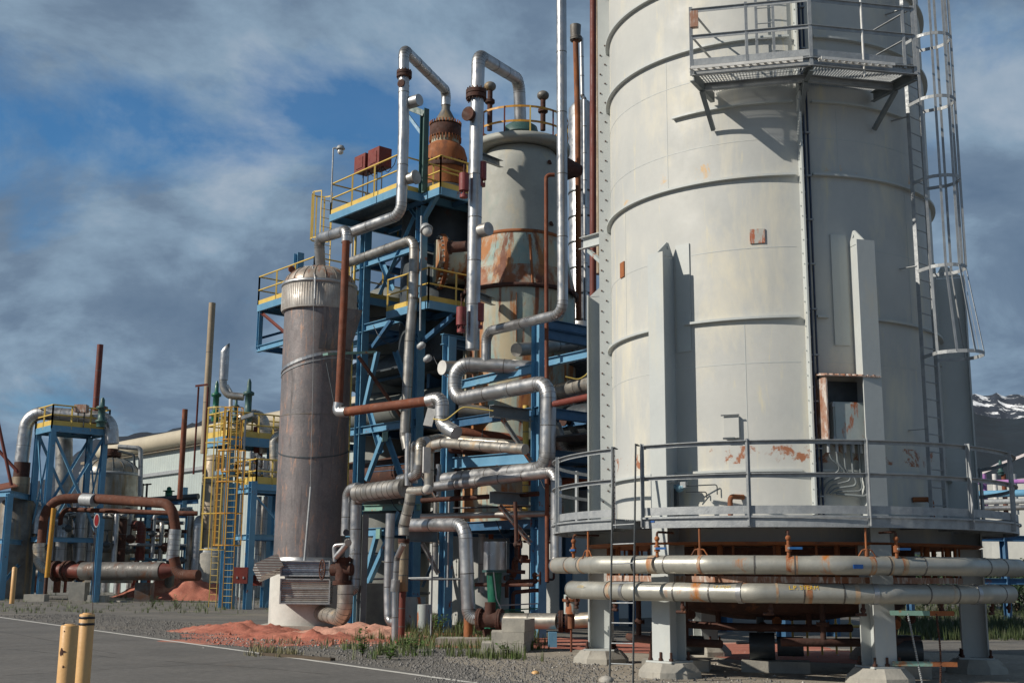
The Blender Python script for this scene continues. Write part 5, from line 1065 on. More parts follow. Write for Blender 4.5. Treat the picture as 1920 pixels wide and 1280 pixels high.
for i, (x_, y_, lab) in enumerate(((870, 343, 'upper left spring can hugging the right tall riser'), (903, 322, 'upper right spring can hugging the right tall riser'), (865, 594, 'lower left spring can hugging the right tall riser'), (898, 587, 'lower right spring can hugging the right tall riser'))):
    q = A(x_, y_, 33.2+.3*(i % 2)); t = T('spring_hanger', lab, 'spring hanger', q-Z*.5, 'red spring cans on the riser')
    t.part('can', MB().cyl(q-Z*.24, q+Z*.28, .145, seg=16), M['pink']); t.part('rod', MB().cyl(q+Z*.28, q+Z*.55, .025, seg=6), M['rustd'])
    mb = MB(); mb.cyl(q-Z*.45, q-Z*.36, .12, seg=12); mb.cyl(q-Z*.36, q-Z*.24, .05, seg=8)
    for a_ in range(4): mb.bar(q+Vector((.1*math.cos(a_*1.57), .1*math.sin(a_*1.57), -.40)), q+Vector((.1*math.cos(a_*1.57), .1*math.sin(a_*1.57), -.2)), .025, .025)
    t.part('yoke', mb, M['pink'])
t = T('riser_support_arm', 'blue grey arm reaching from the vessel to the right tall riser', 'bracket', A(905, 290, 34)); t.part('arm', MB().channel(A(893, 290, 33.6), A(940, 308, 36.7), .14, .22), M['grey']); t.part('lower_arm', MB().channel(A(890, 552, 33.6), A(925, 566, 36.4), .14, .22), M['grey'])
# yellow ladder between the decks
def ladder(t, a, b, wv, m, rg=.3, cage=None, back=None, hs=.9, rad=.36, rm=None, straps=5, first=2.3):
    for s_ in (-1, 1): t.part('stile', MB().bar(a+wv*s_, b+wv*s_, .05, .015, wv.cross(Z)), M[m])
    L_ = (b-a).length; n_ = int(L_/rg); 
    for i in range(1, n_): q = a+(b-a)*(i/n_); t.part('rung', MB().cyl(q-wv, q+wv, .012, seg=6), M[rm or m])
    if cage:
        hp = []; k = int((L_-first)/hs)
        for i in range(k+1):
            z_ = first+(L_-first)*i/k; c_ = a+(b-a)*(z_/L_); P_ = [c_-wv]+[c_+wv.normalized()*(-math.cos(math.pi*(j/8))*rad)+cage*(.3+.42*math.sin(math.pi*j/8)) for j in range(9)]+[c_+wv]
            mb = MB(); [mb.bar(x_, y_, .008, .05) for x_, y_ in zip(P_, P_[1:])]; t.part('cage_hoop', mb, M[m]); hp.append(P_)
        for j in [1+round(i*8/(straps-1)) for i in range(straps)]: t.part('cage_strap', MB().bar(hp[0][j], hp[-1][j], .05, .03), M[m])
qb = F(606, 545, 21.6); la_ = drop(qb, zD1+.1); lb_ = drop(F(611, 400, 21.6), zDT+1.1); lb_.x, lb_.y = la_.x, la_.y
t = T('caged_ladder', 'yellow caged ladder at the left end of the upper deck', 'ladder', la_); ladder(t, la_, lb_, V*.22, 'yel', cage=U*.95, first=1.9)
for i, (x_, w_, m_, lab) in enumerate(((655, .02, 'white', 'thin white clipped conduit beside the scorched column'), (661, .03, 'galv', 'thin grey clipped conduit beside the scorched column'), (667, .045, 'yel', 'thin yellow conduit in front of the tower column'))):
    mb = MB().cyl(F(x_, 440, 22.2), drop(F(x_, 440, 22.2), F(x_, 945, 22.2).z), w_, seg=8); q = F(x_, 440, 22.2)
    for k in range(22): mb.obox(drop(q, 12.5-.45*k), U*.05, V*.03, Z*.012)
    solo('conduit', mb, M[m_], lab, 'conduit', 'conduits up the tower')
t = T('inline_box', 'white junction box with dangling yellow hose by the swan neck elbow', 'junction box', A(806, 790, 33)); t.part('box', MB().obox(A(806, 782, 33), Vector((.12, 0, -.02)), Vector((0, .06, 0)), Vector((.06, 0, .24))), M['white'])
t.part('hose', MB().tube([A(812, 785, 32.6), A(835, 788, 32.3), A(848, 778, 32.2), A(868, 762, 32.1), A(925, 770, 32)], .018, 8, .3), M['hose'])
for i, (x_, y_) in enumerate(((1104, 690),)): solo('hose', MB().tube([A(1060, 706, 31), A(1085, 712, 31), A(1104, 700, 31), A(1105, 668, 31)], .02, 8, .25), M['hose'], 'yellow hose looping beside the dark red pipe', 'hose')
# handwheel valve at the scorched column
qh = A(604, 1067, 35.7); t = T('handwheel_valve', 'rusty gate valve with spoked handwheel facing left', 'valve', drop(A(640, 1070, 35.6), cz(1110)))
d = Vector((-.9, -.43, 0)).normalized(); t.part('handwheel', MB().tube([qh+(d.cross(Z)*math.cos(a_)+Z*math.sin(a_))*.28 for a_ in [2*math.pi*i/20 for i in range(21)]], .022, 6, 0), M['rustd'])
mb = MB()
for i in range(4): a_ = math.pi*i/4+.3; v_ = (d.cross(Z)*math.cos(a_)+Z*math.sin(a_))*.27; mb.cyl(qh-v_, qh+v_, .014, seg=5)
t.part('spokes', mb, M['rustd']); t.part('stem', MB().cyl(qh, A(640, 1068, 35.4), .03, seg=8), M['dgrey'])
mb = MB().cyl(A(642, 1045, 35.4), A(641, 1096, 35.4), .20, seg=14); mb.cyl(A(622, 1068, 35.5), A(660, 1067, 35.3), .17, seg=14); t.part('body', mb, M['rustd'])
for y_ in (1048, 1092): t.part('flange', MB().flange(A(641, y_, 35.4), Z, .27, .1, 10), M['rustd'])
t = T('cross_fitting', 'small silver pipe fitting with black hole above the handwheel valve', 'pipe', A(640, 1040, 35)); t.part('arm', MB().tube([A(628, 1052, 35.1), A(626, 1022, 35.1), A(650, 1020, 35)], .06, 10, .1), M['alu']); t.part('arm', MB().cyl(A(630, 1044, 35), A(652, 1018, 34.8), .085, seg=12), M['alu']); t.part('stub', MB().cyl(A(650, 996, 35.2), A(649, 998, 34.7), .09, seg=14), M['black']); t.part('cap', MB().cyl(A(652, 1015, 34.8), A(653, 1017, 34.5), .10, seg=14), M['alu2'])
# slim props and verticals among the rack
for i, (x_, y0, y1, r_, m_, v_, lab) in enumerate(((811, 1040, 1205, .022, 'galv', 19.2, 'slim grey post standing in the grass'), (842, 940, 1100, .03, 'galv', 22.2, 'thin white conduit on the left rack column'), (818, 930, 1070, .10, 'alu2', 22.9, 'silver upright behind the diagonal strut'), (905, 900, 1110, .11, 'alu2', 24.5, 'silver upright left of the shiny tank'), (922, 900, 1010, .08, 'rust', 24.6, 'rust upright above the shiny tank'), (823, 870, 930, .09, 'alu', 22.3, 'short silver upright by the left rack column'), (986, 760, 960, .09, 'yel', 23.0, 'yellow upright left of the right rack column'), (976, 860, 890, .09, 'alu', 23.2, 'stub of silver upright above the long pipe'))):
    q = F(x_, y0, v_); pipe(lab, [q, drop(q, max(0, F(x_, y1, v_).z))], r_, m_, name='upright', seams=0 if r_ < .05 else 1.0)
solo('support_post', MB().ibeam(drop(W(30.1, 20.0), 0), W(30.1, 20.0, 3.4), .2, .22, V), M['grey'], 'grey steel post in front of the left column braces', 'post')
for i, (a_, b_, r_, m_, lab) in enumerate((((790, 938, 35), (1010, 925, 33.5), .07, 'rustd', 'long dark pipe under the rack, upper'), ((790, 968, 35), (1040, 962, 33.5), .09, 'alu2', 'long dull pipe under the rack, middle'), ((850, 952, 36), (1040, 948, 34), .025, 'black', 'black cable strung under the rack'), ((770, 1085, 33), (880, 1085, 32.2), .03, 'dgrey', 'low dark rail behind the grass, left of the dropping pipe'), ((700, 1085, 38), (830, 1082, 37), .03, 'galv', 'low pale rail behind the pipe uprights'), ((850, 905, 38), (1030, 900, 36), .14, 'redd', 'dark red duct behind the long silver pipe'), ((880, 1095, 34), (1000, 1096, 33), .05, 'rustd', 'dark low pipe behind the green pump'))):
    pipe(lab, [A(*a_), A(*b_)], r_, m_, seams=0, name='run_pipe')
for i, (x_, z0, z1, m_) in enumerate(((735, 0, 1.4, 'conc'), (775, .0, 1.0, 'scrap'), (796, 0.0, .8, 'scrap'))):
    c_ = drop(A(x_, 1100, 40-1.5*i), 0); mb = MB().lathe(c_+Z*z0, [(.6-.2*i, 0), (.6-.2*i, z1)], 20) if i else MB().obox(c_+Z*.7, Vector((.75, 0, 0)), Vector((0, .6, 0)), Z*.7)
    solo('plinth' if not i else 'small_tank', mb, M[m_], ('square concrete plinth inside the blue tower', 'small grey tank behind the rust upright', 'small white drum behind the slim grey post')[i], 'plinth' if not i else 'tank')
rs_ = random.Random(5); wd = 'first second third fourth fifth sixth seventh eighth ninth tenth eleventh twelfth thirteenth fourteenth fifteenth sixteenth seventeenth eighteenth nineteenth twentieth'.split()
for i in range(20):                       # small bore lines inside the rack
    x0 = 700+i*16.5; y0 = rs_.uniform(700, 1090); v_ = v2+rs_.uniform(.8, 4.5); a_ = F(x0, y0, v_); up_ = rs_.uniform(.5, 1.6)*rs_.choice((-1, 1)); l_ = rs_.uniform(.7, 2.4)
    pts = [a_, a_-U*l_*.5, a_-U*l_*.5+Z*up_, a_-U*l_*.5+Z*up_+V*rs_.choice((-1, 1))*l_*.6]; pts = [drop(q, max(.25, q.z)) for q in pts]; r_ = rs_.choice((.04, .06, .09, .12))
    o = pipe('%s small bore line, counting rightward, inside the blue racks' % wd[i], pts, r_, rs_.choice(('rustd', 'rust', 'alu2', 'redd', 'dome', 'alu', 'aluy')), name='small_bore_pipe', group='small bore lines inside the racks', seams=0, seg=10)
    if i % 2 == 0: c_ = pts[0]-U*l_*.25; kid(o, 'flange', MB().flange(c_, U, r_*1.9, .07, 6), M['rustd'])
    if i % 3 == 0: c_ = pts[1]; kid(o, 'hand_valve', MB().cyl(c_, c_-V*.28, .018, seg=6).lathe(c_-V*.28, [(.09, -.012), (.115, 0), (.09, .012), (.07, 0)], 12, axis=V), M['dgrey'])
for i, (x_, y0, y1, sag) in enumerate(((700, 610, 640, .3), (806, 640, 700, .5), (870, 900, 880, .4), (930, 975, 1010, .35), (1010, 890, 940, .25), (730, 930, 960, .3))):
    a_, b_ = F(x_, y0, v2-.25), F(x_+46, y1, v2-.2); m_ = (a_+b_)/2-Z*sag
    solo('cable', MB().tube([a_, a_*.6+m_*.4-Z*sag*.3, m_, b_*.6+m_*.4-Z*sag*.3, b_], .014, 6, .2), M['black'], 'black drooping cable, %s from the left on the blue racks' % ('first', 'third', 'fourth', 'fifth', 'last', 'second')[i], 'cable', 'drooping cables on the racks')
for i, (x_, y_, lab) in enumerate(((790, 648, 'upper small grey lamp on the tower column'), (802, 672, 'lower small grey lamp on the tower column'))):
    q = A(x_, y_, 35); solo('bulkhead_lamp', MB().lathe(q, [(.04, -.14), (.09, -.1), (.11, .05), (.07, .12)], 12, axis=Vector((.8, -.3, .5))), M['galv'], lab, 'lamp', 'lamps on the tower column')
# pale building behind the rack
t = T('pump_house', 'pale flat walled building behind the rack', 'building', W(31, 33.5))
a_, b_ = F(1075, 1000, 33.5), F(640, 1000, 33.5)
t.part('wall', MB().poly([drop(a_, 0), drop(b_, 0), drop(b_, 0)+V*7, drop(a_, 0)+V*7], Z*5.2), M['wall2']); t.part('roof', MB().poly([drop(a_, 5.2)-V*.3-U*.3, drop(b_, 5.2)-V*.3, drop(b_, 5.2)+V*7.3, drop(a_, 5.2)+V*7.3], Z*.18), M['dgrey'])
t.part('fascia', MB().bar(drop(a_, 3.3)-V*.03, drop(b_, 3.3)-V*.03, .05, .35), M['tan'])
# ================================================================ LEFT BACKGROUND PLANT
def zA_(y, Y, x=200): return A(x, y, Y).z
# warehouse with its fat roof-edge duct
vw = 43.6; pw0 = F(150, 1000, vw); pw1 = F(700, 1000, vw); zw = F(250, 855, vw).z
t = T('warehouse', 'long pale ribbed warehouse behind the tan column and domed tank', 'building', drop((pw0+pw1)/2, 0))
t.part('wall', MB().poly([drop(pw1, 0), drop(pw0, 0), drop(pw0, 0)+V*26, drop(pw1, 0)+V*26], Z*zw), M['wall'])
t.part('lower_roof_strip', MB().bar(drop(pw0, zw-1.9)-V*.12, drop(pw1, zw-1.9)-V*.12, .22, .28), M['galv'])
t.part('eave_strip', MB().bar(drop(pw0, zw+.05)-V*.2, drop(pw1, zw+.05)-V*.2, .5, .25), M['tan'])
zr = zw+1.35
t.part('roof', MB().poly([drop(pw0, zw)+V*1.2, drop(pw1, zw)+V*1.2, drop(pw1, zr)+V*1.5, drop(pw0, zr)+V*1.5], V*24), M['redp'])
t.part('roof_edge', MB().bar(drop(pw0, zr+.04)+V*1.2, drop(pw1, zr+.04)+V*1.2, .3, .14), M['redd'])
c0_, c1_ = drop(F(192, 860, vw-.4), zw+.75), drop(F(700, 860, vw-.4), zw+.75)
o = solo('eave_duct', MB().tube([c0_, c1_], 0.68, 24), M['duct'], 'thick cream duct running along the warehouse eave', 'duct')
kid(o, 'end_cap', MB().sphere(c0_, 0.68, 24, 1.0), M['duct'])
# blue gooseneck tower
YT = 76.0; zd = A(100, 797, YT).z; tu0 = du(H(100, 797, zd)); tv0 = dv(H(100, 797, zd)); tu1 = du(H(76, 803, zd)); 
tv1 = dv(H(195, 806, zd))
if tv1 < tv0+3: tv1 = tv0+4.6
tu1 = max(tu1, tu0+2.6)
t = Frame('gooseneck_tower', 'small blue braced tower with yellow railing carrying the silver gooseneck pipe', 'steel frame', W(tu0, tv0))
for u_ in (tu0, tu1):
    for v_ in (tv0, tv1): t.b(W(u_, v_), W(u_, v_, zd-.3), .34, .34, 'blue', 'i', 'column', V)
zs = [3.8, zd-.4]
for v_ in (tv0, tv1): t.b(W(tu0, v_, 3.8), W(tu1, v_, zd-.5), .12, .12, 'blue', 'l', 'brace'); t.b(W(tu1, v_, 3.8), W(tu0, v_, zd-.5), .12, .12, 'blue', 'l', 'brace')
for u_ in (tu0, tu1): t.b(W(u_, tv0, 3.8), W(u_, tv1, zd-.5), .14, .14, 'blue', 'l', 'brace'); t.b(W(u_, tv1, 3.8), W(u_, tv0, zd-.5), .14, .14, 'blue', 'l', 'brace'); t.b(W(u_, tv0, 3.7), W(u_, tv1, 3.7), .2, .3)
t.b(W(tu0, tv0, 3.72), W(tu1, tv0, 3.72), .2, .3)
t.deck(tu0-.15, tu1+.15, tv0-.15, tv1+.15, zd, 'fnlb', rh=1.3, step=1.3, toe=.32, bh=.4, tk=.05)
pipe('big silver gooseneck pipe over the small blue tower', [A(40, 868, 78), A(52, 772, 78), A(208, 784, 78), A(210, 832, 78)], .44, 'alu', bend=1.05, seams=1.2)
q = A(42, 868, 78); pipe('gold stained neck under the left leg of the gooseneck', [drop(q, q.z-.9), drop(q, q.z-2.4)], .56, 'tan', name='neck', seams=.6); o = solo('collar', MB().cyl(drop(q, q.z-.9), drop(q, q.z+.05), .5, seg=18), M['rustd'], 'burnt dark collar on the left leg of the gooseneck', 'collar')
solo('grey_tank', MB().lathe(drop(q, 0), [(1.15, 0), (1.15, q.z-2.7), (1.0, q.z-2.42), (.5, q.z-2.4)], 32), M['dome'], 'dull grey tank under the gold stained neck', 'tank')
# domed tank
DT = drop(A(206, 900, 84), 0); zz_ = lambda y: A(211, y, 82.1).z
t = T('domed_tank', 'silver domed tank streaked brown under the gooseneck', 'tank', DT)
t.part('shell', MB().lathe(DT, [(1.98, 1.0), (1.98, zz_(886))], 40), M['domt'])
t.part('shoulder_band', MB().lathe(DT, [(1.98, zz_(888)), (2.06, zz_(887)), (2.06, zz_(883)), (1.98, zz_(882))], 40, cap=False), M['galv'])
t.part('dome', MB().lathe(DT, [(1.98*math.cos(math.pi/2*k/8), zz_(884)+1.15*math.sin(math.pi/2*k/8)) for k in range(8)], 40), M['domt'])
for i in range(16): a_ = 2*math.pi*i/16; t.part('dome_rib', MB().tube([DT+Vector((math.cos(a_)*1.99*math.cos(math.pi/2*k/8), math.sin(a_)*1.99*math.cos(math.pi/2*k/8), zz_(884)+1.17*math.sin(math.pi/2*k/8))) for k in range(8)], .025, 5, 0), M['dgrey'])
nk = t.part('nozzle', MB().cyl(DT+Z*(zz_(884)+.9), DT+Z*zz_(836), .45, seg=16), M['rustd']); kid(nk, 'nozzle_flange', MB().flange(DT+Z*zz_(846), Z, .66, .3, 10), M['rustd'])
pipe('thin grey pipe stepping down the right of the domed tank', [A(222, 837, 82), A(264, 840, 82), A(263, 930, 82)], .16, 'galv', bend=.3)
pipe('thin dark pipe dropping to the dome shoulder', [A(222, 845, 81.8), A(251, 852, 81.8), A(252, 872, 81.8)], .09, 'dgrey', bend=.2, seams=0)
pipe('grey upright column pipe inside the small blue tower', [A(120, 1080, 80), A(120, 805, 80)], .55, 'alu2', seams=2)
# stacks
def stackp(label, x0, y0, x1, y1, Y, r, m, **k): a_, b_ = A(x0, y0, Y), A(x1, y1, Y); return solo('vent_stack', MB().tube([a_, drop(a_, b_.z)], r, 16, 0, True, k.get('s', 0)), M[m], label, 'vent stack', 'vent stacks')
stackp('rusty tapering vent stack above the small blue tower', 177, 795, 185, 646, 78, .20, 'redd', s=2)
stackp('tall beige vent stack left of the scorched column', 382, 850, 391, 568, 66, .19, 'beige', s=3)
stackp('short cut off rusty stack in front of the warehouse', 337, 935, 345, 767, 70, .16, 'rust')
t = T('silver_vent', 'shiny silver vent with slanted open mouth and curved tail', 'vent stack', A(457, 745, 62), 'vent stacks')
pts = [A(418, 708, 62), A(419, 728, 62), A(428, 741, 62), A(457, 744, 62)]; t.part('tail', MB().tube(pts, .20, 16, .6), M['alu2'])
a_, b_ = A(419, 712, 62), A(423, 660, 62); b_.x, b_.y = a_.x, a_.y; mb = MB().cyl(a_, b_, .235, seg=20)
n0 = len(mb.v); mb.seg = 20; ex = Vector((1, 0, 0)); ey = Vector((0, 1, 0)); r_ = .235; o_ = len(mb.v)
for i in range(20):
    a2 = 2*math.pi*i/20; mb.v.append(b_+ex*r_*math.cos(a2)+ey*r_*math.sin(a2)); 
for i in range(20):
    a2 = 2*math.pi*i/20; mb.v.append(b_+ex*r_*math.cos(a2)+ey*r_*math.sin(a2)+Z*(.22+.26*math.cos(a2)))
for i in range(20): j = (i+1) % 20; mb.f.append((o_+i, o_+j, o_+20+j, o_+20+i)); mb.sm.append(True)
mb.f.append(tuple(range(o_+20, o_+40))); mb.sm.append(False)
t.part('mouth', mb, M['alu'])
def relief(label, x, y0, y1, Y, r, m='green'):
    q0 = A(x, y0, Y); h_ = A(x, y1, Y).z-q0.z; return solo('relief_valve', MB().lathe(q0, [(r, 0), (r, h_*.15), (r*1.3, h_*.16), (r*1.3, h_*.22), (r*.8, h_*.24), (r*.8, h_*.6), (r*1.3, h_*.62), (r*1.3, h_*.68), (r*.55, h_*.72), (r*.5, h_*.92), (r*.2, h_)], 14), M[m], label, 'relief valve', 'green relief valves')
relief('dark green relief valve at the end of the silver vent', 464, 790, 710, 62, .22, 'teal'); relief('bright green relief valve behind the beige stack', 403, 790, 714, 63, .20); relief('tiny green relief valve between the other two', 441, 792, 745, 63, .14, 'teal')
relief('green relief valve on the small blue tower', 189, 800, 745, 77, .28, 'teal'); relief('green relief valve against the warehouse wall', 316, 935, 912, 82, .3)
q = A(153, 766, 77); t = T('control_box', 'orange red box standing on the small blue tower', 'control box', drop(q, zd)); t.part('body', MB().obox(q, Vector((.38, 0, 0)), Vector((0, .3, 0)), Z*.25), M['roofr'])
for s_ in (-.2, .2): t.part('leg', MB().bar(drop(q+Vector((s_, 0, 0)), zd), q+Vector((s_, 0, -.2)), .06, .06), M['dgrey'])
# rust header and its branches
pipe('thick rusty header pipe arching low across the left yard', [A(78, 1022, 76), A(87, 936, 76), A(160, 933, 76), A(322, 944, 72), A(330, 995, 72)], .30, 'rustm', name='rusty_pipe', bend=1.3, seams=0)
q = A(163, 937, 75.7); q2 = A(171, 937, 75.6); ax = (A(322, 944, 72)-A(160, 933, 76)).normalized(); o = solo('patch_sleeve', MB().cyl(q-ax*.35, q+ax*.75, .40, seg=20), M['galv'], 'grey patch sleeve wrapped on the rusty header', 'sleeve')
pipe('second rusty pipe running just under the header', [A(112, 1000, 78), A(115, 954, 78), A(345, 962, 75), A(370, 962, 75)], .15, 'rustm', name='rusty_pipe', bend=.6, seams=0)
pipe('crumpled silver sleeve hanging from the right end of the header', [A(329, 992, 72), A(323, 1050, 72)], .36, 'alu', bend=.1, seams=.35)
pipe('rusty elbow at the foot of the crumpled sleeve', [A(326, 1045, 71.5), A(334, 1078, 71.5), A(372, 1078, 71)], .32, 'rustm', name='rusty_pipe', bend=.8)
pipe('silver elbow turning under the left leg of the header', [A(74, 1018, 75.5), A(74, 1062, 75.5), A(104, 1068, 75)], .38, 'aluy', bend=.9, seams=.4)
mb = MB().flange(A(76, 1026, 75.7), Z, .48, .25, 12); solo('bolted_flange', mb, M['dgrey'], 'dark flange on the left leg of the rusty header', 'flange')
e0, e1 = A(100, 1070, 75), A(330, 1070, 72.5); ax = (e1-e0).normalized()
t = T('heat_exchanger', 'long horizontal exchanger, rusty flanged left end, lying in the left yard', 'heat exchanger', drop(A(200, 1090, 74), 0))
t.part('shell', MB().tube([A(155, 1070, 74.4), A(305, 1070, 72.6)], .54, 24, 0, True, .8), M['exch']); t.part('head', MB().cyl(A(104, 1069, 75), A(152, 1070, 74.4), .42, seg=20), M['redd'])
for x_ in (106, 124, 132, 152): t.part('flange', MB().flange(A(x_, 1070, 75-.003*(x_-106)), ax, .64, .16, 14), M['rustd'])
t.part('end_cone', MB().cyl(A(304, 1070, 72.6), A(325, 1068, 72.4), .5, .3, seg=20), M['redd'])
for x_ in (150, 272): q = A(x_, 1090, 74); t.part('saddle', MB().obox(drop(q, .55), Vector((.45, .05, 0)), Vector((0, .45, 0)), Z*.55), M['conc'] if x_ == 150 else M['exch'])
ups = [(112, 1052, 985, .38, 'alu'), (147, 1060, 935, .40, 'alu'), (164, 1060, 962, .30, 'alu'), (177, 1060, 965, .14, 'alu'), (213, 1055, 962, .17, 'alu'), (225, 1055, 960, .28, 'rustd'), (262, 1050, 985, .30, 'redd'), (52, 1112, 1012, .20, 'alu'), (70, 1000, 950, .38, 'alu'), (366, 1070, 975, .30, 'alu'), (352, 1075, 958, .22, 'alu2'), (240, 1040, 960, .2, 'alu2'), (97, 1050, 990, .12, 'alu'), (285, 1045, 965, .12, 'galv'), (300, 1050, 980, .16, 'alu2')]
for i, (x_, y0, y1, r_, m_) in enumerate(ups):
    Y_ = 78+1.2*(i % 4); a_, b_ = A(x_, y0, Y_), A(x_, y1, Y_); top = [drop(a_, b_.z), A(x_+(14 if i % 2 else -10), y1-2, Y_+1.5)]
    pipe('%s upright pipe under the rusty header, %s from the left' % ({'alu': 'silver', 'alu2': 'dull grey', 'rustd': 'dark rust', 'redd': 'dark red', 'galv': 'thin grey'}[m_], {52: '1st', 70: '2nd', 97: '3rd', 112: '4th', 147: '5th', 164: '6th', 177: '7th', 213: '8th', 225: '9th', 240: '10th', 262: '11th', 285: '12th', 300: '13th', 352: '14th', 366: '15th'}[x_]), [a_]+top, r_, m_, name='upright', group='uprights in the left yard', bend=r_*2, seams=1.3 if r_ > .2 else 0)
for i, (a_, b_, r_, m_, lab) in enumerate((((28, 962), (240, 968), .18, 'alu2', 'thin silver pipe running along the left yard'), ((90, 1018), (350, 1022), .10, 'galv', 'low grey rail pipe across the left yard'), ((25, 1000), (140, 1004), .13, 'alu2', 'short silver run at the far left'), ((140, 1030), (310, 1034), .16, 'dome', 'dull run behind the exchanger'), ((268, 938), (372, 930), .2, 'dgrey', 'dark pipe crossing in front of the warehouse'), ((230, 990), (350, 996), .12, 'rustd', 'dark rust run behind the uprights'), ((150, 1008), (300, 1012), .08, 'yel', 'thin yellow line behind the uprights'), ((200, 1046), (330, 1050), .10, 'blue', 'thin blue line low behind the uprights'))):
    pipe(lab, [A(*a_, 80+.6*i), A(*b_, 79+.5*i)], r_, m_, name='run_pipe', seams=0)
for i, (x_, y_, r_, m_) in enumerate(((128, 990, .25, 'dgrey'), (185, 1000, .22, 'rustd'), (200, 1020, .25, 'dgrey'), (245, 1010, .3, 'rustd'), (285, 1000, .22, 'dgrey'), (310, 1025, .3, 'rustd'), (95, 1048, .2, 'rustd'), (340, 1050, .25, 'dgrey'), (60, 980, .22, 'dgrey'), (30, 1045, .3, 'galv'))):
    q = A(x_, y_, 77+.3*i); mb = MB().flange(q, Z, r_*1.5, .12, 8); mb.sphere(q, r_, 10); mb.cyl(q, q+Z*.9, .05, seg=6); mb.lathe(q+Z*.9, [(.22, -.02), (.26, 0), (.22, .02), (.18, 0)], 12)
    solo('gate_valve', mb, M[m_], 'small %s gate valve among the left yard uprights, near %s' % ('grey' if m_ != 'rustd' else 'rusty', ('the big silver upright', 'the red sign post', 'the exchanger middle', 'the dark rust upright', 'the thin grey upright', 'the crumpled sleeve', 'the silver elbow', 'the tan column', 'the grey tank', 'the far left post')[i]), 'valve', 'valves in the left yard')
rs_ = random.Random(11)
ordn = 'first second third fourth fifth sixth seventh eighth ninth tenth eleventh twelfth thirteenth fourteenth fifteenth sixteenth seventeenth eighteenth'.split()
for i in range(18):
    x_ = 28+i*19+rs_.uniform(-5, 5); Y_ = rs_.uniform(86, 95); y1 = rs_.choice((955, 972, 985, 1000)); a_, b_ = A(x_, 1085, Y_), A(x_, y1, Y_); r_ = rs_.choice((.12, .18, .26, .32)); m_ = rs_.choice(('alu', 'alu2', 'alu', 'rustm', 'dome', 'redd'))
    pipe('%s pipe from the left in the rear row of the left yard' % ordn[i], [drop(a_, .2), drop(a_, b_.z), A(x_+rs_.choice((-16, 16)), y1+1, Y_+.5)], r_, m_, name='upright', group='rear row of the left yard', bend=r_*2, seams=1.4 if r_ > .15 else 0)
for i, (a_, b_, r_, m_) in enumerate((((10, 1030), (130, 1034), .16, 'alu'), ((60, 1048), (210, 1052), .2, 'alu2'), ((180, 978), (345, 980), .13, 'alu'), ((90, 972), (230, 976), .1, 'rustm'), ((215, 1000), (375, 1004), .18, 'alu2'), ((20, 1072), (110, 1074), .24, 'dome'))):
    pipe('%s of six low cross pipes threading the left yard rows' % ordn[i], [A(*a_, 84+i), A(*b_, 83+i)], r_, m_, name='run_pipe', group='low cross pipes of the left yard')
# blue racks at the far left and behind
t = Frame('left_rack', 'blue steel rack at the left picture edge', 'steel frame', A(12, 1100, 74))
zt = A(20, 925, 74).z
def colx(t, x_, Y_, z_, m='blue', w_=.36): q = drop(A(x_, 1000, Y_), 0); t.b(q, drop(q, z_), w_, w_, m, 'i', 'column', V); return q
c = [colx(t, 12, 74, zt), colx(t, -60, 76, zt), colx(t, 66, 80, zt), colx(t, -10, 83, zt)]
t.b(drop(c[1], zt), drop(c[0], zt), .25, .35); t.b(drop(c[0], zt+.01), drop(c[2], zt+.01), .25, .35); t.b(drop(c[0], zt*.55), drop(c[2], zt*.55), .2, .3); t.b(drop(c[1], zt*.55), drop(c[0], zt*.55), .2, .3)
t.b(drop(c[0], .9), drop(c[2], zt*.5), .14, .14, 'blue', 'l', 'brace')
t = T('sloped_hood', 'rusty sloped hood roof at the left picture edge', 'hood', A(10, 915, 75)); t.part('sheet', MB().poly([A(-30, 925, 75), A(33, 912, 75), A(20, 905, 79), A(-30, 915, 79)], Z*.08), M['rust'])
t = T('leaning_pole', 'rusty poles leaning from the left picture edge', 'pole', A(20, 905, 76)); t.part('pole', MB().cyl(A(-8, 770, 76), A(22, 912, 76), .11, seg=8), M['redd']); t.part('pole', MB().cyl(A(-8, 838, 76.4), A(34, 885, 76.4), .11, seg=8), M['redd'])
t = Frame('yard_rack', 'low blue rack behind the rusty header', 'steel frame', A(200, 1090, 84)); zt = A(200, 965, 84).z
cs_ = [colx(t, x_, 84, zt+.6, 'blue', .34) for x_ in (88, 190, 275, 352)]
for a_, b_ in zip(cs_, cs_[1:]): t.b(drop(a_, zt), drop(b_, zt), .22, .34); t.b(drop(a_, zt*.6), drop(b_, zt*.6), .2, .25, 'shblue')
q = A(345, 935, 84); t.b(drop(q, zt), drop(q, q.z+.8), .34, .34, 'blue', 'i', 'column', V)
t.b(A(268, 944, 84), A(372, 938, 84), .25, .4, 'shblue')
solo('sign_post', MB().ibeam(drop(A(188, 1000, 70.5), 0), drop(A(188, 1000, 70.5), A(188, 972, 70.5).z), .30, .30, V), M['blue'], 'blue steel post rising in front of the exchanger', 'post')
t = T('round_sign', 'small oval red sign with white rim by the blue post', 'sign', A(181, 985, 70)); q = A(181, 975, 70); ov = lambda w_, h_, y_: [q+Vector((w_*math.cos(2*math.pi*i/24), y_, h_*math.sin(2*math.pi*i/24))) for i in range(24)]; t.part('rim', MB().poly(ov(.17, .40, 0), Vector((0, .03, 0))), M['white']); t.part('face', MB().poly(ov(.12, .33, -.012), Vector((0, .01, 0))), M['signr']); t.part('pole', MB().cyl(q+Vector((0, .05, 0)), drop(q, 0)+Vector((0, .05, 0)), .03, seg=6), M['dgrey'])
solo('yellow_brace_pole', MB().cyl(A(101, 952, 74), A(88, 1082, 74), .15, seg=10), M['yel2'], 'yellow pole leaning on the left end of the rusty header', 'pole')
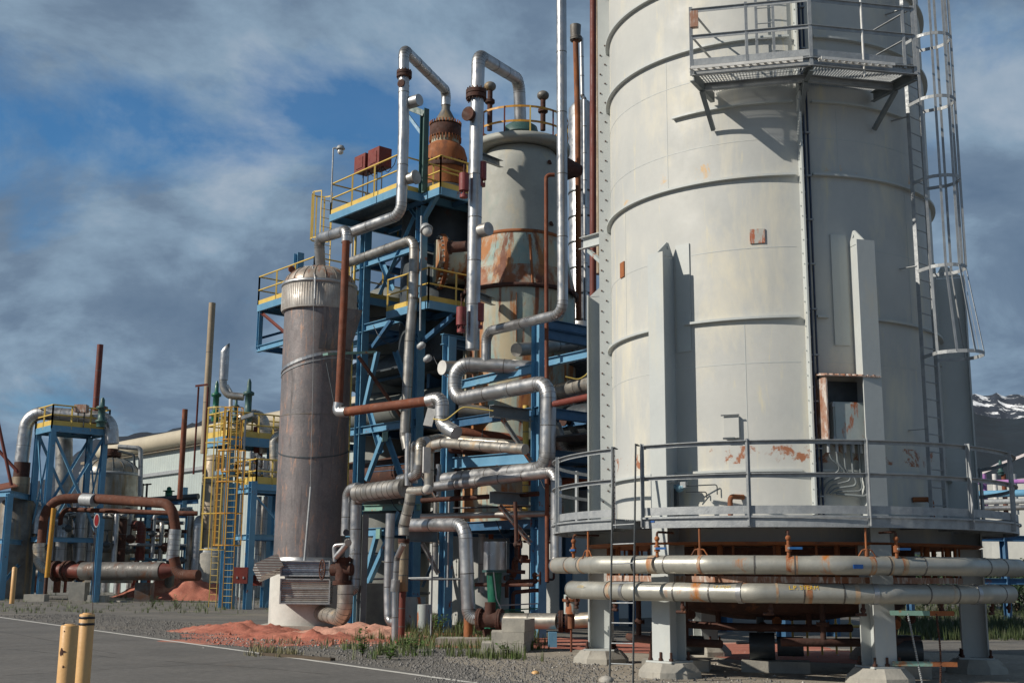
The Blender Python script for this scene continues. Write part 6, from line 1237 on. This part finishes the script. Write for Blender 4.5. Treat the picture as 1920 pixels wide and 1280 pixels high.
solo('post', MB().cyl(A(87, 1082, 74.2), drop(A(87, 1082, 74.2), 0), .12, seg=8), M['rustd'], 'short dark post under the yellow leaning pole', 'post')
for i, (x_, Y_) in enumerate(((70, 72), (186, 71))): q = drop(A(x_, 1100, Y_), 0); solo('concrete_block', MB().obox(q+Z*.2, Vector((.6 if i == 0 else .5, 0, 0)), Vector((0, .4, 0)), Z*.2), M['conc'], ('low concrete block under the silver elbow far left', 'low concrete block under the blue post')[i], 'concrete block')
q = H(22, 1131); solo('guard_post', MB().lathe(q, [(.13, 0), (.13, 1.9), (.08, 1.95)], 14), M['boll'], 'pale orange guard post at the far left road side', 'bollard')
solo('dropped_plank', MB().obox(H(203, 1128)+Z*.05, Vector((1.3, -.35, 0)), Vector((.05, .15, 0)), Z*.04), M['conc'], 'pale plank lying in the grass before the exchanger', 'plank')
solo('dropped_plank', MB().obox(H(555, 1233)+Z*.03, Vector((.85, -.75, 0)), Vector((.04, .06, 0)), Z*.03), M['bark'], 'weathered plank lying along the road edge by the red dirt', 'plank')
# tan column, cages, blue frame
TC = drop(A(397, 1000, 80), 0)
t = T('tan_column', 'tan clad column behind yellow ladder cages on a concrete drum', 'column', TC); zt1 = A(400, 1035, 79).z; zt2 = A(400, 852, 79).z
t.part('shell', MB().lathe(TC, [(.82, zt1), (.82, zt2-.3), (.6, zt2), (.2, zt2+.1)], 32), M['tan']); t.part('drum', MB().lathe(TC, [(1.1, 0), (1.1, zt1-.1), (1.0, zt1)], 32), M['conc']); t.part('skirt', MB().lathe(TC, [(1.0, zt1), (.95, zt1+.3), (.82, zt1+.32)], 24, cap=False), M['galv'])
for k in range(5): t.part('band', MB().lathe(TC, [(.82, 3+1.5*k), (.84, 3+1.5*k), (.84, 3.05+1.5*k), (.82, 3.05+1.5*k)], 32, cap=False), M['dome'])
def cage(lab, x, yb, yt, ycb, Y, m, w_=.23, rad=.40, cm=None, g='yellow ladder cages'):
    a_ = drop(A(x, yb, Y), max(0, A(x, yb, Y).z)); b_ = drop(a_, A(x, yt, Y).z); t = T('caged_ladder', lab, 'ladder', a_, g)
    ladder(t, a_, b_, Vector((w_, -.06, 0)), m, cage=Vector((-.25, -.97, 0)), first=max(.5, A(x, ycb, Y).z-a_.z), hs=1.45, rad=rad, rm='yel'); return t
cage('pale yellow caged ladder with flared foot in front of the tan column', 398, 1138, 766, 1030, 60.3, 'yel', .19, .68)
cage('deep yellow caged ladder standing on the ground beside the blue frame', 425, 1142, 845, 1022, 59.2, 'yel2', .24, .72)
cage('tall yellow ladder cage above the blue frame deck', 437, 905, 766, 885, 60, 'yel2', .24, .5)
Yf = 58.6; b0 = H(463, 1142); fu, fv = du(b0), dv(b0)
zf1 = A(463, 906, Yf).z; zf2 = A(450, 882, Yf).z
t = Frame('blue_frame', 'blue steel frame with two yellow railed decks left of the scorched column', 'steel frame', b0)
for (u_, v_) in ((fu, fv), (fu+1.7, fv), (fu, fv+2.3), (fu+1.7, fv+2.3)):
    t.b(W(u_, v_), W(u_, v_, zf2-.5), .32, .32, 'blue', 'i', 'column', V)
for z_ in (1.75, A(463, 1006, Yf).z, zf1-.3):
    t.b(W(fu, fv, z_), W(fu, fv+2.3, z_), .2, .26); t.b(W(fu, fv, z_), W(fu+1.7, fv, z_), .2, .26); t.b(W(fu+1.7, fv+2.3, z_), W(fu+1.7, fv, z_), .2, .26, 'shblue')
t.b(W(fu, fv, zf1-.5), W(fu, fv+2.3, A(463, 1006, Yf).z), .1, .1, 'blue', 'l', 'brace'); t.b(W(fu, fv+2.3, 1.6), W(fu, fv+1.0, .1), .1, .1, 'blue', 'l', 'brace')
t.deck(fu-.1, fu+2.0, fv+.1, fv+2.7, zf1, 'fnlb', rh=1.2, step=.8, toe=.35, bh=.3, tk=.04)
zu = A(427, 816, 60.5).z; cu_ = H(427, 816, zu); cv_ = H(528, 834, zu)
t.deck(du(cu_), du(cu_)+2.3, dv(cu_), dv(cu_)+max(2.6, dv(cv_)-dv(cu_)), zu, 'fnlb', rh=1.25, step=.8, toe=.3, bh=.45, tk=.04)
for v_ in (.3, 2.6): t.b(W(du(cu_)+.2, dv(cu_)+v_), W(du(cu_)+.2, dv(cu_)+v_, zu-.46), .3, .3, 'blue', 'i', 'column', V)
t.deck(fu+3.6, fu+5.2, fv+.6, fv+3.0, A(390, 880, 62).z, 'fl', rh=1.5, step=1.2, toe=.1, bh=.2, rm='roofr')
for x_ in (384, 366): q = A(x_, 835, 63); t.b(drop(q, q.z-1.5), drop(q, A(x_, 725, 63).z), .1, .1, 'redd', 'l', 'post')
t.b(A(366, 725, 63), A(390, 722, 63), .1, .1, 'redd', 'l')
for i, (x_, y_, lab) in enumerate(((452, 1078, 'left red box mounted low on the blue frame'), (478, 1082, 'right red box mounted low on the blue frame'))):
    q = A(x_, y_, Yf-.2+.9*i); t = T('control_box', lab, 'control box', drop(q, 0), 'red boxes on the blue frame'); t.part('body', MB().obox(q, Vector((.33, 0, 0)), Vector((0, .15, 0)), Z*.38), M['redp']); t.part('leg', MB().cyl(drop(q, 0), q-Z*.3, .04, seg=8), M['galv'])
    for k in (-1, 1): t.part('latch', MB().obox(q+Vector((.15*k, -.16, -.1)), Vector((.03, 0, 0)), Vector((0, .02, 0)), Z*.05), M['galv'])
pipe('big curled silver duct behind the blue frame', [A(530, 1030, 66), A(505, 1030, 66), A(492, 985, 66), A(510, 950, 66), A(535, 945, 66)], .7, 'dome', bend=1.2, seams=.5)
for i, (x_, y0, y1, r_) in enumerate(((480, 1075, 930, .11), (491, 1100, 930, .12), (513, 1110, 935, .10), (424, 1055, 960, .2))): q = A(x_, y0, 61.5); pipe('thin silver upright inside the blue frame, %s from left' % ('second', 'third', 'fourth', 'first')[i], [q, drop(q, A(x_, y1, 61.5).z)], r_, 'alu', name='upright', group='uprights inside the blue frame', seams=1.2 if r_ > .1 else 0)
pipe('silver elbow pipe poking over the deck rail left of the scorched column', [A(516, 905, 60), A(514, 822, 60), A(535, 812, 60)], .26, 'aluy', bend=.4, seams=.8)
pipe('stained silver arch pipe above the tan column', [A(440, 800, 64), A(462, 778, 64), A(492, 782, 64), A(498, 850, 64)], .36, 'aluy', bend=.7, seams=.4)
pipe('rust pipe rising through the upper yellow deck', [A(484, 900, 64), A(484, 800, 64)], .24, 'redd', name='rusty_pipe', seams=0)
pipe('thin white riser beside the green relief valve', [A(432, 800, 62), A(433, 735, 62), A(425, 722, 62)], .10, 'white', bend=.2, seams=0)
mb = MB()
for i in range(16): x_, y_ = 470+(i*13) % 38, 862+(i*7) % 40; q = A(x_, y_, 60.5); mb.cyl(q, q+Z*.45, .07+.02*(i % 3), seg=8); mb.cyl(q+Z*.3, q+Vector((.35, 0, .3)), .05, seg=6)
solo('manifold', mb, M['alu'], 'cluster of small shiny valves on the lower yellow deck', 'manifold')
q = A(457, 855, 59.5); t = T('yard_lamp', 'thin grey lamp post with boxy head by the yellow cages', 'lamp', A(455, 1138, 59.5)); t.part('pole', MB().cyl(drop(q, 0), drop(q, A(457, 782, 59.5).z), .05, seg=8), M['galv']); t.part('head', MB().obox(A(464, 780, 59.4), Vector((.28, 0, .10)), Vector((0, .14, 0)), Z*.09), M['galv'])
mb = MB()
for x_ in (268, 276): mb.bar(drop(A(x_, 935, 86), 0), A(x_, 906, 86), .12, .12)
mb.bar(A(262, 909, 86), A(284, 907, 86), .1, .1); solo('pipe_stanchion', mb, M['black'], 'small dark stanchion against the warehouse right of the domed tank', 'stanchion')
# ---------------------------------------------------------------- foreground bollards
def bollard(lab, x, ytop, Y, r, bands):
    q = drop(A(x, 1200, Y), 0); zt = A(x, ytop, Y).z; t = T('bollard', lab, 'bollard', q, 'pair of orange road bollards')
    t.part('post', MB().lathe(q, [(r, 0), (r, zt-.012), (r-.008, zt), (r-.02, zt)], 28), M['boll'])
    t.part('fill', MB().cyl(drop(q, zt-.01), drop(q, zt+.012), r-.02, r-.04, seg=24), M['boll'])
    if not bands:
        for (px, pz, sc_) in ((-.35, A(x, 1221, Y).z, 1.0), (-.05, A(x, 1248, Y).z, .35), (-.25, A(x, 1182, Y).z, .22)):
            ou = [(-.9, -.2), (-.5, .7), (-.1, .9), (.3, .35), (.9, .28), (1.3, .1), (.9, -.1), (.45, -.15), (.4, -.7), (.15, -.45), (-.25, -.8), (-.6, -.65)]
            mb = MB(); base = -math.pi/2+px; k = .035*sc_/r
            fr = [Vector((math.cos(base+u_*k)*(r+.0015), math.sin(base+u_*k)*(r+.0015), pz+v_*.05*sc_)) for u_, v_ in ou]; c0 = Vector((math.cos(base)*(r+.004), math.sin(base)*(r+.004), pz))
            mb.add([q+c0]+[q+p_ for p_ in fr], [(0, 1+i, 1+(i+1) % 12) for i in range(12)]); t.part('peeled_patch', mb, M['rustd'])
    for y_ in bands: z_ = A(x, y_, Y).z; t.part('band', MB().lathe(q, [(r, z_-.014), (r+.004, z_-.013), (r+.004, z_+.013), (r, z_+.014)], 28, cap=False), M['black'])
    return t, q
bollard('nearest orange bollard with peeling rust patch at the road side', 129, 1171, 12.4, .087, ())
tb_, qb_ = bollard('farther orange bollard with two black bands near its top', 160, 1150, 14.3, .086, (1157, 1169))
solo('wire_whip', MB().tube([A(173, 1168, 14.28), A(175, 1100, 14.28), A(177, 985, 14.28)], .004, 5, 0), M['rustd'], 'thin rusty wire standing up from the banded bollard', 'wire')
# ---------------------------------------------------------------- right background
t = T('far_shed', 'pale pink roofed shed beyond the walkway at the right edge', 'building', A(1890, 1000, 70)); p_ = [A(1838, 890, 66), A(1960, 838, 62), A(1990, 830, 80), A(1870, 872, 84)]
t.part('roof', MB().poly(p_, Z*.15), mat('pinkish_roof_sheet', (.62, .56, .56), (.5, .46, .47), .5, .1, 1, (), .1, 10)); t.part('wall', MB().poly([drop(p_[0], 1)+Vector((.6, .6, 0)), drop(p_[1], 1)+Vector((.6, .6, 0)), drop(p_[1], 1)+Vector((.6, 12, 0)), drop(p_[0], 1)+Vector((.6, 12, 0))], Z*(p_[0].z-1.3)), M['wall2'])
for i, (y_, r_, m_, lab) in enumerate(((925, .16, 'blue', 'light blue pipe seen through the railing at the right edge'), (940, .12, 'galv', 'grey pipe seen through the railing at the right edge'), (952, .12, 'alu', 'shiny pipe lowest behind the railing at the right edge'), (903, .1, 'purple', 'purple pipe seen through the railing at the right edge'))): pipe(lab, [A(1800, y_+2, 58), A(1990, y_-3, 52)], r_, m_, name='run_pipe', seams=0)
for i, x_ in enumerate((1848, 1868, 1885, 1905)): q = A(x_, 940, 57); pipe('small %s upright beyond the right railing' % ('purple', 'white', 'rusty', 'grey')[i], [drop(q, q.z-.6), drop(q, q.z+1.3)], .11, ('purple', 'white', 'rust', 'galv')[i], name='upright', seams=0)
relief('green valve seen over the right railing', 1877, 890, 862, 57, .14, 'teal')
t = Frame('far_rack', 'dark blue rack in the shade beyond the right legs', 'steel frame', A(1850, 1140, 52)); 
for x_ in (1700, 1800, 1880, 1960): colx(t, x_, 52, 3.6, 'shblue', .25)
for z_ in (1.6, 3.4): t.b(drop(A(1690, 1000, 52), z_), drop(A(1970, 1000, 52), z_), .2, .25, 'shblue')
# ================================================================ PLANTS
def tufts(n, area, h0, h1, name, m, lean=.35, blades=7, dens=None):
    mb = MB(); rs_ = random.Random(len(name)+n)
    for _ in range(n):
        q = area(rs_)
        if q is None: continue
        hh = rs_.uniform(h0, h1)
        for b_ in range(blades):
            a_ = rs_.uniform(0, 6.28); d = Vector((math.cos(a_), math.sin(a_), 0)); s_ = Vector((-d.y, d.x, 0))*rs_.uniform(.006, .012); h_ = hh*rs_.uniform(.5, 1.1); p0 = q+d*rs_.uniform(0, .12); l_ = rs_.uniform(.05, lean)*h_
            p1 = p0+Z*h_*.6+d*l_*.4; p2 = p0+Z*h_+d*l_; mb.add([p0-s_, p0+s_, p1+s_*.7, p1-s_*.7, p2], [(0, 1, 2, 3), (3, 2, 4)])
    o = mk(name, mb, m); o['kind'] = 'stuff'; o['label'] = name.replace('_', ' '); o['category'] = 'grass'; return o
def areapx(x0, y0, x1, y1, gap=.0):
    def f(rs_):
        x_, y_ = rs_.uniform(x0, x1), rs_.uniform(y0, y1); q = H(x_, y_)
        from mathutils import noise as mn
        if mn.noise(Vector((q.x*.7, q.y*.5, 3))) < gap: return None
        return q
    return f
def gr(n, a, h0, h1, m, name='grass', **k):
    o = tufts(n, a, h0, h1, name, M[m], **k); return o
g1 = gr(640, areapx(640, 1198, 1010, 1236, .0), .10, .38, 'grass'); g1['label'] = 'green roadside grass in front of the upright pipes'
g2 = gr(260, areapx(460, 1204, 720, 1232, .05), .08, .28, 'dry'); g2['label'] = 'thin dry grass growing over the low red dirt'
g3 = gr(700, areapx(0, 1122, 520, 1150, -.05), .10, .28, 'grass', blades=5); g3['label'] = 'sparse grass strip beyond the road on the left'
g4 = gr(500, areapx(760, 1160, 1010, 1198, -.2), .2, .55, 'grass'); g4['label'] = 'tall grass between the rack column and dropping pipe'
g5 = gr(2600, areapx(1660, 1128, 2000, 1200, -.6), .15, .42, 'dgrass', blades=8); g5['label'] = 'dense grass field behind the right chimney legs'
g6 = gr(200, areapx(0, 1098, 400, 1122, .0), .2, .6, 'grass', blades=9); g6['label'] = 'weeds around the exchanger feet'
g7 = gr(120, areapx(900, 1205, 1030, 1240, .0), .12, .4, 'grass'); g7['label'] = 'grass tufts at the foot of the concrete steps'
def weed(lab, q, h, n, spread, seed, name='weed'):
    rs_ = random.Random(seed); t = T(name, lab, 'plant', q, 'leafy weeds'); st = MB(); lf = MB()
    for i in range(n):
        a_ = rs_.uniform(0, 6.28); top = q+Vector((math.cos(a_)*spread*rs_.uniform(.1, 1), math.sin(a_)*spread*rs_.uniform(.1, 1), h*rs_.uniform(.55, 1))); st.cyl(q, top, .007, .003, seg=4)
        for k in range(14):
            f_ = .2+.8*k/13; c_ = q+(top-q)*f_; b_ = rs_.uniform(0, 6.28); d = Vector((math.cos(b_), math.sin(b_), rs_.uniform(-.2, .5))); s_ = d.cross(Z).normalized(); l_ = rs_.uniform(.06, .13); lf.add([c_, c_+d*l_*.5+s_*l_*.3, c_+d*l_, c_+d*l_*.5-s_*l_*.3], [(0, 1, 2, 3)])
    t.part('stem', st, M['bark']); t.part('leaves', lf, M['leaf'])
for i, (x_, y_, h_, n_, s_, lab) in enumerate(((680, 1232, .62, 9, .16, 'bushy green weed at the road edge below the silver uprights'), (823, 1190, .62, 14, .5, 'leafy weed clump by the left rack column'), (872, 1188, .45, 10, .5, 'leafy weed clump left of the dropping pipe'), (330, 1142, .7, 12, .5, 'leafy weed clump in front of the orange mound'), (285, 1138, .6, 8, .4, 'small leafy weed left of the orange mound'), (955, 1232, .35, 7, .3, 'small leafy weed at the left end of the concrete steps'), (775, 1222, .4, 10, .45, 'leafy weed clump in the roadside grass below the slim grey post'), (900, 1200, .4, 9, .4, 'leafy weed clump beside the flat concrete block'), (730, 1236, .3, 7, .3, 'low leafy weed between the road and the red upright'), (1795, 1126, .9, 26, 1.2, 'tall shrub seen between the right chimney legs'), (1740, 1126, .8, 22, 1.3, 'tall shrub left of the other one behind the right legs'))): weed(lab, H(x_, y_), h_, n_, s_, i)
def tree(lab, q, h, r, seed, g='trees beyond the right legs'):
    rs_ = random.Random(seed); t = T('bushy_tree', lab, 'tree', q, g); tr = MB().tube([q, q+Z*h*.4+Vector((.1, 0, 0)), q+Z*h*.85], .14, 8, .3); lf = MB()
    for i in range(11): a_ = rs_.uniform(0, 6.28); b0_ = q+Z*h*rs_.uniform(.3, .7); tr.cyl(b0_, b0_+Vector((math.cos(a_)*r*.6, math.sin(a_)*r*.6, h*.18)), .05, .02, seg=5)
    cl = [(q+Vector((rs_.gauss(0, r*.42), rs_.gauss(0, r*.42), h*rs_.uniform(.35, .95))), rs_.uniform(.35, .8)*r*.5) for _ in range(26)]
    for c_, cr in cl:
        for k in range(120):
            v_ = Vector((rs_.gauss(0, 1), rs_.gauss(0, 1), rs_.gauss(0, .8))).normalized()*cr*rs_.uniform(.6, 1.05); p_ = c_+v_; d = Vector((rs_.uniform(-1, 1), rs_.uniform(-1, 1), rs_.uniform(-.6, .6))).normalized(); s_ = d.orthogonal().normalized(); l_ = rs_.uniform(.10, .2)
            lf.add([p_, p_+d*l_*.5+s_*l_*.35, p_+d*l_, p_+d*l_*.5-s_*l_*.35], [(0, 1, 2, 3)])
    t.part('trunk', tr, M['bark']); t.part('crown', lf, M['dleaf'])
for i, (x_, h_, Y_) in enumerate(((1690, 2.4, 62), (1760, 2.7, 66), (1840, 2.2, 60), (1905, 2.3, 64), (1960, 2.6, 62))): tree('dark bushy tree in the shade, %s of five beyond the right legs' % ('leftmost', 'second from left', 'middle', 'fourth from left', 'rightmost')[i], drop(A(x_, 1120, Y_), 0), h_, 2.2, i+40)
# gravel stones
def stones(n, area, s0, s1, m, lab, seed):
    mb = MB(); rs_ = random.Random(seed)
    for _ in range(n):
        q = area(rs_)
        if q is None: continue
        s_ = rs_.uniform(s0, s1)*(.5+rs_.random()**3*1.3); vs_ = []
        for d in ((1, 0, -.1), (0, 1, -.1), (-1, 0, -.1), (0, -1, -.1), (0, 0, .8)): vs_.append(q+Vector(d)*s_*rs_.uniform(.6, 1.2)+Z*.004)
        mb.add(vs_, [(0, 1, 4), (1, 2, 4), (2, 3, 4), (3, 0, 4)])
    o = mk('gravel', mb, m); o['kind'] = 'stuff'; o['label'] = lab; o['category'] = 'gravel'
def roadside(a0, a1, o0, o1):
    def f(rs_): return rp0+rd*rs_.uniform(a0, a1)-rn_*rs_.uniform(o0, o1)
    return f
STM = mat('gravel_stone', (.22, .21, .20), (.09, .088, .085), .9, 0, 9, (), .3, 30)
STL = mat('pale_stone', (.45, .43, .39), (.30, .28, .25), .9, 0, 9, (), .3, 30)
stones(15000, roadside(-34, 6, .30, 4.5), .012, .034, STM, 'dark gravel along the road shoulder', 1)
stones(7000, areapx(780, 1228, 1120, 1290, -.4), .010, .028, STM, 'dark gravel right of the grass', 2)
stones(1500, areapx(900, 1215, 1900, 1300, -.5), .008, .028, STL, 'pale chips on the packed dirt by the chimney', 3)
stones(500, areapx(380, 1170, 760, 1215, -.3), .015, .06, STL, 'pale rubble bits on the low red dirt', 4)
stones(700, areapx(400, 1176, 760, 1212, -.3), .02, .07, REDM, 'red clods scattered round the foot of the scorched column', 6)
for i, (x_, y_, s_, lab) in enumerate(((1137, 1278, .12, 'pale boulder at the foot of the ground ladder'), (1004, 1263, .07, 'orange tinted stone on the gravel right of the steps'))):
    q = H(x_, y_); mb = MB(); mb.lathe(q, [(s_, 0), (s_*1.05, s_*.35), (s_*.7, s_*.7), (s_*.15, s_*.85)], 9); solo('stone', mb, STL if i == 0 else M['boll'], lab, 'stone')
